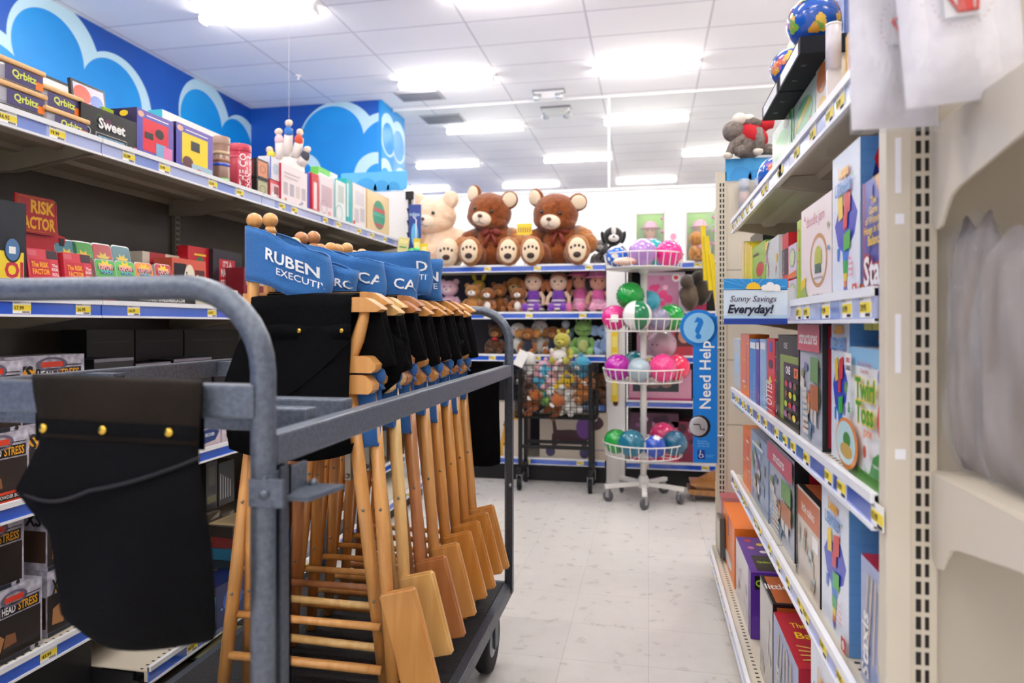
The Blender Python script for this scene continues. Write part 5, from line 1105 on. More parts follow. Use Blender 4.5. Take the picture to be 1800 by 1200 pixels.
placeL('white windowed toy box between the teal spine and the egg picture', 'toy set', 620, 643, 320, Z1, -1.725, 0.09, C('#f2ecee'), [('F', 'rect', 0.15, 0.15, 0.45, 0.45, C('#d0c8d0')), ('F', 'rect', 0.55, 0.2, 0.9, 0.5, C('#c8c4cc')), ('F', 'rect', 0.2, 0.55, 0.85, 0.85, C('#dcd8e0')), ('F', 'ell', 0.1, 0.12, 0.07, 0.06, RD)])
placeL('tan picture board with a striped green and red egg', 'picture board', 645, 684, 331, Z1, -1.725, 0.02, C('#e8c890'), [('F', 'rect', 0.03, 0.03, 0.97, 0.97, C('#efd6a4')), ('F', 'ell', 0.52, 0.5, 0.28, 0.34, C('#4aa888')), ('F', 'poly', [(0.26, 0.56), (0.78, 0.56), (0.79, 0.66), (0.27, 0.66)], C('#c86a6a')), ('F', 'poly', [(0.3, 0.3), (0.74, 0.3), (0.66, 0.2), (0.4, 0.2)], C('#b8706a')), ('F', 'rect', 0.25, 0.47, 0.79, 0.52, C('#5cc0a4'))])

# finger puppet display: a white hand with a puppet on every finger, hung by a thread
hp = at(508, 290, 4.05)
hd = thing('puppet_display', 'white hand shaped display with little puppets on its fingers above the left shelf', 'puppet display', hp, YAW * 0.5)
b = MB(); M_HAND = mat('#f6ece6', 0.6)
b.ell((0, 0, -0.05), (0.098, 0.03, 0.13), M_HAND, n=20, k=14); b.build('palm', hd)
for k, (ax, az, tx, tz, col, hair) in enumerate(((-0.06, -0.02, -0.115, 0.06, '#e8d84a', '#4a3a30'), (-0.05, 0.03, -0.062, 0.165, '#f0d0d8', '#e8d0b0'), (-0.01, 0.05, 0.0, 0.215, '#3a78c8', '#d8c0a0'), (0.04, 0.04, 0.068, 0.16, '#d85a40', '#3a2a28'), (0.07, 0.0, 0.11, 0.055, '#4a4a58', '#d8c4b8'), (0.09, -0.08, 0.125, -0.10, '#404050', '#e8dcd0'))):
    b = MB(); b.tube([(ax, 0, az), (ax * 0.4 + tx * 0.6, 0, az * 0.4 + tz * 0.6), (tx, 0, tz)], [0.03, 0.026, 0.022], M_HAND, n=12); b.build('finger', hd)
    b = MB(); b.ell((tx * 0.93, -0.006, tz * 0.9), (0.026, 0.026, 0.034), mat(col, 0.8), n=12, k=8); b.build('puppet_body', hd)
    b = MB(); b.ell((tx * 1.02, -0.006, tz + 0.03), 0.021, mat('#f0d8c4', 0.8), n=12, k=8); b.ell((tx * 1.02, 0.004, tz + 0.038), (0.022, 0.018, 0.018), mat(hair, 0.9), n=12, k=8)
    for sx in (-0.007, 0.007): b.ell((tx * 1.02 + sx, -0.026, tz + 0.033), 0.0025, K_, n=6, k=4)
    b.build('puppet_head', hd)
b = MB(); b.tube([(0.0, 0, 0.2), (0.0, 0, CZ - hp.z)], 0.0012, M_RAILW, n=5); b.build('thread', hd)
b = MB(); b.box((-0.05, -0.03, Z1 - hp.z), (0.05, 0.03, -0.15), M_HAND); b.build('stand', hd)

# ---- second shelf
A = [('F', 'rect', 0, 0, 1, 1, C('#20242e')), ('F', 'rect', 0, 0.04, 0.93, 0.5, C('#f3d63a')), ('F', 'rect', 0, 0.2, 0.7, 0.23, C('#20242e')), ('F', 'text', 'OI', 0.66, 0.24, 0.16, C('#c83048'), dict(bold=0.05, al='C', fit=0.5)), ('F', 'ell', 0.62, 0.52, 0.23, 0.13, C('#1c1f28')), ('F', 'ell', 0.62, 0.52, 0.19, 0.11, C('#4f78a8')), ('F', 'rect', 0.52, 0.48, 0.7, 0.55, W_)]
placeL('tall black game box with yellow lower half at the left edge of the middle shelf', 'board game', -22, 47, 346, Z2, -1.735, 0.09, C('#20242e'), A, gap=0.004)
# red dice game display with header card and two packs in it
yA, yB = yat(52, -1.73), yat(204, -1.73)
rd_ = thing('dice_game_display', 'red counter display of dice games with a tall RISK FACTOR header card', 'display', (-1.73, (yA + yB) / 2, Z2 + 0.0006), PI / 2)
wR = yB - yA
box_mb(wR, 0.17, 0.075, C('#d01c30'), [('F', 'text', 'this dicey diversion is all about.', 0.62, 0.5, 0.16, W_, dict(fit=0.44)), ('F', 'text', 'what the risk is what', 0.66, 0.75, 0.14, W_, dict(fit=0.42)), ('F', 'text', 'www.familygamesamerica.com', 0.6, 0.16, 0.12, YL, dict(fit=0.36)), ('F', 'rect', 0, 0, 0.12, 0.3, K_), ('L', 'rect', 0, 0, 1, 1, C('#8c1626'))]).build('tray', rd_)
hA, hB, hC = [yat(p_, -1.89) - (yA + yB) / 2 for p_ in (28, 96, 117)]     # header left, sign right, card right, in the display's own x
b = MB(); b.prism([(hA, 0.07), (hC, 0.07), (hC, 0.225), (hB + 0.02, 0.23), (hB + 0.01, 0.31), (hB - 0.02, 0.33), (hA, 0.33)], 0.165, 0.17, C('#c01c30'), 'XZ'); b.box((hC - 0.025, 0.163, 0.15), (hC - 0.006, 0.165, 0.22), K_); b.build('header_card', rd_)
b = MB()
b.prism([(hA - 0.01, 0.222), (hB - 0.012, 0.222), (hB, 0.234), (hB, 0.325), (hB - 0.012, 0.338), (hA - 0.01, 0.338)], 0.152, 0.158, C('#b01428'), 'XZ')
wS = hB - hA
b.text('RISK', TR(hB - 0.008, 0.1512, 0.287, PI / 2), 0.038, C('#f4b41e'), 'R', bold=0.06, fit=0.088); b.text('FACTOR', TR(hB - 0.006, 0.1512, 0.237, PI / 2), 0.036, C('#f4b41e'), 'R', bold=0.06, fit=0.13);
b.tube([(hA, 0.1515, 0.228), (hB - 0.005, 0.1515, 0.228), (hB - 0.005, 0.1515, 0.332), (hA, 0.1515, 0.332)], 0.0012, C('#f4b41e'), n=5, closed=True); b.build('header_sign', rd_)
for k, xx in enumerate((-0.27, 0.12)):
    p = box_mb(0.105, 0.035, 0.15, C('#d43c4e'), [('F', 'rect', 0.02, 0.86, 0.3, 0.97, C('#d86070')), ('F', 'rect', 0.62, 0.82, 0.98, 0.99, C('#3a2430')), ('F', 'rect', 0.08, 0.45, 0.72, 0.8, C('#c8243a')), ('F', 'text', 'The RISK', 0.38, 0.64, 0.1, C('#f4b41e'), dict(fit=0.55, bold=0.04)), ('F', 'text', 'FACTOR', 0.4, 0.5, 0.1, C('#f4b41e'), dict(fit=0.55, bold=0.04)), ('F', 'text', 'The', 0.86, 0.66, 0.06, W_), ('F', 'text', 'RISK', 0.86, 0.58, 0.06, W_, dict(fit=0.22)), ('F', 'text', 'ROLL', 0.86, 0.48, 0.06, W_, dict(fit=0.22)),
        ('F', 'rect', 0.2, 0.2, 0.96, 0.4, C('#f4c21e')), ('F', 'text', 'TEON', 0.58, 0.25, 0.1, K_, dict(fit=0.66)), ('F', 'rect', 0.2, 0.0, 0.96, 0.18, C('#f0b818')), ('F', 'text', 'ENRO', 0.58, 0.04, 0.1, K_, dict(fit=0.66))])
    p = p.build('game_pack', loc=(-1.745, (yA + yB) / 2 + xx * wR, Z2 + 0.012), rot=(Euler((0, 0, PI / 2)).to_matrix() @ Euler((-0.14, 0, 0)).to_matrix()).to_euler())
    tag(p, ['red dice game pack with yellow dice, left one in the red display', 'red dice game pack with yellow dice, right one in the red display'][k], 'dice game', 'dice game packs in the red display')
# card game tins in two rows in a black tray
yA, yB = yat(211, -1.73), yat(343, -1.73)
tr = box_mb(yB - yA, 0.16, 0.068, K_, [('F', 'text', 'WWW.FAMILYGAMESAMERICA.COM', 0.53, 0.3, 0.22, W_, dict(fit=0.62, bold=0.05))]).build('display_tray', loc=(-1.73, (yA + yB) / 2, Z2 + 0.0006), rot=(0, 0, PI / 2)); tag(tr, 'black counter tray lettered with a web address under the card tins', 'tray')
def tincard(label, px, yt, X, zb, m):
    Y = yat(px, X); w_ = 0.088; h = zat(yt, X, Y) - zb
    art = [('F', 'rect', 0.02, 0.3, 0.02, 0.3, m)]
    b = MB(); P_ = []
    for (cx_, cz_, a0) in ((w_ / 2 - 0.012, h - 0.012, 0), (-w_ / 2 + 0.012, h - 0.012, PI / 2)):
        for i in range(5): t = a0 + PI / 2 * i / 4; P_.append((cx_ + 0.012 * math.cos(t), cz_ + 0.012 * math.sin(t)))
    P_ += [(-w_ / 2, 0), (w_ / 2, 0)]
    b.prism(P_, 0.001, 0.014, mat('#dfe3e6', 0.3, 0.6), 'XZ'); Q = [((p[0]) * 0.95, (p[1] - h / 2) * 0.96 + h / 2) for p in P_]; b.prism(Q, -0.0004, 0.001, m, 'XZ')
    star = [(0.0 + (0.03 if i % 2 else 0.018) * math.cos(PI * i / 8) * 1.1, h * 0.72 + (0.026 if i % 2 else 0.014) * math.sin(PI * i / 8)) for i in range(9)]
    b.add([(p[0], -0.0008, p[1]) for p in star], [tuple(range(9))], YL)
    b.box((-0.034, -0.0013, h * 0.58), (0.034, -0.0009, h * 0.72), K_); b.box((-0.026, -0.0014, h * 0.42), (0.026, -0.0009, h * 0.52), K_)
    b.text('KAPOW', TR(0, -0.0018, h * 0.595, PI / 2), 0.016, C('#f4a8a8'), 'C', bold=0.06, fit=0.062); b.text('PUNCH', TR(0, -0.0018, h * 0.435, PI / 2), 0.013, C('#5cc0e0'), 'C', bold=0.05, fit=0.046)
    o = b.build('card_tin', loc=(X, Y, zb), rot=(Euler((0, 0, PI / 2)).to_matrix() @ Euler((-0.2, 0, 0)).to_matrix()).to_euler())
    return tag(o, label, 'card game', 'card game tins in the black tray')
TB, TG, TR_, TO = C('#137a8c'), C('#3aa838'), C('#c8202e'), C('#f08a2c')
for (px, m, lab) in ((131, TB, 'teal card tin at the left of the back row'), (160, TG, 'green card tin in the back row'), (194, TR_, 'red card tin in the back row'), (227, TB, 'teal card tin at the right of the back row')): tincard(lab, px, 418 + (px - 131) * 0.12, -1.86, Z2 + 0.03, m)
for (px, m, lab) in ((191, TG, 'green card tin at the left of the front row'), (226, C('#4cb848'), 'second green card tin in the front row, next to the orange tin'), (259, TO, 'orange card tin in the front row'), (293, TR_, 'red card tin at the right of the front row')): tincard(lab, px, 455 + (px - 191) * 0.08, -1.76, Z2 + 0.069, m)
placeL('cream and red flat game box lying behind the card tins', 'board game', 250, 345, 441, Z2, -1.9, 0.12, CRM, [('F', 'rect', 0.12, 0.2, 0.4, 1, C('#b8323e')), ('F', 'text', '~', 0.26, 0.7, 0.12, W_, dict(fit=0.2)), ('F', 'rect', 0.5, 0.8, 0.95, 0.86, C('#c8b898'))])
A = [('F', 'rect', 0.05, 0.45, 0.4, 0.9, K_), ('F', 'ell', 0.5, 0.6, 0.16, 0.3, CRM), ('F', 'text', 'Busy', 0.5, 0.55, 0.2, K_, dict(fit=0.22)), ('F', 'rect', 0.66, 0.2, 0.95, 0.8, C('#5a2028')), ('F', 'rect', 0.7, 0.25, 0.76, 0.7, C('#e0b070')), ('F', 'rect', 0.76, 0.45, 0.84, 0.55, C('#e0b070')), ('F', 'rect', 0.84, 0.3, 0.92, 0.45, C('#e0b070')), ('F', 'text', '~', 0.55, 0.15, 0.16, C('#f4d8b0'), dict(fit=0.2))]
placeL('coral box with wooden puzzle in its window behind the card tins', 'puzzle', 302, 362, 452, Z2 + 0.0, -1.80, 0.08, C('#d8604c'), A)
placeL('red game box with a green arch, right of the coral puzzle box', 'board game', 330, 372, 431, Z2, -1.86, 0.05, C('#c81c2e'), [('F', 'ell', 0.5, 0.6, 0.25, 0.25, C('#3c7a4a')), ('F', 'text', '~', 0.5, 0.86, 0.07, YL, dict(fit=0.5))])
placeL('black MATTER OF FACT game box with red panel beside the blue chair back', 'board game', 374, 425, 437, Z2, -1.84, 0.05, C('#23242e'), [('F', 'rect', 0.2, 0.25, 0.75, 0.85, C('#c22a36')), ('F', 'text', "IT'S A", 0.48, 0.72, 0.1, W_, dict(fit=0.3)), ('F', 'text', 'MATTER', 0.48, 0.56, 0.13, W_, dict(fit=0.44, bold=0.04)), ('F', 'text', 'OF FACT...', 0.48, 0.38, 0.13, W_, dict(fit=0.46, bold=0.04)), ('F', 'rect', 0, 0, 1, 0.14, C('#c81c2e'))])
placeL('wooden toy set in a cream box under the bend of the cart handle', 'toy set', 344, 418, 505, Z2, -1.73, 0.1, C('#d8d4c4'), [('F', 'rect', 0.05, 0.45, 0.25, 0.95, K_), ('F', 'rect', 0.3, 0.45, 0.5, 0.95, C('#6a3a34')), ('F', 'rect', 0.55, 0.4, 0.7, 0.9, C('#b86a4a')), ('F', 'ell', 0.36, 0.5, 0.07, 0.2, W_), ('F', 'rect', 0.28, 0.02, 0.72, 0.36, C('#c89a64'))])
for k, (a, c, yt, m, lab) in enumerate(((428, 470, 470, C('#7a1c2a'), 'dark red game box mostly hidden behind the nearest blue chair back'), (500, 560, 470, NVY, 'navy game box behind the blue chair backs'), (570, 640, 480, C('#2a2a30'), 'black game box at the far part of the middle left shelf'))):
    placeL(lab, 'board game', a, c, yt, Z2, -1.75, 0.1, m, [('F', 'rect', 0.1, 0.6, 0.9, 0.85, C('#b8b0a8'))])

# ---- head stress wooden puzzles on the lower shelves of the near section
M_PLATEPR = noisemat('diamond_plate_print', '#9a98ac', '#d9d7e4', (40, 40, 40), rough=0.35)
M_DARKW = C('#241c1a'); M_WOODP = C('#b07a4c')
def stress(label, y, z, X=-1.745, w_=0.205, h=0.196, xs=True, yaw=0.0):
    art = [('F', 'rect', 0, 0.06, 0.97, 0.62, M_DARKW), ('F', 'poly', [(0.1, 0.16), (0.35, 0.14), (0.42, 0.34), (0.3, 0.46), (0.12, 0.4)], M_WOODP), ('F', 'poly', [(0.4, 0.2), (0.6, 0.22), (0.58, 0.36), (0.44, 0.38)], C('#8a5a36')), ('F', 'rect', 0.36, 0.64, 0.95, 0.8, K_), ('F', 'text', 'HEAD', 0.48, 0.665, 0.105, W_, dict(fit=0.2, bold=0.03)), ('F', 'text', 'STRESS', 0.77, 0.665, 0.115, C('#f0a81e'), dict(fit=0.3, bold=0.03)),
           ('F', 'ring', 0.56, 0.86, 0.2, 0.11, 0.25, C('#6a6078')), ('F', 'rect', 0.42, 0.82, 0.7, 0.9, C('#d8402a')), ('F', 'text', '~', 0.84, 0.835, 0.03, K_, dict(fit=0.22)), ('F', 'rect', 0, 0, 0.8, 0.06, C('#1c2434')), ('F', 'ell', 0.9, 0.035, 0.03, 0.03, K_),
           ('L', 'rect', 0.05, 0.12, 0.95, 0.6, C('#4a342a')), ('L', 'text', 'XS', 0.5, 0.68, 0.18, K_, dict(fit=0.6, bold=0.05)), ('R', 'rect', 0.05, 0.12, 0.95, 0.6, C('#4a342a'))]
    if xs: art += [('F', 'rect', 0.16, 0.64, 0.34, 0.8, C('#f0a81e')), ('F', 'text', 'XS', 0.2, 0.63, 0.22, K_, dict(fit=0.24, bold=0.05))]
    else: art += [('F', 'rect', 0, 0, 1, 0.16, C('#d8432a')), ('F', 'rect', 0.5, 0.04, 0.95, 0.12, K_), ('F', 'text', 'POWDER BOX', 0.7, 0.06, 0.05, W_, dict(fit=0.35))]
    o = box_mb(w_, 0.1, h, M_PLATEPR, art).build('puzzle_box', loc=(X, y, z + 0.0006), rot=(0, 0, PI / 2 + yaw)); return tag(o, label, 'puzzle', 'boxed wooden brain puzzles')
ya = yat(51, -1.745) - 0.103
stress('lower HEAD STRESS puzzle box with red base at the left edge of the third shelf', ya, Z3, xs=False); stress('upper HEAD STRESS puzzle box at the left edge of the third shelf', ya - 0.02, Z3 + 0.197)
yb = yat(148, -1.80) - 0.14
stress('wide XS HEAD STRESS puzzle box showing above the front cart bar', yb, Z3 + 0.2, X=-1.80, w_=0.28, h=0.2); stress('XS puzzle box under the wide one, half hidden by the black pouch', yb, Z3, X=-1.79, w_=0.27, h=0.199)
stress('HEAD STRESS puzzle box at the back between the left edge box and the wide one', ya + 0.08, Z3 + 0.197, X=-1.87, w_=0.2)
yc = yat(74, -1.735) - 0.103
stress('lower HEAD STRESS puzzle box above the 43.99 price tag', yc, Z4 + 0.001, X=-1.735); stress('upper HEAD STRESS puzzle box above the 43.99 price tag', yc - 0.045, Z4 + 0.198, X=-1.75)
for k in range(2): stress(['lower XS puzzle box right of the 43.99 stack beside the black pouch', 'upper XS puzzle box right of the 43.99 stack beside the black pouch'][k], yc + 0.215, Z4 + 0.001 + 0.197 * k, X=-1.75, w_=0.16)
# dark boxes further along the third shelf, a pale strip along each top edge
for k, (a, c, yt, lab) in enumerate(((165, 235, 632, 'black box with pale edges behind the left cart rail'), (238, 300, 640, 'second black box with pale edges behind the left cart rail'), (305, 372, 632, 'third black box with pale edges behind the left cart rail'), (376, 420, 636, 'fourth black box with pale edges behind the cart post'))):
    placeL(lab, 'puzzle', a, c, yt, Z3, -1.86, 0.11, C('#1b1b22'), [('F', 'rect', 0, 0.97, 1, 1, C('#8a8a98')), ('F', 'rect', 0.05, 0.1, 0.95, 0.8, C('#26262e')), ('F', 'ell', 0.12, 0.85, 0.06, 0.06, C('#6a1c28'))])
for k, (a, c, lab) in enumerate(((152, 236, 'tall plain black box at the back of the third left shelf, nearest of three'), (238, 322, 'tall plain black box at the back of the third left shelf, middle of three'), (324, 420, 'tall plain black box at the back of the third left shelf, by the cart post'))):
    placeL(lab, 'game box', a, c, 580, Z3, -1.985, 0.11, C('#09090c', 0.6), [('F', 'rect', 0.1, 0.9, 0.9, 0.905, C('#26262c'))])
placeL('white and pink ESCHER puzzle box with blue badge on the third left shelf', 'puzzle', 338, 388, 738, Z3, -1.735, 0.1, C('#d6c6d2'), [('F', 'poly', [(0.25, 0.35), (0.4, 0.15), (0.8, 0.2), (0.95, 0.45), (0.8, 0.62), (0.4, 0.58)], C('#1c3a78')), ('F', 'text', 'ESCHER', 0.6, 0.36, 0.1, W_, dict(fit=0.45)), ('F', 'rect', 0.05, 0.65, 0.6, 0.98, C('#8a8a92')), ('F', 'ell', 0.5, 0.85, 0.1, 0.1, RD)])
placeL('white puzzle box with small black badges right of the ESCHER box', 'puzzle', 390, 425, 735, Z3, -1.735, 0.1, C('#d8cdd8'), [('F', 'ell', 0.3, 0.6, 0.1, 0.12, K_), ('F', 'ell', 0.3, 0.3, 0.1, 0.12, K_), ('F', 'ell', 0.7, 0.85, 0.15, 0.1, RD), ('F', 'rect', 0.6, 0.3, 0.95, 0.5, C('#1c3a78'))])
for k, (a, c, yt, m, lab) in enumerate(((430, 500, 700, C('#2a2c34'), 'charcoal game box on the third left shelf behind the chair legs'), (505, 570, 700, C('#3a2430'), 'plum game box on the third left shelf behind the chair legs'), (575, 640, 700, C('#1c2c34'), 'dark teal game box on the third left shelf far behind the chairs'))):
    placeL(lab, 'board game', a, c, yt, Z3, -1.75, 0.12, m, [('F', 'text', 'BIM', 0.5, 0.3, 0.25, W_, dict(fit=0.5, bold=0.05)), ('F', 'rect', 0.1, 0.75, 0.9, 0.9, C('#7a7a84'))])
# fourth shelf, second section: clear packs and barred black boxes
for k, (a, c, lab) in enumerate(((366, 388, 'clear pack with wooden puzzle pieces left of its twin on the fourth left shelf'), (389, 412, 'clear pack with wooden puzzle pieces next to the chair leg on the fourth left shelf'))):
    placeL(lab, 'puzzle', a, c, 905, Z4, -1.735, 0.08, C('#4a4034'), [('F', 'rect', 0.05, 0, 0.95, 0.22, C('#5a6440')), ('F', 'poly', [(0.1, 0.3), (0.5, 0.4), (0.8, 0.8), (0.3, 0.75)], C('#a07c48')), ('F', 'poly', [(0.5, 0.4), (0.9, 0.5), (0.95, 0.8), (0.75, 0.75)], C('#c8a468')), ('F', 'poly', [(0.1, 0.85), (0.9, 0.98), (0.85, 0.85)], C('#8a8a80'))])
for k, (a, c, lab) in enumerate(((362, 382, 'black box with olive stripe stacked above the clear packs'), (384, 412, 'black box with white bars stacked above the clear packs'))):
    placeL(lab, 'puzzle', a, c, 815, Z4 + 0.17, -1.76, 0.08, C('#17171a'), ([('F', 'rect', 0.1 + 0.15 * q, 0.15, 0.14 + 0.15 * q, 0.75 - 0.05 * q, C('#b8b8b8')) for q in range(5)] if k else [('F', 'rect', 0.1, 0.15, 0.9, 0.3, C('#5a5a30')), ('F', 'rect', 0.2, 0.5, 0.8, 0.9, C('#3a3a2a'))]))
# games lying in a stack on the base deck
ystk = [(yat(375, -1.6), k) for k in range(8)]
scol = [('#2a2a26', '#c8b890'), ('#143a5a', '#9c9468'), ('#5a1c1c', '#b8a070'), ('#20303a', '#a8a080'), ('#0f5a78', '#c8bc8c'), ('#6a1414', '#b08858'), ('#2a2420', '#8a7a58')]
zz = 0.122
for k, (e, t) in enumerate(scol):
    o = box_mb(0.29, 0.13, 0.042, C(e), [('T', 'rect', 0.05, 0.06, 0.95, 0.94, C(t)), ('T', 'rect', 0.15, 0.2, 0.85, 0.8, C('#%02x%02x%02x' % tuple(int(int(t[i:i + 2], 16) * 0.8) for i in (1, 3, 5)))), ('F', 'rect', 0.1, 0.2, 0.9, 0.8, C('#3a3630'))], 0.0).build('flat_game', loc=(-1.555 + 0.010 * (k % 3), 2.50 + 0.01 * (k % 2), zz), rot=(0, 0, PI / 2 + 0.05 * ((k % 3) - 1)))
    tag(o, 'flat game with tan map top, ' + ['bottom', 'second', 'third', 'fourth', 'fifth', 'sixth', 'topmost'][k] + ' of the stack on the low left deck', 'board game', 'flat games stacked on the low left deck'); zz += 0.043
A = [('F', 'rect', 0, 0, 1, 1, C('#0a1e5c')), ('F', 'ell', 0.62, 0.55, 0.26, 0.3, C('#1d5ac0')), ('F', 'ell', 0.68, 0.6, 0.14, 0.18, C('#6cb8e8')), ('F', 'ell', 0.72, 0.62, 0.06, 0.1, C('#c8e4f4')), ('F', 'text', '~', 0.14, 0.2, 0.14, C('#38b0c8'), dict(rot=PI / 2, al='L', fit=0.6))] + scatter('F', 10, [C('#8cc8f0'), C('#2a6ad0')], 12, 0.2, 0, 1, 1, (0.01, 0.025), 1)
o = box_mb(0.2, 0.12, 0.15, C('#0c1440'), A).build('game_box', loc=(-1.49, 2.22, 0.121), rot=(0, 0, PI / 2 - 0.1)); tag(o, 'dark blue game box with glowing nebula picture low on the left deck', 'board game')
for k, (x, y, e, t, lab) in enumerate(((-1.39, 1.94, '#2a241e', '#3c342a', 'dark brown book-like game lying on the floor by the cart'), (-1.36, 2.24, '#2c3a30', '#a8a47c', 'dark edged game with pale map lid lying on the floor beside the brown one'))):
    o = box_mb(0.28, 0.2, 0.05, C(e), [('T', 'rect', 0.04, 0.05, 0.96, 0.95, C(t)), ('T', 'text', '~', 0.5, 0.3, 0.2, C('#b8b0a0'), dict(fit=0.5))] + patches('T', 6, [C('#4a4032') if k == 0 else C('#98946c'), C('#342c24') if k == 0 else C('#b4b08a')], 5 + k, 0.05, 0.05, 0.95, 0.95)).build('flat_game', loc=(x, y, 0.0), rot=(0, 0, PI / 2 + 0.1)); tag(o, lab, 'board game')
for k, (y, m, z, h, lab) in enumerate(((3.0, '#7a1c20', Z4, 0.2, 'red game box on the fourth left shelf behind the chair legs'), (3.3, '#1c4a5a', Z4, 0.17, 'teal game box on the fourth left shelf behind the chair legs'), (3.6, '#c83424', Z4, 0.22, 'scarlet game box on the fourth left shelf far behind the chairs'), (3.95, '#2a6a3a', Z4, 0.2, 'green game box on the fourth left shelf near its far end'),
    (2.9, '#8a8ea0', 0.12, 0.14, 'silver grey game box on the low left deck behind the chairs'), (3.25, '#3a2a22', 0.12, 0.14, 'dark brown game box on the low left deck behind the chairs'), (3.6, '#c8ccd8', 0.12, 0.14, 'pale patterned game box on the low left deck behind the chairs'))):
    o = box_mb(0.26, 0.13, h, C(m), [('F', 'rect', 0.1, 0.55, 0.9, 0.85, C('#d8d4cc'))] + patches('F', 6, [C('#b8a890'), C('#4a4a58'), C(m)], k, 0.05, 0.05, 0.95, 0.5)).build('game_box', loc=(-1.75 if z > 0.2 else -1.545, y, z + 0.0006), rot=(0, 0, PI / 2)); tag(o, lab, 'board game')

# ---- clip strip and hanging packs at the far end of the left run
cs = thing('clip_strip', 'black hanging clip strip on the white end of the left shelves', 'clip strip', (-1.652, 4.585, 2.14))
b = MB(); b.box((-0.012, -0.004, -0.5), (0.012, 0, 0.0), M_BLACK); b.box((-0.03, -0.012, -0.06), (0.03, 0.0, 0.0), M_BLACK, bev=0.004); b.build('strip', cs)
for k in range(5):
    b = MB(); b.prism([(0, -0.12 - 0.085 * k), (0, -0.16 - 0.085 * k), (-0.03, -0.125 - 0.085 * k)], -0.014, 0.014, M_BLACK, 'YZ'); b.build('clip', cs)
b = MB(); b.tube([(0, -0.002, 0), (0, -0.004, 0.03), (0.006, -0.002, 0.05)], 0.002, M_BLACK, n=6); b.build('hook', cs)
pk = at(729, 405, 4.72)
A = [('F', 'rect', 0, 0, 1, 1, C('#1c3a8c')), ('F', 'text', 'indigos', 0.5, 0.78, 0.07, C('#b8d8f0'), dict(fit=0.8)), ('F', 'ell', 0.5, 0.42, 0.3, 0.22, C('#5cb0e0')), ('F', 'rect', 0, 0, 1, 0.14, C('#1f3070'))]
o = box_mb(0.085, 0.02, 0.36, C('#1c3a8c'), A).build('hanging_pack', loc=pk + Vector((0, 0, -0.18)), rot=(0, 0, 0.12)); tag(o, 'tall dark blue hanging card pack beside the cream bear', 'toy pack')
b = MB(); b.tube([(0, -0.02, 0.26), (0.0, -0.05, 0.27), (0.03, -0.09, 0.24), (0.03, -0.1, 0.05)], 0.003, M_RAILW, n=6); b.build('peg_hook', o)
for k, (px, py, wpx, hp_, m, lab) in enumerate(((745, 446, 0.05, 0.14, '#f4de1e', 'bright yellow hanging pack in front of the cream bear'), (733, 440, 0.045, 0.16, '#e8c818', 'deeper yellow hanging pack left of the bright yellow one'), (707, 430, 0.07, 0.1, '#e8e0a0', 'pale yellow card pack at the end of the left price rail'))):
    q = at(px, py, 4.6 - 0.03 * k); o = box_mb(wpx, 0.012, hp_, C(m), [('F', 'rect', 0.1, 0.6, 0.9, 0.85, C('#f8f0a0')), ('F', 'text', '~', 0.5, 0.3, 0.2, GN, dict(fit=0.7))]).build('hanging_pack', loc=q + Vector((0, 0, -hp_ / 2)), rot=(0, R(8 if k == 2 else 0), 0.15)); tag(o, lab, 'toy pack')
    b = MB(); b.tube([(0, 0.01, hp_), (0, 0.14, hp_ + 0.015)], 0.002, M_RAILW, n=6); b.build('peg_hook', o)
q = at(726, 443, 4.5); b = MB(); b.ell((0, 0, 0), (0.04, 0.03, 0.028), mat('#2cb858', 0.2, coat=0.5), n=16, k=10); b.ell((0.03, -0.01, 0.012), (0.02, 0.02, 0.02), mat('#4cd07a', 0.2, coat=0.5), n=12, k=8)
b.tube([(0, 0.02, 0.02), (-0.02, 0.12, 0.05)], 0.003, M_RAILW, n=6); o = b.build('toy_frog', loc=q); tag(o, 'shiny green plastic toy hanging at the end of the left price rail', 'plastic toy')
# ---------------------------------------------------------------- bagged cloth goods on the near end cap
M_FILM = mat('#f2f4fa', 0.05, alpha=0.10, name='clear_bag_film', bump=(38, 1.0), spec=1.0)
M_SHIRT = noisemat('white_cloth', '#d9d7de', '#e6e4ea', (30, 30, 30), rough=0.8, bump=0.15)
M_TAUPE = noisemat('taupe_cloth', '#877e78', '#9c928b', (20, 20, 8), rough=0.85, bump=0.2)
def pillow(w, d, h, m, puff=1.0, n=14, crumple=0.0, seed=0, taper=0.0, fine=False):
    "soft box standing on z=0: closed sheet with rounded edges"
    rd = random.Random(seed); b = MB(); v = []; f = []
    def P(u, t, s):   # u across, t up, s side
        e = (1 - abs(2 * u - 1) ** 3) ** 0.5 * (1 - abs(2 * t - 1) ** 4) ** 0.5
        cr = (0.0022 * (math.sin(61 * u + 23 * t + 3 * math.sin(17 * t)) * math.sin(37 * t - 29 * u)) if fine else 0) * e + crumple * (math.sin(13 * u + 7 * t + seed) + math.sin(9 * t - 11 * u + 2 * seed)) * e
        k = 1 - taper * t
        return ((u - 0.5) * w * k, s * (d / 2 * e * puff + cr), t * h + (0.012 * math.sin(8 * u + seed) if t > 0.95 else 0))
    for s in (-1, 1):
        o = len(v)
        for i in range(n + 1):
            for j in range(n + 1): v.append(P(j / n, i / n, s))
        for i in range(n):
            for j in range(n):
                q = (o + i * (n + 1) + j, o + i * (n + 1) + j + 1, o + (i + 1) * (n + 1) + j + 1, o + (i + 1) * (n + 1) + j)
                f.append(q if s < 0 else q[::-1])
    b.add(v, f, m, True); return b
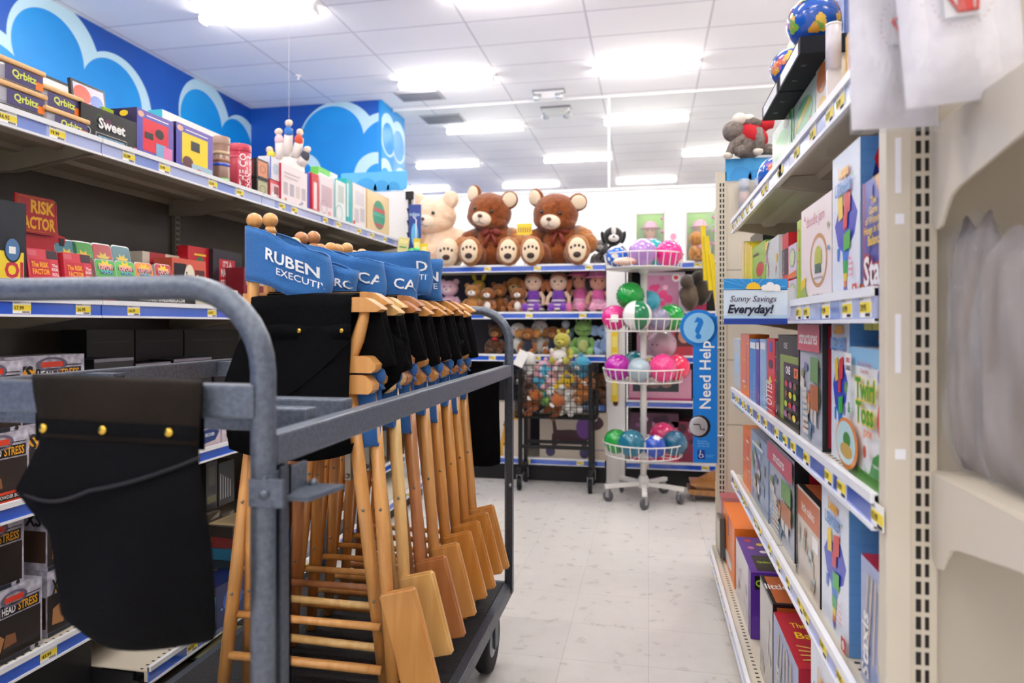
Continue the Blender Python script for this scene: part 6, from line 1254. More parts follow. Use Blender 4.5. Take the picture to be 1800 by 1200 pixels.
def bagged(label, loc, w, d, h, cloth, rz, seed, name='bagged_shirt', group=None, film=1.05, art=None, tilt=(0, 0)):
    t = thing(name, label, 'bagged cloth', loc, rz, group); t.rotation_euler = (tilt[0], tilt[1], rz)
    pillow(w, d, h, cloth, seed=seed, crumple=0.002).build('folded_cloth', t)
    pillow(w * film, d * 1.12, h * 1.04, M_FILM, seed=seed + 3, crumple=0.005, n=40, fine=True).build('clear_bag', t, loc=(0, 0, -0.006))
    if art is not None:
        b = MB(); art(b); b.build('print_label', t)
    return t
RDP = C('#c8443c')
def logo(dx, dz, k, d):
    def f(b):
        y = -d / 2 - 0.006
        b.box((dx - 0.022 * k, y, dz - 0.026 * k), (dx + 0.022 * k, y + 0.001, dz + 0.02 * k), C('#dcdce0'))
        P_ = [(-0.02, 0.006), (0, 0.02), (0.02, 0.012), (0.016, -0.02), (-0.006, -0.02)]
        b.tube([(dx + p[0] * k, y - 0.0015, dz + p[1] * k) for p in P_], 0.0024 * k, RDP, n=6, closed=True)
        b.ell((dx + 0.004 * k, y - 0.002, dz + 0.004 * k), (0.009 * k, 0.001, 0.009 * k), RDP, n=14, k=6); b.ell((dx + 0.004 * k, y - 0.003, dz + 0.007 * k), (0.004 * k, 0.001, 0.004 * k), W_, n=10, k=6)
        b.box((dx - 0.006 * k, y - 0.0015, dz - 0.018 * k), (dx + 0.012 * k, y - 0.0005, dz - 0.005 * k), RDP)
        for i in range(30):
            a = 2 * PI * i / 30; b.box((dx + 0.036 * k * math.cos(a) - 0.001, y - 0.0006, dz + 0.04 * k * math.sin(a) - 0.0005), (dx + 0.036 * k * math.cos(a) + 0.001, y, dz + 0.04 * k * math.sin(a) + 0.0005), C('#c8909a'))
    return f
p1 = at(1573, 225, 0.915)
bagged('smaller white cloth in a clear bag with red print at the top right', p1, 0.112, 0.04, 0.34, M_SHIRT, YAW * 0.6, 2, group='white bagged cloths hanging at the end cap', art=logo(0.006, 0.126, 0.92, 0.040), tilt=(0.02, -0.03))
p2 = at(1700, 178, 0.835)
bagged('larger white cloth in a clear bag reaching the top right corner', p2, 0.142, 0.05, 0.36, M_SHIRT, YAW * 0.5, 5, group='white bagged cloths hanging at the end cap', art=logo(-0.012, 0.118, 0.95, 0.05), tilt=(0.02, -0.10))
for k, p in enumerate((p1, p2)):
    b = MB(); b.tube([(p.x, PY + 0.01, p.z + 0.335), (p.x, p.y - 0.03, p.z + 0.325), (p.x, p.y - 0.04, p.z + 0.345)], 0.003, M_RAILW, n=8); o = b.build('peg_hook'); tag(o, ['white peg hook carrying the smaller white bag', 'white peg hook carrying the larger white bag'][k], 'hook')
bagged('tall taupe cloth in a clear bag standing against the post on the lower end-cap shelf', (0.442, 1.042, 0.996), 0.07, 0.055, 0.345, M_TAUPE, PI / 2 + 0.1, 7, name='bagged_curtain', film=1.15)
bagged('wide taupe cloth in a clear bag in front of the tall one', (0.445, 0.928, 0.996), 0.13, 0.062, 0.315, M_TAUPE, PI / 2 + 0.08, 9, name='bagged_curtain', film=1.15)
t = thing('bagged_pillow', 'white soft cloth bundle at the right edge on the lower end-cap shelf', 'bagged cloth', (0.468, 0.79, 0.996), PI / 2 + 0.1)
pillow(0.12, 0.11, 0.26, M_SHIRT, seed=12, crumple=0.006).build('folded_cloth', t)
o = box_mb(0.12, 0.02, 0.16, C('#d9d2c8'), [('F', 'rect', 0.05, 0.05, 0.95, 0.95, C('#e0d9cf'))], bev=0.003).build('hanging_carton', loc=(0.465, 0.83, 1.272), rot=(0, 0, PI * 1.05)); tag(o, 'pale grey beige carton under the upper end-cap shelf at the right edge', 'carton')
b = MB(); b.tube([(0, 0.01, 0.158), (0, 0.01, 0.172)], 0.004, M_RAILW, n=6); b.build('hang_tab', o)
# ---------------------------------------------------------------- toy shelving across the end of the aisle
GYB = 5.6; D0 = 0.40
GB = 'toy shelving across the end of the aisle'
ZP = [1.648, 1.283, 0.955, 0.575, 0.17]
M_PANELD = mat('#2c2a32', 0.6, name='charcoal_back_panel')
pt = lambda L, n: pr(n, ['14.99', '12.99', '19.99', '24.99', '9.99'] * 2, L)
shelving('plush toy shelving under the three giant bears', (-1.78, GYB, 0), 0, 1.46, 1.66, [(z, D0, pt(1.46, 4)) for z in ZP[:3]] + [(ZP[4], D0 + 0.04, pt(1.46, 4))], M_PANELD, M_SHELF, GB, kick=M_BLACK)
shelving('doll shelving behind the ball rack', (-0.165, GYB, 0), 0, 1.05, 1.66, [(z, D0, pt(1.05, 3)) for z in (1.655, 1.283, 0.955, 0.62)] + [(0.17, D0 + 0.04, pt(1.05, 3))], M_PANELD, M_SHELF, GB, kick=M_BLACK)
b = MB(); b.box((-0.07, -0.2, 0), (0.07, 0.2, 1.65), M_WHITE, bev=0.004); b.box((-0.045, -0.206, 0.02), (0.045, -0.2, 0.4), C('#e4e0dc')); o = b.build('shelf_column', loc=(-0.243, 5.4, 0)); tag(o, 'white column between the plush shelving and the doll shelving', 'column')
b = MB(); b.box((0, -0.01, 0), (0.05, 0, 0.62), YL); 
for k in range(5): b.box((0.006, -0.011, 0.05 + 0.12 * k), (0.044, -0.0101, 0.13 + 0.12 * k), C('#f7e77a'))
o = b.build('hanging_strip', loc=(-0.275, 5.185, 0.62)); tag(o, 'bright yellow strip of packs hanging on the white column', 'toy pack')

# ---- plush
def fur(name, a, c, sc=26): return noisemat(name, a, c, (sc, sc, sc), rough=0.95, bump=1.0, sheen=0.4, spec=0.1, fine=75, lo=0.3, hi=0.7)
F_BROWN = fur('chestnut_fur', '#6f3417', '#93501f'); F_BROWN2 = fur('light_chestnut_fur', '#94572a', '#b87a42'); F_CREAM = fur('cream_fur', '#f0cba8', '#f9dfc4')
F_PAD = mat('#e9d3b6', 0.9, sheen=0.3); F_MUZ = mat('#f1ddc6', 0.9, sheen=0.3, bump=(90, 0.4)); F_DK = mat('#3a2a26', 0.8); F_NOSE = mat('#5a3a30', 0.5); F_EYE = mat('#1c1310', 0.15, coat=0.6)
F_RIB = mat('#7a2c22', 0.6)
def shag(seed, a):
    rd = random.Random(seed)
    def f(x, y, z):
        k = 1 + rd.uniform(-a, a) + 0.02 * math.sin(5 * z + seed) * math.cos(4 * x + seed); return (x * k, y * k, z * k)
    return f
def lump(seed, a): return lambda x, y, z: (x * (1 + a * math.sin(5 * z + seed) * math.cos(4 * y + seed)), y * (1 + a * math.sin(6 * x + seed)), z * (1 + a * math.cos(5 * x + 3 * y + seed)))
def bear(label, loc, rz, s, fA, fB, seed, head=(0, -0.03, 0.43), tilt=(0, 0, 0), feet=((-0.15, -0.24, 0.115), (0.15, -0.24, 0.105)), ear_tilt=(0.2, -0.2), ribbon=True, inner=None):
    t = thing('teddy_bear', label, 'teddy bear', loc, rz, 'giant teddy bears on the top shelf'); t.scale = (s, s, s)
    inner = inner or F_PAD
    b = MB(); b.ell((0, 0.0, 0.2), (0.165, 0.14, 0.2), fA, n=56, k=40, fn=shag(seed, 0.022)); b.ell((0, -0.02, 0.13), (0.185, 0.15, 0.13), fA, n=52, k=34, fn=shag(seed + 2, 0.022)); b.build('body', t)
    H = Matrix.Translation(head) @ Euler(tilt).to_matrix().to_4x4()
    b = MB(); b.ell((0, 0, 0), (0.182, 0.155, 0.158), fA, M=H, n=64, k=44, fn=shag(seed + 1, 0.014)); b.ell((0, -0.03, -0.05), (0.17, 0.13, 0.105), fA, M=H, n=52, k=34, fn=shag(seed + 9, 0.014))
    hd = b.build('head', t)
    for sx, et in zip((-1, 1), ear_tilt):
        E_ = H @ TR(sx * 0.148, -0.01, 0.098, 0, et + sx * 0.45, sx * 0.3)
        b = MB(); b.ell((0, 0, 0.028), (0.07, 0.03, 0.074), fA, M=E_, n=20, k=14); b.ell((0, -0.021, 0.03), (0.056, 0.016, 0.06), inner, M=E_, n=18, k=12); b.build('ear', t)
    b = MB(); b.ell((0, -0.138, -0.055), (0.082, 0.055, 0.06), F_MUZ, M=H, n=24, k=16); b.tube([H @ Vector(q) for q in ((0, -0.193, -0.05), (0, -0.193, -0.075), (0.018, -0.187, -0.09), (0.042, -0.173, -0.088))], 0.002, F_DK, n=5); b.tube([H @ Vector(q) for q in ((0, -0.193, -0.075), (-0.018, -0.187, -0.09), (-0.042, -0.173, -0.088))], 0.002, F_DK, n=5); mz = b.build('muzzle', t)
    b = MB(); b.ell((0, -0.192, -0.032), (0.021, 0.012, 0.015), F_NOSE, M=H, n=14, k=10); b.build('nose', mz)
    for sx in (-1, 1): b = MB(); b.ell((sx * 0.072, -0.142, 0.016), 0.0155, F_EYE, M=H, n=12, k=8); b.build('eye', t)
    for sx in (-1, 1):
        b = MB(); b.tube([(sx * 0.13, 0.0, 0.29), (sx * 0.2, -0.06, 0.24), (sx * 0.23, -0.12, 0.19)], [0.06, 0.072, 0.06], fB if sx > 0 else fA, n=18); b.ell((sx * 0.235, -0.135, 0.18), (0.072, 0.07, 0.078), fB, n=36, k=24, fn=shag(seed + 5, 0.03)); b.build('arm', t)
    for sx, fp in zip((-1, 1), feet):
        fx, fy, fz = fp
        b = MB(); b.tube([(sx * 0.1, -0.04, 0.1), ((sx * 0.1 + fx) / 2, (-0.04 + fy) / 2, 0.105), (fx, fy + 0.05, fz)], [0.09, 0.088, 0.08], fA, n=20); b.ell((fx, fy, fz), (0.094, 0.058, 0.114), fB, n=40, k=28, fn=shag(seed + 6, 0.025)); lg = b.build('leg', t)
        b = MB(); b.ell((fx, fy - 0.036, fz - 0.002), (0.07, 0.026, 0.092), F_PAD, n=22, k=14); pd = b.build('paw_pad', lg)
        b = MB(); b.ell((fx, fy - 0.060, fz - 0.042), (0.03, 0.008, 0.023), F_DK, n=14, k=8)
        for q in range(4): b.ell((fx - 0.042 + 0.028 * q, fy - 0.058 + 0.004 * abs(q - 1.5), fz + 0.012 + 0.012 * (1.5 - abs(q - 1.5))), (0.0125, 0.007, 0.015), F_DK, n=10, k=6)
        b.build('paw_print', lg)
    if ribbon:
        b = MB()
        for sx in (-1, 1):
            b.ell((sx * 0.045, -0.148, 0.29), (0.042, 0.012, 0.026), F_RIB, rot=(0, sx * 0.35, sx * 0.3), n=14, k=8); b.tube([(0, -0.15, 0.285), (sx * 0.03, -0.17, 0.23), (sx * 0.045, -0.165, 0.17)], [0.008, 0.016, 0.018], F_RIB, n=8)
        b.ell((0, -0.158, 0.29), 0.017, F_RIB, n=12, k=8); b.build('ribbon', t)
    return t
def onshelf(px, y_front, z): 
    "x on the shelf at depth y seen at column px"
    k = (px - 900) / 1200; return ((k * CY - SY) / (CY + k * SY)) * y_front
SYF = 5.2
zs = ZP[0]
bear('giant cream bear at the left end of the top plush shelf', (onshelf(775, 5.43, 0) , 5.45, zs), 0.1, 1.0, F_CREAM, F_CREAM, 1, head=(-0.05, -0.03, 0.45), tilt=(0.1, 0.05, -0.35), feet=((-0.19, -0.2, 0.122), (0.10, -0.26, 0.119)), ribbon=False, inner=F_CREAM)
bear('giant brown bear in the middle, head tilted towards the cream bear', (onshelf(868, 5.43, 0), 5.45, zs), 0.05, 1.0, F_BROWN, F_BROWN2, 3, head=(-0.03, -0.05, 0.46), tilt=(0.12, 0.22, -0.18), feet=((-0.145, -0.27, 0.125), (0.16, -0.26, 0.119)))
bear('giant brown bear on the right of the trio, head dipped with drooping ear', (onshelf(985, 5.43, 0), 5.45, zs), 0.0, 1.0, F_BROWN, F_BROWN2, 6, head=(-0.03, -0.07, 0.43), tilt=(0.2, 0.12, -0.12), feet=((-0.19, -0.26, 0.119), (0.165, -0.27, 0.119)), ear_tilt=(-0.5, 1.0))
b = MB(); b.box((-0.06, 0, 0), (0.06, 0.012, 0.09), YL); [b.box((-0.05 + 0.018 * q, -0.001, 0.02), (-0.042 + 0.018 * q, 0, 0.06), BRN) for q in range(6)]; o = b.build('hanging_pack', loc=(onshelf(921, 5.3, 0), 5.32, zs + 0.26)); tag(o, 'yellow tag between the two brown bears', 'tag')
b = MB(); b.tube([(0, 0.006, 0.0), (0, 0.008, -0.262)], 0.004, M_RAILW, n=6); b.build('tag_stick', o)

def plush(label, px, y, z, h, body, kind='bear', head=None, muzzle=None, belly=None, limbs=None, ears='round', ear_m=None, nose=True, rz=0.0, extra=None, lean=0.0, group='small plush toys', name='plush_toy', wide=1.0, headr=0.24, eye_r=0.02):
    x = px if isinstance(px, tuple) else None
    loc = (onshelf(px, y, 0), y, z + 0.004) if x is None else (*x, z)
    t = thing(name, label, 'plush toy', loc, rz, group); t.scale = (h * wide, h, h)
    head = head or body; limbs = limbs or body; ear_m = ear_m or head
    b = MB(); b.ell((0, 0.02, 0.27), (0.21, 0.18, 0.27), body, n=20, k=14); 
    if belly: b.ell((0, -0.05, 0.26), (0.15, 0.14, 0.2), belly, n=16, k=12)
    b.build('body', t)
    hz = 0.72 - lean * 0.1; hy = -0.02 - lean * 0.12
    b = MB(); b.ell((0, hy, hz), (headr, headr * 0.9, headr * 0.92), head, n=22, k=14)
    if nose:
        for sx in (-1, 1): b.ell((sx * 0.085, hy - headr * 0.84, hz + 0.04), (eye_r, eye_r * 0.7, eye_r), F_EYE, n=8, k=6)
    b.build('head', t)
    if muzzle:
        b = MB(); b.ell((0, hy - headr * 0.8, hz - 0.07), (0.125, 0.1, 0.09), muzzle, n=16, k=10); b.ell((0, hy - headr * 0.8 - 0.095, hz - 0.045), (0.03, 0.02, 0.022), F_DK, n=8, k=6); b.build('muzzle', t)
    for sx in (-1, 1):
        b = MB()
        if ears == 'round': b.ell((sx * 0.18, 0, hz + 0.18), (0.085, 0.05, 0.085), ear_m, n=12, k=8)
        elif ears == 'droop': b.ell((sx * 0.235, -0.02, hz - 0.03), (0.06, 0.07, 0.16), ear_m, rot=(0, sx * 0.25, 0), n=12, k=8)
        elif ears == 'point': b.ell((sx * 0.13, 0, hz + 0.23), (0.05, 0.035, 0.1), ear_m, rot=(0, sx * 0.35, 0), n=10, k=8)
        elif ears == 'big': b.ell((sx * 0.3, 0, hz + 0.02), (0.15, 0.04, 0.16), ear_m, n=14, k=10)
        elif ears == 'eyes': b.ell((sx * 0.12, -0.04, hz + 0.2), (0.085, 0.08, 0.085), ear_m, n=12, k=8); b.ell((sx * 0.12, -0.115, hz + 0.22), 0.03, F_EYE, n=8, k=6)
        if b.v: b.build('ear' if ears != 'eyes' else 'eye_bump', t)
        b = MB(); b.tube([(sx * 0.18, -0.02, 0.44), (sx * 0.26, -0.1, 0.33), (sx * 0.27, -0.17, 0.22)], [0.065, 0.07, 0.075], limbs, n=12); b.ell((sx * 0.27, -0.18, 0.2), 0.078, limbs, n=12, k=8); b.build('arm', t)
        b = MB(); b.tube([(sx * 0.13, -0.05, 0.1), (sx * 0.18, -0.25, 0.095), (sx * 0.2, -0.36, 0.1)], [0.1, 0.09, 0.08], limbs, n=12); b.ell((sx * 0.2, -0.4, 0.115), (0.085, 0.06, 0.11), limbs, n=14, k=10); b.build('leg', t)
    if extra: extra(t, hz, hy)
    return t
def F(h, h2=None): return noisemat('plush_' + h.strip('#'), h, h2 or h, (9, 9, 9), rough=0.95, bump=0.7, sheen=0.4, spec=0.1, fine=60)
PK, TAN, DKB, WHT, GRN, LG, BLU, YEL, GRY, ORB, BLK_, OLV = F('#eab4c8', '#f4cbd8'), F('#b87a3a', '#cf9450'), F('#5a3420', '#70452a'), F('#eeeae6', '#f8f5f2'), F('#7fb35a', '#9bc876'), F('#d4dc8c', '#e0e69c'), F('#8ba8d8', '#a5bfe6'), F('#e4c81e', '#f0da3c'), F('#7c7c80', '#98989c'), F('#8f4f22', '#aa6a30'), F('#161619', '#202024'), F('#a8a03a', '#bcb44c')
# dog at the right end of the top shelf
def dogtop(t, hz, hy):
    b = MB(); b.ell((0, hy - 0.14, hz + 0.1), (0.06, 0.12, 0.16), WHT, n=12, k=8); b.build('blaze', t)
plush('black and white plush dog at the right end of the top plush shelf', 1078, 5.4, zs, 0.33, BLK_, head=BLK_, muzzle=WHT, belly=WHT, ears='droop', ear_m=BLK_, extra=dogtop, rz=0.1)
plush('small grey white plush half hidden between the right bear and the dog', 1056, 5.5, zs, 0.24, GRY, muzzle=WHT, ears='round')
# second shelf
z2 = ZP[1]
plush('pink plush pig sitting at the left end of the second plush shelf', 790, 5.4, z2, 0.29, PK, muzzle=F('#f6d8e0'), ears='round', wide=1.1)
plush('yellow plush giraffe peeking over the tan lion', 842, 5.5, z2 + 0.0, 0.32, YEL, ears='point', headr=0.17)
plush('tan plush lion with white muzzle on the second shelf', 832, 5.33, z2, 0.25, TAN, muzzle=WHT, ears='round', wide=1.1)
plush('brown white plush dog next to the tan lion', 858, 5.30, z2, 0.22, ORB, muzzle=WHT, belly=WHT, ears='droop')
plush('dark brown plush bear left of the tall dog', 878, 5.42, z2, 0.26, ORB, muzzle=TAN, ears='round')
plush('tall brown plush hound with tan muzzle behind the white chested dog', 906, 5.5, z2, 0.32, DKB, head=TAN, muzzle=F('#d8b078'), ears='droop', ear_m=DKB)
plush('brown plush dog with white chest beside the first purple doll', 911, 5.32, z2, 0.22, ORB, muzzle=WHT, belly=WHT, ears='droop')
# rag dolls
SKIN, LIL, PUR_ = F('#efc9ae', '#f4d4bc'), F('#eee2f0'), F('#7038a8', '#8248bc')
def doll(label, px, y, z, h, dress, skirt, hair, hat=None, stripes=None, shoe=None, rz=0.0, pig=True, skin=None):
    skin = skin or SKIN
    t = thing('rag_doll', label, 'doll', (onshelf(px, y + 0.03, 0), y + 0.03, z + 0.004), rz, 'rag dolls on the second plush shelf'); t.scale = (h, h, h)
    b = MB(); b.lathe([(0.14, 0.3), (0.17, 0.36), (0.16, 0.46), (0.1, 0.54)], dress, n=18); b.ell((0, 0, 0.5), (0.17, 0.12, 0.08), dress, n=14, k=8); b.build('dress_top', t)
    b = MB()
    for q in range(5):
        r0 = 0.27 - 0.024 * q; b.lathe([(r0, 0.08 + 0.05 * q), (r0 + 0.012, 0.095 + 0.05 * q), (r0 - 0.012, 0.13 + 0.05 * q)], (skirt if (q % 2 == 0 or not stripes) else stripes), n=22)
    b.build('skirt', t)
    b = MB(); b.ell((0, -0.02, 0.74), (0.21, 0.19, 0.21), skin, n=22, k=14)
    for sx in (-1, 1): b.ell((sx * 0.08, -0.2, 0.76), (0.022, 0.012, 0.026), F_EYE, n=8, k=6)
    b.ell((0, -0.205, 0.68), (0.03, 0.01, 0.01), mat('#b85a5a', 0.8), n=8, k=5); b.build('head', t)
    b = MB(); b.ell((0, 0.03, 0.8), (0.225, 0.2, 0.2), hair, n=20, k=14, rot=(-0.35, 0, 0))
    if pig:
        for sx in (-1, 1): b.ell((sx * 0.25, 0, 0.66), (0.07, 0.07, 0.17), hair, rot=(0, sx * 0.2, 0), n=12, k=8)
    b.build('hair', t)
    if hat:
        b = MB(); b.lathe([(0.33, 0.84), (0.34, 0.85), (0.23, 0.9), (0.22, 0.98), (0.12, 1.06), (0.02, 1.08)], hat, (0, 0.02, 0), n=24); b.build('hat', t)
    for sx in (-1, 1):
        b = MB(); b.tube([(sx * 0.16, 0, 0.5), (sx * 0.25, -0.06, 0.38), (sx * 0.26, -0.15, 0.26)], [0.06, 0.05, 0.045], skin, n=10); b.ell((sx * 0.26, -0.16, 0.24), 0.055, skin, n=10, k=8); b.build('arm', t)
        b = MB(); b.tube([(sx * 0.1, -0.1, 0.1), (sx * 0.13, -0.3, 0.08), (sx * 0.14, -0.4, 0.09)], [0.07, 0.06, 0.055], skin if shoe else skirt, n=10); lg = b.build('leg', t)
        b = MB(); b.ell((sx * 0.14, -0.46, 0.12), (0.08, 0.08, 0.12), shoe or dress, n=14, k=10); b.build('shoe', lg)
    return t
HRB, HBK = F('#a8603a', '#bc7448'), F('#2a1a1a', '#38242a')
PNKD, PNKC = F('#d4589c', '#e070b0'), noisemat('pink_check_cloth', '#e07ab4', '#f6d4e6', (30, 30, 30), rough=0.9)
doll('rag doll in purple with striped skirt and brown hair, left of her twin', 938, 5.36, z2, 0.33, PUR_, LIL, HRB, stripes=PUR_, shoe=PUR_)
doll('rag doll in purple with striped skirt and brown hair, right of her twin', 982, 5.36, z2, 0.33, PUR_, LIL, HRB, stripes=PUR_, shoe=PUR_, rz=0.05)
doll('rag doll in pink hood and checked dress with black hair beside the purple twins', 1021, 5.44, z2, 0.36, PNKD, PNKC, HBK, hat=PNKD, shoe=F('#e07aac'), rz=-0.2, skin=F('#d8a088'))
doll('rag doll in wide pink hat at the right end of the second plush shelf', 1052, 5.36, z2, 0.33, PNKD, PNKC, HBK, hat=F('#f090c4'), shoe=F('#e8a0c0'), rz=0.1, skin=F('#d8a088'))
# third shelf
z3 = ZP[2]
plush('dark brown plush bear with red bow behind the cart handle', 872, 5.42, z3, 0.25, DKB, muzzle=TAN, extra=lambda t, hz, hy: (lambda b: (b.ell((0, -0.2, 0.5), (0.1, 0.04, 0.05), RD, n=10, k=6), b.build('bow', t)))(MB()))
plush('black and white plush cow on the third plush shelf', 911, 5.4, z3, 0.27, WHT, limbs=BLK_, muzzle=F('#f0c0b8'), ears='droop', ear_m=BLK_)
plush('brown plush monkey in dark overalls next to the cow', 928, 5.32, z3, 0.23, F('#2c3044'), head=ORB, muzzle=TAN, limbs=ORB, ears='big', ear_m=TAN)
plush('white plush husky between the two monkeys', 949, 5.45, z3, 0.29, WHT, head=WHT, muzzle=WHT, ears='point', ear_m=GRY)
plush('second brown plush monkey in dark overalls right of the husky', 972, 5.4, z3, 0.24, F('#2c3044'), head=ORB, muzzle=TAN, limbs=ORB, ears='big', ear_m=TAN)
plush('pale blue plush behind the frog with clear bubble above it', 998, 5.5, z3, 0.22, F('#9cc4d8'), ears='round')
b = MB(); b.ell((0, 0, 0), 0.035, mat('#c8d0dc', 0.1, coat=0.5), n=16, k=10); b.tube([(0, 0, -0.03), (0, 0, -0.2)], 0.004, M_RAILW, n=6); o = b.build('glitter_ball', loc=(onshelf(994, 5.4, 0), 5.42, z3 + 0.245)); tag(o, 'small silvery ball on a stick behind the green frog', 'toy ball')
plush('bright green plush frog with pale belly on the third plush shelf', 1026, 5.36, z3, 0.29, GRN, belly=LG, ears='eyes', limbs=GRN, wide=1.05, nose=False, extra=lambda t, hz, hy: (lambda b: (b.tube([(-0.16, hy - 0.17, hz - 0.04), (0, hy - 0.225, hz - 0.08), (0.16, hy - 0.17, hz - 0.04)], 0.008, F_DK, n=6), b.build('mouth', t)))(MB()))
plush('light blue plush elephant at the right end of the third plush shelf', 1066, 5.34, z3, 0.26, BLU, ears='big', wide=1.15, extra=lambda t, hz, hy: (lambda b: (b.tube([(0, hy - 0.2, hz - 0.04), (0, hy - 0.33, hz - 0.16), (0.02, hy - 0.36, hz - 0.3)], [0.07, 0.055, 0.04], BLU, n=10), b.build('trunk', t)))(MB()))
plush('small brown plush dog between the bin and the yellow strip', 1072, 5.3, 0.577, 0.24, DKB, muzzle=F('#c8ac88'), ears='droop')
plush('brown tan plush bear beside the brown dog low on the plush shelving', 1056, 5.42, 0.577, 0.25, ORB, muzzle=TAN)
# small extra shelf these two sit on
u = thing('wire_shelf', 'short low shelf with price label at the right end of the plush shelving', 'shelf', (-0.46, GYB, 0))
b = MB(); b.box((-0.14, -0.4, 0.55), (0.135, 0, 0.575), M_SHELF); b.build('shelf_board', u); b = MB(); b.box((-0.14, -0.408, 0.545), (0.135, -0.4, 0.59), M_RAILBLUE); b.box((-0.06, -0.410, 0.55), (0.10, -0.408, 0.585), LBL); b.build('price_rail', u)

# big flat boxes printed with a dachshund and a giraffe on the base deck
A = [('F', 'rect', 0, 0, 1, 1, C('#d5c8b8')), ('F', 'ell', 0.45, 0.5, 0.27, 0.13, C('#4a2c34')), ('F', 'rect', 0.2, 0.42, 0.74, 0.62, C('#4a2c34')), ('F', 'rect', 0.18, 0.22, 0.26, 0.5, C('#4a2c34')), ('F', 'rect', 0.62, 0.2, 0.7, 0.5, C('#4a2c34')), ('F', 'poly', [(0.2, 0.6), (0.26, 0.6), (0.22, 0.9), (0.18, 0.9)], C('#4a2c34')),
     ('F', 'ell', 0.78, 0.78, 0.16, 0.16, C('#4a2c34')), ('F', 'ell', 0.66, 0.68, 0.12, 0.24, C('#7a46a0')), ('F', 'ell', 0.82, 0.86, 0.03, 0.04, W_), ('F', 'ell', 0.82, 0.86, 0.015, 0.02, K_), ('F', 'ell', 0.16, 0.16, 0.07, 0.11, C('#3a3466')), ('F', 'ell', 0.66, 0.14, 0.07, 0.11, C('#3a3466')), ('F', 'ell', 0.22, 0.93, 0.06, 0.08, K_), ('F', 'text', '~', 0.85, 0.2, 0.07, C('#a090a8'), dict(fit=0.2))]
o = box_mb(0.52, 0.18, 0.36, C('#d5c8b8'), A).build('toy_box', loc=(onshelf(1008, 5.2, 0), 5.2, ZP[4]), rot=(0, 0, 0)); tag(o, 'beige toy box printed with a brown dachshund with purple ears under the wire bin', 'toy box')
A = [('F', 'rect', 0, 0, 1, 1, C('#ddd2c4')), ('F', 'poly', [(0.5, 0.9), (0.85, 0.85), (0.8, 0.7), (0.62, 0.68), (0.5, 0.2), (0.3, 0.2)], C('#e0a83a')), ('F', 'rect', 0.3, 0.02, 0.38, 0.25, C('#e0a83a')), ('F', 'rect', 0.5, 0.02, 0.58, 0.25, C('#e0a83a')), ('F', 'ell', 0.62, 0.82, 0.05, 0.04, W_), ('F', 'ell', 0.62, 0.82, 0.02, 0.02, K_)] + scatter('F', 6, [C('#8a5a24')], 2, 0.35, 0.2, 0.6, 0.7, (0.03, 0.05), 0.6)
o = box_mb(0.3, 0.18, 0.42, C('#ddd2c4'), A).build('toy_box', loc=(onshelf(892, 5.2, 0), 5.2, ZP[4]), rot=(0, 0, 0)); tag(o, 'pale toy box printed with a yellow giraffe behind the far cart post', 'toy box')

# ---- wire bin of plush on casters
bx, by = onshelf(975, 4.88, 0), 4.88
bn = thing('wire_bin', 'black wire grid bin of small plush toys standing on casters', 'bin', (bx, by + 0.13, 0))
W2, D2, zb0, zb1 = 0.295, 0.13, 0.52, 0.905
M_WIRE = mat('#0f0f12', 0.45, name='black_wire')
def grid(p0, ux, uy, nx, ny, r=0.0028):
    b = MB(); p0, ux, uy = Vector(p0), Vector(ux), Vector(uy)
    for i in range(nx + 1): b.tube([p0 + ux * (i / nx), p0 + ux * (i / nx) + uy], r, M_WIRE, n=5, cap=False)
    for j in range(ny + 1): b.tube([p0 + uy * (j / ny), p0 + uy * (j / ny) + ux], r, M_WIRE, n=5, cap=False)
    return b
grid((-W2, -D2, zb0), (2 * W2, 0, 0), (0, 0, zb1 - zb0), 13, 9).build('front_grid', bn); grid((-W2, D2, zb0), (2 * W2, 0, 0), (0, 0, zb1 - zb0), 13, 9).build('rear_grid', bn)
for sx in (-1, 1): grid((sx * W2, -D2, zb0), (0, 2 * D2, 0), (0, 0, zb1 - zb0), 8, 9).build('side_grid', bn)
grid((-W2, -D2, zb0), (2 * W2, 0, 0), (0, 2 * D2, 0), 10, 7).build('floor_grid', bn)
for sx in (-1, 1):
    for sy in (-1, 1):
        b = MB(); b.box((sx * (W2 - 0.04) - 0.014, sy * (D2 - 0.02) - 0.014, 0.16), (sx * (W2 - 0.04) + 0.014, sy * (D2 - 0.02) + 0.014, zb1 + 0.01), M_WIRE); b.build('post', bn)
    b = MB(); b.box((sx * (W2 - 0.04) - 0.014, -D2 - 0.04, 0.115), (sx * (W2 - 0.04) + 0.014, D2 + 0.02, 0.165), M_WIRE); b.build('foot_bar', bn)
    for sy in (-1.12, 0.9):
        cx_, cy_ = sx * (W2 - 0.04), sy * D2
        b = MB(); b.lathe([(0.012, -0.014), (0.042, -0.013), (0.045, -0.008), (0.045, 0.008), (0.042, 0.013), (0.012, 0.014)], M_RUBBER, n=20, axis='X'); cs_ = b.build('caster_wheel', bn, loc=(cx_, cy_, 0.045))
        b = MB(); b.box((-0.02, -0.015, -0.005), (-0.016, 0.015, 0.07), mat('#9a9aa0', 0.4, 0.6)); b.box((0.016, -0.015, -0.005), (0.02, 0.015, 0.07), mat('#9a9aa0', 0.4, 0.6)); b.box((-0.02, -0.02, 0.064), (0.02, 0.02, 0.07), mat('#9a9aa0', 0.4, 0.6)); b.build('fork', cs_)
for sy in (-1, 1):
    b = MB(); b.box((-W2 + 0.05, sy * (D2 - 0.02) - 0.01, 0.30), (W2 - 0.05, sy * (D2 - 0.02) + 0.01, 0.325), M_WIRE); b.build('stretcher', bn)
rd = random.Random(5)
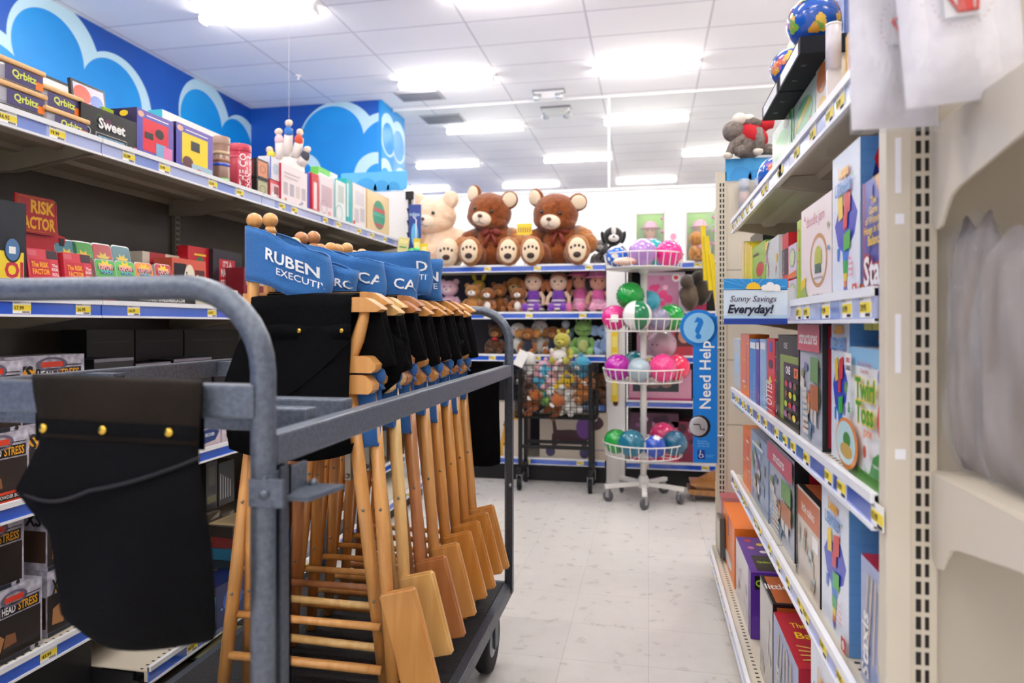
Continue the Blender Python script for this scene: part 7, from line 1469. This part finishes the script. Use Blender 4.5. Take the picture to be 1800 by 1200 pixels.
PILE = [('#4aa8cc', 'round', 'sky blue'), ('#eec81e', 'round', 'yellow'), ('#6a9a3c', 'eyes', 'green'), ('#a85a24', 'round', 'rust brown'), ('#efece8', 'droop', 'white'), ('#efb8c4', 'round', 'pale pink'), ('#75757a', 'round', 'grey'), ('#c87a30', 'droop', 'orange brown'), ('#5a3420', 'round', 'dark brown'), ('#f4f0ee', 'point', 'snow white')]
spots = [(-0.14, -0.10, 0.72, 0), (0.02, -0.11, 0.69, 1), (-0.10, -0.12, 0.61, 2), (-0.2, -0.10, 0.55, 3), (0.13, -0.11, 0.55, 4), (-0.17, -0.02, 0.82, 5), (0.12, -0.06, 0.80, 6), (0.21, -0.11, 0.64, 7), (-0.24, -0.08, 0.68, 8), (0.05, -0.13, 0.58, 9), (0.0, -0.10, 0.53, 3), (-0.03, 0.0, 0.84, 5), (0.09, -0.09, 0.70, 4), (0.20, -0.04, 0.86, 0), (-0.06, -0.08, 0.77, 5), (0.23, -0.06, 0.76, 7), (0.02, 0.08, 0.70, 8), (-0.2, 0.08, 0.7, 3), (0.2, 0.08, 0.66, 4), (-0.02, 0.06, 0.58, 7), (-0.23, -0.03, 0.87, 4), (0.04, -0.03, 0.88, 9)]
wher = ['upper left', 'middle', 'lower left', 'bottom left corner', 'bottom right', 'top left', 'top right', 'right side', 'left side', 'low middle', 'bottom middle', 'top middle', 'centre right', 'top right corner', 'upper middle', 'upper right side', 'back middle', 'back left', 'back right', 'back bottom', 'topmost left', 'topmost middle']
for k, (x, y, z, q) in enumerate(spots):
    hx_, er, nm = PILE[q]; m = F(hx_)
    t = thing('plush_toy', nm + ' small plush in the wire bin, ' + wher[k], 'plush toy', (bx + x * 0.88, by + 0.155 + y * 0.45, 0.6 + (z - 0.53) * 0.82), 0, 'small plush toys in the wire bin')
    s_ = 0.165; t.scale = (s_, s_, s_); t.rotation_euler = (rd.uniform(-0.5, 0.7), rd.uniform(-0.9, 0.9), rd.uniform(-0.8, 0.8))
    b = MB(); b.ell((0, 0, 0), (0.36, 0.32, 0.42), m, n=16, k=10); b.build('body', t)
    b = MB(); b.ell((0, -0.08, 0.58), (0.34, 0.32, 0.32), m, n=16, k=10)
    for sx in (-1, 1): b.ell((sx * 0.12, -0.37, 0.63), 0.035, F_EYE, n=8, k=5)
    b.build('head', t)
    b = MB(); b.ell((0, -0.36, 0.5), (0.15, 0.14, 0.1), F('#e8a030') if nm == 'yellow' else WHT, n=12, k=8); b.build('muzzle', t)
    for sx in (-1, 1):
        b = MB()
        b.ell((sx * 0.26, -0.02, 0.85 if er != 'droop' else 0.55), (0.11, 0.07, 0.12 if er == 'round' else 0.2), m, n=10, k=6); b.build('ear', t)
        b = MB(); b.ell((sx * 0.34, -0.2, 0.1), (0.14, 0.2, 0.14), m, n=10, k=8); b.build('arm', t)
        b = MB(); b.ell((sx * 0.22, -0.3, -0.3), (0.15, 0.26, 0.15), m, n=10, k=8); b.build('leg', t)
# olive plush kangaroo draped over the bin top
plush('olive yellow plush dragon hanging over the top of the wire bin', (bx + 0.07, by + 0.16), 0, 0.90, 0.26, OLV, belly=F('#d8c88a'), muzzle=OLV, ears='point', limbs=OLV, lean=0.6) if False else None
t = plush('olive yellow plush dragon sitting on top of the wire bin', 990, 5.0, 0.905, 0.26, OLV, belly=F('#d8c88a'), muzzle=OLV, ears='point', limbs=OLV, lean=0.6, rz=-0.2)
b = MB(); b.box((-0.03, -0.001, 0), (0.04, 0.001, 0.12), W_); o = b.build('paper_tag', loc=(onshelf(908, 4.86, 0), 4.87, 0.9)); o.rotation_euler = (0, R(25), 0.2); tag(o, 'white paper tag sticking up at the left corner of the wire bin', 'tag')

# ---- dolls in boxes on the top doll shelf
def doll_box(label, px, y, z, w_, h, seed, side=True, name='boxed_doll'):
    t = thing(name, label, 'boxed doll', (onshelf(px, y, 0), y, z), 0.0, 'boxed baby dolls on the top doll shelf')
    b = MB(); cw = C('#f4e6ee')
    b.box((-w_ / 2, 0.16, 0), (w_ / 2, 0.165, h), C('#9ad46a')); b.box((-w_ / 2, 0, 0), (-w_ / 2 + 0.006, 0.16, h), cw); b.box((w_ / 2 - 0.006, 0, 0), (w_ / 2, 0.16, h), cw); b.box((-w_ / 2, 0, 0), (w_ / 2, 0.16, 0.012), C('#e078b0')); b.box((-w_ / 2, 0, h - 0.008), (w_ / 2, 0.01, h), cw); b.box((-w_ / 2, 0.15, h - 0.008), (w_ / 2, 0.16, h), cw)
    b.box((-w_ / 2 + 0.006, 0.01, 0.012), (-w_ / 2 + 0.008, 0.16, h - 0.008), C('#a4da78')); b.box((w_ / 2 - 0.008, 0.01, 0.012), (w_ / 2 - 0.006, 0.16, h - 0.008), C('#a4da78'))
    for q in range(4): b.lathe([(0.012, 0), (0.012, 0.0005)], C('#d890b8'), n=10, M=TR(w_ / 2 - 0.02, -0.0006, 0.05 + 0.1 * q, PI / 2))
    b.build('carton', t)
    b = MB(); b.box((-w_ / 2 + 0.004, 0.002, 0.01), (w_ / 2 - 0.004, 0.0035, h - 0.006), mat('#f4f8fa', 0.05, alpha=0.12, spec=0.8)); b.build('clear_window', t)
    b = MB(); m = mat('#eaa6c4', 0.8); b.lathe([(0.075, 0.06), (0.08, 0.1), (0.045, 0.2), (0.03, 0.22)], m, (0, 0.09, 0), n=18)
    for sx in (-1, 1): b.tube([(sx * 0.035, 0.08, 0.2), (sx * 0.07, 0.05, 0.15)], [0.02, 0.016], m, n=8); b.ell((sx * 0.035, 0.05, 0.06), (0.022, 0.035, 0.022), mat('#e8b898', 0.7), n=10, k=8)
    d_ = b.build('doll_body', t)
    b = MB(); b.ell((0, 0.08, 0.265), (0.05, 0.045, 0.052), mat('#d8a07c', 0.6), n=18, k=12)
    for sx in (-1, 1): b.ell((sx * 0.018, 0.036, 0.268), 0.006, F_EYE, n=8, k=5)
    b.build('doll_head', d_)
    b = MB(); b.lathe([(0.078, 0.285), (0.08, 0.29), (0.053, 0.30), (0.045, 0.33), (0.015, 0.345)], m, (0, 0.085, 0), n=20); b.build('sun_hat', d_)
    return t
zd = 1.657
doll_box('baby doll in pink sun hat in a green lined box behind the top ball basket', 1143, 5.33, zd, 0.22, 0.42, 1)
doll_box('baby doll in pink sun hat in a green lined box beside the far slotted panel', 1232, 5.33, zd, 0.22, 0.42, 2)
o = box_mb(0.11, 0.16, 0.42, C('#f6ecf2'), [('F', 'ell', 0.6, 0.5, 0.2, 0.06, C('#e8a0c0')), ('F', 'ell', 0.3, 0.2, 0.12, 0.04, C('#e8b0c8')), ('T', 'rect', 0, 0, 1, 1, PNK)]).build('toy_box', loc=(onshelf(1181, 5.33, 0), 5.335, zd), rot=(0, 0, 0)); tag(o, 'white box with pink flowers between the two boxed baby dolls', 'toy box')
# goods on the lower doll shelves
def tb(label, px, w_, z, h, body, art, y=5.26, d=0.2): 
    o = box_mb(w_, d, h, body, art).build('toy_box', loc=(onshelf(px, y, 0), y, z)); return tag(o, label, 'toy box')
tb('white and pink toy box with round window and pink pieces, second doll shelf', 1168, 0.3, 1.284, 0.31, C('#ead4e0'), [('F', 'rect', 0.08, 0.1, 0.85, 0.92, C('#c887a8'))] + scatter('F', 12, [C('#e05a9c'), C('#f4b8d4'), C('#d83a7c'), C('#b8648c')], 4, 0.1, 0.12, 0.82, 0.9, (0.06, 0.12), 0.9) + [('F', 'ell', 0.78, 0.86, 0.1, 0.1, W_), ('F', 'ell', 0.78, 0.86, 0.06, 0.05, RD), ('F', 'poly', [(0.5, 0.0), (1, 0.2), (1, 0)], C('#e4dcf0'))])
tb('dark box with doll portrait beside the yellow packs on the second doll shelf', 1222, 0.16, 1.284, 0.29, C('#d8c4cc'), [('F', 'rect', 0.15, 0.1, 0.95, 0.95, C('#3a2c34')), ('F', 'ell', 0.55, 0.72, 0.22, 0.14, C('#b87a60')), ('F', 'rect', 0.1, 0.05, 1, 0.25, C('#d83a6c'))])
tb('pink box with dark spotted window on the third doll shelf', 1150, 0.26, 0.956, 0.27, C('#a87a90'), scatter('F', 16, [C('#c89ab0'), C('#8a5a74'), C('#d8b4c4')], 9, 0, 0, 1, 1, (0.05, 0.1), 0.9))
tb('red and pink box low behind the sign on the third doll shelf', 1208, 0.22, 0.956, 0.26, C('#b83a4c'), [('F', 'rect', 0.1, 0.3, 0.9, 0.9, C('#5a2a30')), ('F', 'ell', 0.4, 0.6, 0.2, 0.2, C('#c8907a'))])
tb('wide pink based box with dark window on the fourth doll shelf', 1160, 0.46, 0.621, 0.24, C('#d89ab4'), [('F', 'rect', 0.06, 0.3, 0.8, 0.95, C('#263438')), ('F', 'ell', 0.4, 0.6, 0.12, 0.2, C('#7a5a58')), ('F', 'ell', 0.6, 0.6, 0.1, 0.18, C('#8a6a60')), ('F', 'rect', 0, 0, 1, 0.1, C('#b83a74'))])
tb('clear bagged purple and pink doll set on the base of the doll shelving', 1150, 0.36, 0.171, 0.36, C('#5a3a50'), scatter('F', 14, [C('#8a5a7c'), C('#c88aa8'), C('#3a2a3c'), C('#e0c4d0')], 13, 0, 0.25, 1, 1, (0.05, 0.11), 0.9) + [('F', 'rect', 0, 0, 1, 0.2, C('#c82a5c'))])
tb('magenta toy box at the right end of the doll shelving base', 1212, 0.26, 0.171, 0.3, C('#7a2a48'), scatter('F', 8, [C('#c85a84'), C('#e8b0c4'), C('#4a2030')], 15, 0, 0.2, 1, 1, (0.07, 0.14), 0.9))

# ---- ball rack: white spinner with four wire baskets on a five-legged foot
RXx, RYy = -0.034, 4.76
M_WW = mat('#eceae6', 0.35, name='white_wire_enamel')
rk = thing('ball_rack', 'white spinner rack with four wire baskets of balls on five casters', 'display rack', (RXx, RYy, 0))
b = MB(); b.tube([(0, 0, 0.12), (0, 0, 1.6)], 0.021, M_WW, n=16); b.build('pole', rk)
BASK = [(1.58, 1.675, 0.268), (1.155, 1.235, 0.275), (0.815, 0.90, 0.275), (0.315, 0.40, 0.275)]
for k, (z0, z1, r) in enumerate(BASK):
    b = MB()
    circ3 = lambda rr, z: [(rr * math.cos(2 * PI * i / 40), rr * math.sin(2 * PI * i / 40), z) for i in range(40)]
    b.tube(circ3(r, z1), 0.0045, M_WW, n=6, closed=True); b.tube(circ3(r * 0.93, z0), 0.004, M_WW, n=6, closed=True); b.tube(circ3(r * 0.5, z0), 0.0035, M_WW, n=6, closed=True)
    for i in range(30):
        a = 2 * PI * i / 30; b.tube([(r * math.cos(a), r * math.sin(a), z1), (r * 0.93 * math.cos(a), r * 0.93 * math.sin(a), z0)], 0.003, M_WW, n=5, cap=False)
    for i in range(10):
        a = 2 * PI * i / 10; b.tube([(0.02 * math.cos(a), 0.02 * math.sin(a), z0), (r * 0.93 * math.cos(a), r * 0.93 * math.sin(a), z0)], 0.0032, M_WW, n=5, cap=False)
    b.lathe([(0.03, z0 - 0.03), (0.03, z0 + 0.01)], M_WW, n=16)
    if k == 0: b.lathe([(r * 0.92, z0 - 0.004), (r * 0.93, z0)], M_WW, n=36)
    b.build('basket', rk)
b = MB(); b.lathe([(0.036, 0.085), (0.04, 0.1), (0.04, 0.14), (0.024, 0.17)], M_WW, n=18); b.build('foot_hub', rk)
for i in range(5):
    a = R(200 + 72 * i); c_, s_ = math.cos(a), math.sin(a)
    b = MB(); b.box((0.02, -0.017, -0.014), (0.275, 0.017, 0.014), M_WW, TR(0, 0, 0.115, 0, R(3), a), bev=0.004); b.build('foot_leg', rk)
    b = MB(); b.lathe([(0.01, -0.012), (0.034, -0.012), (0.037, -0.006), (0.037, 0.006), (0.034, 0.012), (0.01, 0.012)], mat('#5a5a5e', 0.5), n=18, axis='X', M=TR(0.25 * c_, 0.25 * s_, 0.037, 0, 0, a + 0.8)); cw = b.build('caster_wheel', rk)
    b = MB(); b.box((-0.017, -0.012, 0.03), (0.017, 0.012, 0.088), mat('#a8a8ac', 0.35, 0.6), TR(0.25 * c_, 0.25 * s_, 0, 0, 0, a + 0.8)); b.build('fork', cw)
def ball(label, px, py, r, m, dz=None, front=-0.16, name='play_ball', bumps=None, deco=None, basket=0):
    y = RYy + front; x = onshelf(px, y, 0); z0 = BASK[basket][0]
    z = z0 + 0.005 + r if dz is None else dz
    b = MB(); b.ell((0, 0, 0), r, m, n=28, k=18)
    if bumps:
        n = 130
        for i in range(n):
            zz = 1 - 2 * (i + 0.5) / n; rr = math.sqrt(1 - zz * zz); a = i * 2.39996
            b.ell((r * rr * math.cos(a), r * rr * math.sin(a), r * zz), r * 0.055, m, n=6, k=4)
    if deco: deco(b, r)
    b.ell((0, -0.0, r * 0.995), (r * 0.05, r * 0.05, r * 0.02), W_, n=8, k=4)
    o = b.build(name, loc=(x, y, z)); return tag(o, label, 'ball', 'balls in the spinner rack')
gl_ = lambda h: mat(h, 0.14, coat=0.7, name='glossy_ball_' + h.strip('#'))
def seg(m, n=6):
    def f(b, r):
        for i in range(n // 2):
            v = []; F_ = []
            for j in range(17):
                t = -PI / 2 + PI * j / 16
                for q in range(9):
                    a = 2 * PI * (2 * i + 0.35) / n + 2 * PI / n * q / 8; v.append((r * 1.01 * math.cos(t) * math.cos(a), r * 1.01 * math.cos(t) * math.sin(a), r * 1.01 * math.sin(t)))
            for j in range(16):
                for q in range(8): F_.append((j * 9 + q, j * 9 + q + 1, j * 9 + 9 + q + 1, j * 9 + 9 + q))
            b.add(v, F_, m, True)
    return f
def spots_(m, n, rr, seed):
    def f(b, r):
        rd = random.Random(seed)
        for i in range(n):
            M_ = Euler((0, rd.uniform(-1.3, 1.3), rd.uniform(0, 6.28))).to_matrix(); w_ = rr * rd.uniform(0.7, 1.2)
            v = [M_ @ Vector((1, 0, 0)) * r * 1.012] + [M_ @ Vector((math.cos(w_), math.sin(w_) * math.cos(a), math.sin(w_) * math.sin(a))) * r * 1.012 for a in [2 * PI * q / 10 for q in range(10)]]
            b.add(v, [(0, 1 + q, 1 + (q + 1) % 10) for q in range(10)], m, True)
    return f
LILAC, HOT, TEALB, GREENB, MAG, SILV, NAVYB = gl_('#b48ad0'), gl_('#ee2f92'), gl_('#1fa8b0'), gl_('#12a03c'), gl_('#b81ca4'), gl_('#a8bcc8'), gl_('#1848b8')
ball('lilac ball in the middle of the top basket', 1129, 445, 0.092, LILAC, front=-0.14, basket=0)
ball('hot pink spiky ball at the right of the top basket', 1176, 445, 0.088, HOT, front=-0.08, bumps=True, basket=0)
ball('teal spiky ball behind the lilac and pink balls in the top basket', 1148, 430, 0.09, TEALB, front=0.10, bumps=True, dz=1.585 + 0.12, basket=0)
ball('blue and white patterned ball at the left of the top basket', 1084, 455, 0.072, gl_('#2468d0'), front=-0.10, deco=spots_(W_, 14, 0.25, 3), basket=0)
o = ball('flat orange and white deflated ball at the left front of the top basket', 1098, 466, 0.035, gl_('#f0d8c8'), front=-0.20, deco=spots_(gl_('#e8682c'), 8, 0.5, 5), basket=0); o.scale = (2.2, 1.2, 0.8); o.location.z = 1.615
ball('green spiky ball on top of the second basket', 1108, 521, 0.094, GREENB, dz=1.16 + 0.235, front=-0.02, bumps=True, basket=1)
ball('hot pink ball with white label at the left of the second basket', 1080, 560, 0.086, HOT, front=-0.06, deco=lambda b, r: b.box((-0.02, -r * 1.01, -0.03), (0.03, -r * 0.955, 0.02), W_), basket=1)
ball('green and white striped beach ball at the front of the second basket', 1120, 557, 0.1, gl_('#f4f4f2'), front=-0.155, deco=seg(gl_('#0c7a4c')), basket=1)
ball('see-through grey violet ball in the second basket right of the beach ball', 1159, 560, 0.074, gl_('#84809c'), front=-0.12, basket=1)
ball('green spiky ball at the right of the second basket', 1180, 555, 0.088, GREENB, front=0.0, bumps=True, basket=1)
ball('sky blue ball behind the pole in the second basket', 1141, 530, 0.08, gl_('#4cb8d8'), front=0.12, dz=1.16 + 0.2, basket=1)
ball('magenta ball at the left of the third basket', 1086, 640, 0.09, MAG, front=-0.08, basket=2)
ball('dark teal ball at the back of the third basket', 1116, 635, 0.085, gl_('#12707c'), front=0.10, dz=0.82 + 0.11, basket=2)
ball('silvery see-through ball at the front of the third basket', 1124, 650, 0.08, SILV, front=-0.15, basket=2)
ball('hot pink spiky ball at the front right of the third basket', 1165, 645, 0.092, gl_('#f03c8c'), front=-0.13, bumps=True, basket=2)
ball('red pink ball beside the spiky one at the right of the third basket', 1190, 640, 0.088, gl_('#f0285c'), front=0.0, basket=2)
ball('clear speckled ball resting above the third basket behind the pole', 1163, 607, 0.105, gl_('#c8a4b4'), front=0.14, dz=0.82 + 0.24, deco=spots_(gl_('#5a3a4c'), 30, 0.06, 8), basket=2)
ball('green ball at the left of the lowest basket', 1083, 765, 0.084, gl_('#1c9a3c'), front=-0.06, basket=3)
ball('teal blue ball at the front of the lowest basket', 1110, 775, 0.09, gl_('#16708c'), front=-0.15, basket=3)
ball('dark blue ball with white stars in the lowest basket', 1151, 775, 0.075, NAVYB, front=-0.16, deco=spots_(W_, 6, 0.3, 11), basket=3)
ball('petrol blue ball at the right of the lowest basket', 1186, 768, 0.085, gl_('#145c80'), front=-0.06, basket=3)
ball('raspberry spiky ball at the back of the lowest basket', 1165, 752, 0.088, gl_('#d83070'), front=0.10, bumps=True, dz=0.32 + 0.11, basket=3)

# ---- need-help sign on the end of the right run
p0, p1 = at(1218, 812, 3.28), at(1262, 575, 3.28); cx_, cz_ = at(1228, 576, 3.28).x, at(1228, 576, 3.28).z
sg = thing('help_sign', 'tall blue Need Help sign with question mark standing out from the far end panel', 'sign', (p0.x, 3.375, p0.z), YAW * 0.35)
ws, hs = p1.x - p0.x - 0.005, p1.z - p0.z; M_HB = mat('#0a78d2', 0.4, name='help_sign_blue'); M_HL = mat('#8cc4ee', 0.4)
b = MB(); b.box((0, 0, 0), (ws, 0.006, hs + 0.055), M_HB, bev=0.002); b.lathe([(0.088, 0), (0.088, 0.006)], M_HB, n=40, smooth=False, M=TR(cx_ - p0.x, 0.006, cz_ - p0.z, PI / 2)); b.build('sign_board', sg)
b = MB(); b.lathe([(0.072, 0), (0.072, 0.0008)], M_HL, n=40, smooth=False, M=TR(cx_ - p0.x, -0.0002, cz_ - p0.z, PI / 2)); b.text('?', TR(cx_ - p0.x, -0.0016, cz_ - p0.z - 0.048, PI / 2), 0.095, M_HB, 'C', bold=0.06); b.build('question_mark', sg)
b = MB(); b.text('Need Help', TR(ws * 0.72, -0.0012, hs * 0.40, PI / 2) @ Euler((0, 0, PI / 2)).to_matrix().to_4x4(), 0.052, W_, 'L', bold=0.02, fit=0.33); b.build('lettering', sg)
b = MB(); b.ell((0.03, -0.001, hs * 0.27), (0.052, 0.0035, 0.054), K_, n=24, k=8); b.ell((0.024, -0.003, hs * 0.27), (0.044, 0.004, 0.046), mat('#b8bcc4', 0.3, 0.4), n=24, k=8); b.tube([(0.0, -0.009, hs * 0.285), (0.03, -0.009, hs * 0.285), (0.035, -0.009, hs * 0.25), (0.055, -0.009, hs * 0.25)], 0.0025, K_, n=5); b.build('bell_picture', sg)
b = MB()
for k, t_ in enumerate(('Someone', 'will be with', 'you shortly')): b.text(t_, TR(0.02, -0.0012, hs * (0.155 - 0.018 * k), PI / 2), 0.0085, C('#8cc4ee'), fit=0.06)
b.box((0.02, -0.001, 0.018), (0.055, -0.0004, 0.062), C('#123a94')); b.tube([(0.034, -0.0015, 0.054), (0.034, -0.0015, 0.04), (0.044, -0.0015, 0.04), (0.048, -0.0015, 0.028)], 0.0018, W_, n=5); b.tube([(0.037 + 0.009 * math.cos(R(100 + 20 * i)), -0.0015, 0.034 + 0.009 * math.sin(R(100 + 20 * i))) for i in range(13)], 0.0015, W_, n=5); b.ell((0.034, -0.0015, 0.057), (0.003, 0.001, 0.003), W_, n=8, k=5)
b.box((0.06, -0.001, 0.036), (0.1, -0.0004, 0.039), C('#5ca8e4')); b.box((0.06, -0.001, 0.028), (0.092, -0.0004, 0.031), C('#5ca8e4')); b.build('small_print', sg)
b = MB(); b.tube([(ws * 0.9, 0.006, hs * 0.85), (ws + 0.03, 0.01, hs * 0.85)], 0.004, M_RAILW, n=6); b.tube([(ws * 0.9, 0.006, hs * 0.2), (ws + 0.03, 0.01, hs * 0.2)], 0.004, M_RAILW, n=6); b.build('sign_clip', sg)
# yellow packs and a brown plush hanging by the far post
for k, (px, ya, yb, lab) in enumerate(((1239, 400, 494, 'longest yellow pack hanging by the far slotted post'), (1246, 420, 512, 'middle yellow pack hanging by the far slotted post'), (1256, 452, 544, 'lowest yellow pack hanging next to the far slotted post'))):
    q0, q1 = at(px, ya, 3.62), at(px, yb, 3.62)
    o = box_mb(0.024, 0.03, q0.z - q1.z, C('#f2d81c'), [('F', 'text', '~', 0.65, 0.2, 0.035, C('#8a7a10'), dict(rot=PI / 2, al='L', fit=0.6)), ('L', 'rect', 0, 0, 1, 1, C('#e4c814'))]).build('hanging_pack', loc=(q1.x, 3.66 - 0.05 * k, q1.z), rot=(0, R(-3 - 2 * k), 0)); tag(o, lab, 'toy pack')
    b = MB(); b.tube([(0, 0.015, q0.z - q1.z), (0.0, 0.0, q0.z - q1.z + 0.03), (0.335 - q1.x, 3.438 - 3.66 + 0.05 * k, q0.z - q1.z + 0.03)], 0.002, M_RAILW, n=6); b.build('peg_hook', o)
plush('light brown plush dog lying above the yellow packs by the far post', 1222, 5.22, zd, 0.24, TAN, muzzle=TAN, ears='droop', rz=1.2)
# dark stuff hanging under it
for k, (px, py, m, lab) in enumerate(((1212, 520, F('#4a4038', '#6a5c4c'), 'grey brown fuzzy toy left of the yellow packs'), (1232, 512, F('#2a241e', '#3c342a'), 'dark fuzzy toy behind the yellow packs'))):
    q = at(px, py, 4.98); b = MB(); b.ell((0, 0, 0), (0.075, 0.06, 0.10), m, n=16, k=10, fn=lump(k, 0.1)); b.ell((-0.02, -0.03, 0.1), 0.05, m, n=12, k=8); b.tube([(0, 0, 0.13), (0.0, 0.1, 0.16), (0.0, 0.22, 0.16)], 0.003, M_RAILW, n=6); o = b.build('plush_toy', loc=q); tag(o, lab, 'plush toy', 'fuzzy toys hanging by the far post')
# wooden rocker at the foot of the panel
t = thing('wooden_rocker', 'brown wooden pull toy on wheels on the floor by the far slotted post', 'wooden toy', (0.385, 4.86, 0)); t.scale = (0.72, 0.72, 0.72)
M_OAK = woodm('toy_wood', '#8a5a2c', '#a8763e')
for k, (x0, x1, z0, z1) in enumerate(((-0.17, 0.3, 0.07, 0.115), (-0.15, 0.3, 0.145, 0.175))):
    b = MB(); b.prism([(x0 + 0.03, z0), (x1, z0 - 0.02), (x1, z1), (x0, z1), (x0, z0 + 0.02)], -0.14, 0.14, M_OAK, 'XZ'); b.build('board', t)
b = MB(); b.prism([(-0.11, 0.175), (0.3, 0.175), (0.3, 0.32), (0.12, 0.30), (0.0, 0.24)], -0.02, 0.02, M_OAK, 'XZ'); b.build('fin', t); b = MB(); b.box((-0.1, -0.1, 0.11), (0.28, 0.1, 0.15), M_OAK); b.build('spacer', t)
for x in (-0.12, 0.22):
    for y in (-0.1, 0.1):
        b = MB(); b.lathe([(0.008, -0.012), (0.036, -0.012), (0.036, 0.012), (0.008, 0.012)], mat('#5a5a5e', 0.5), n=16, axis='X', M=TR(x, y, 0.036)); b.build('wheel', t)
        b = MB(); b.box((x - 0.014, y - 0.008, 0.036), (x + 0.014, y + 0.008, 0.09), mat('#8a8a8e', 0.4, 0.5)); b.build('wheel_fork', t)
# sock monkey slumped on top of the far end panel, clear tubes hung in front of it
SOCK = noisemat('grey_knit', '#6a605b', '#8a7f78', (60, 60, 60), rough=0.95, bump=0.5); SOCKW = mat('#ece2d8', 0.9); SRED = mat('#c2202c', 0.85)
q = at(1308, 275, 3.30)
t = thing('sock_monkey', 'grey sock monkey in red vest slumped over the blue header of the far panel', 'plush toy', (q.x, FY, 1.995))
b = MB(); b.ell((0.02, 0, 0.075), (0.075, 0.06, 0.085), SOCK, n=18, k=12, rot=(0, 0.5, 0)); b.build('body', t)
b = MB(); b.ell((0.03, -0.004, 0.10), (0.08, 0.066, 0.055), SRED, n=18, k=12, rot=(0, 0.5, 0)); b.tube([(0.05, 0, 0.13), (0.1, 0, 0.16), (0.13, 0, 0.155)], [0.03, 0.03, 0.02], SRED, n=10); b.build('vest', t)
b = MB(); b.ell((-0.055, -0.02, 0.125), (0.052, 0.05, 0.05), SOCK, n=18, k=12); b.ell((-0.03, -0.03, 0.178), (0.034, 0.032, 0.03), SOCKW, n=14, k=10); b.ell((0.012, -0.02, 0.18), (0.03, 0.03, 0.022), SOCKW, n=14, k=10); b.build('head', t)
b = MB(); b.tube([(-0.02, -0.02, 0.17), (0.03, -0.03, 0.165), (0.06, -0.02, 0.15)], 0.022, SOCK, n=10); b.build('ear', t)
for k, pts in enumerate((((0.0, -0.03, 0.1), (-0.06, -0.05, 0.05), (-0.085, -0.05, 0.005)), ((0.05, -0.04, 0.12), (0.06, -0.06, 0.07), (0.05, -0.06, 0.015)))):
    b = MB(); b.tube(pts, [0.024, 0.023, 0.02], SOCK, n=10); b.ell(pts[-1], (0.024, 0.024, 0.018), SOCKW, n=10, k=6); b.build('arm', t)
for k, pts in enumerate((((0.0, -0.02, 0.03), (-0.02, -0.06, 0.025), (-0.05, -0.075, 0.012)), ((0.05, 0, 0.04), (0.1, -0.03, 0.03), (0.14, -0.04, 0.02)))):
    b = MB(); b.tube(pts, [0.028, 0.026, 0.022], SOCK, n=10); b.build('leg', t)
for k, px in enumerate((1307, 1333)):
    q = at(px, 380, 3.24); b = MB(); b.lathe([(0.024, 0), (0.026, 0.004), (0.026, 0.165), (0.024, 0.17)], mat('#dfe6f2', 0.08, alpha=0.4), n=18); o = b.build('clear_tube_pack', loc=(q.x, FY - 0.052, q.z)); tag(o, ['clear tube pack with peach and blue filling hung on the far panel', 'second clear tube pack beside the first on the far panel'][k], 'toy pack')
    b = MB(); b.lathe([(0.022, 0.01), (0.022, 0.05)], C('#2a4a80'), n=16); b.lathe([(0.022, 0.05), (0.022, 0.11)], C('#d8a890'), n=16); b.lathe([(0.022, 0.11), (0.022, 0.135)], C('#24365c'), n=16); b.build('filling', o)
    b = MB(); b.tube([(0, 0, 0.165), (0, 0.042, 0.185)], 0.002, M_RAILW, n=6); b.build('peg_hook', o)
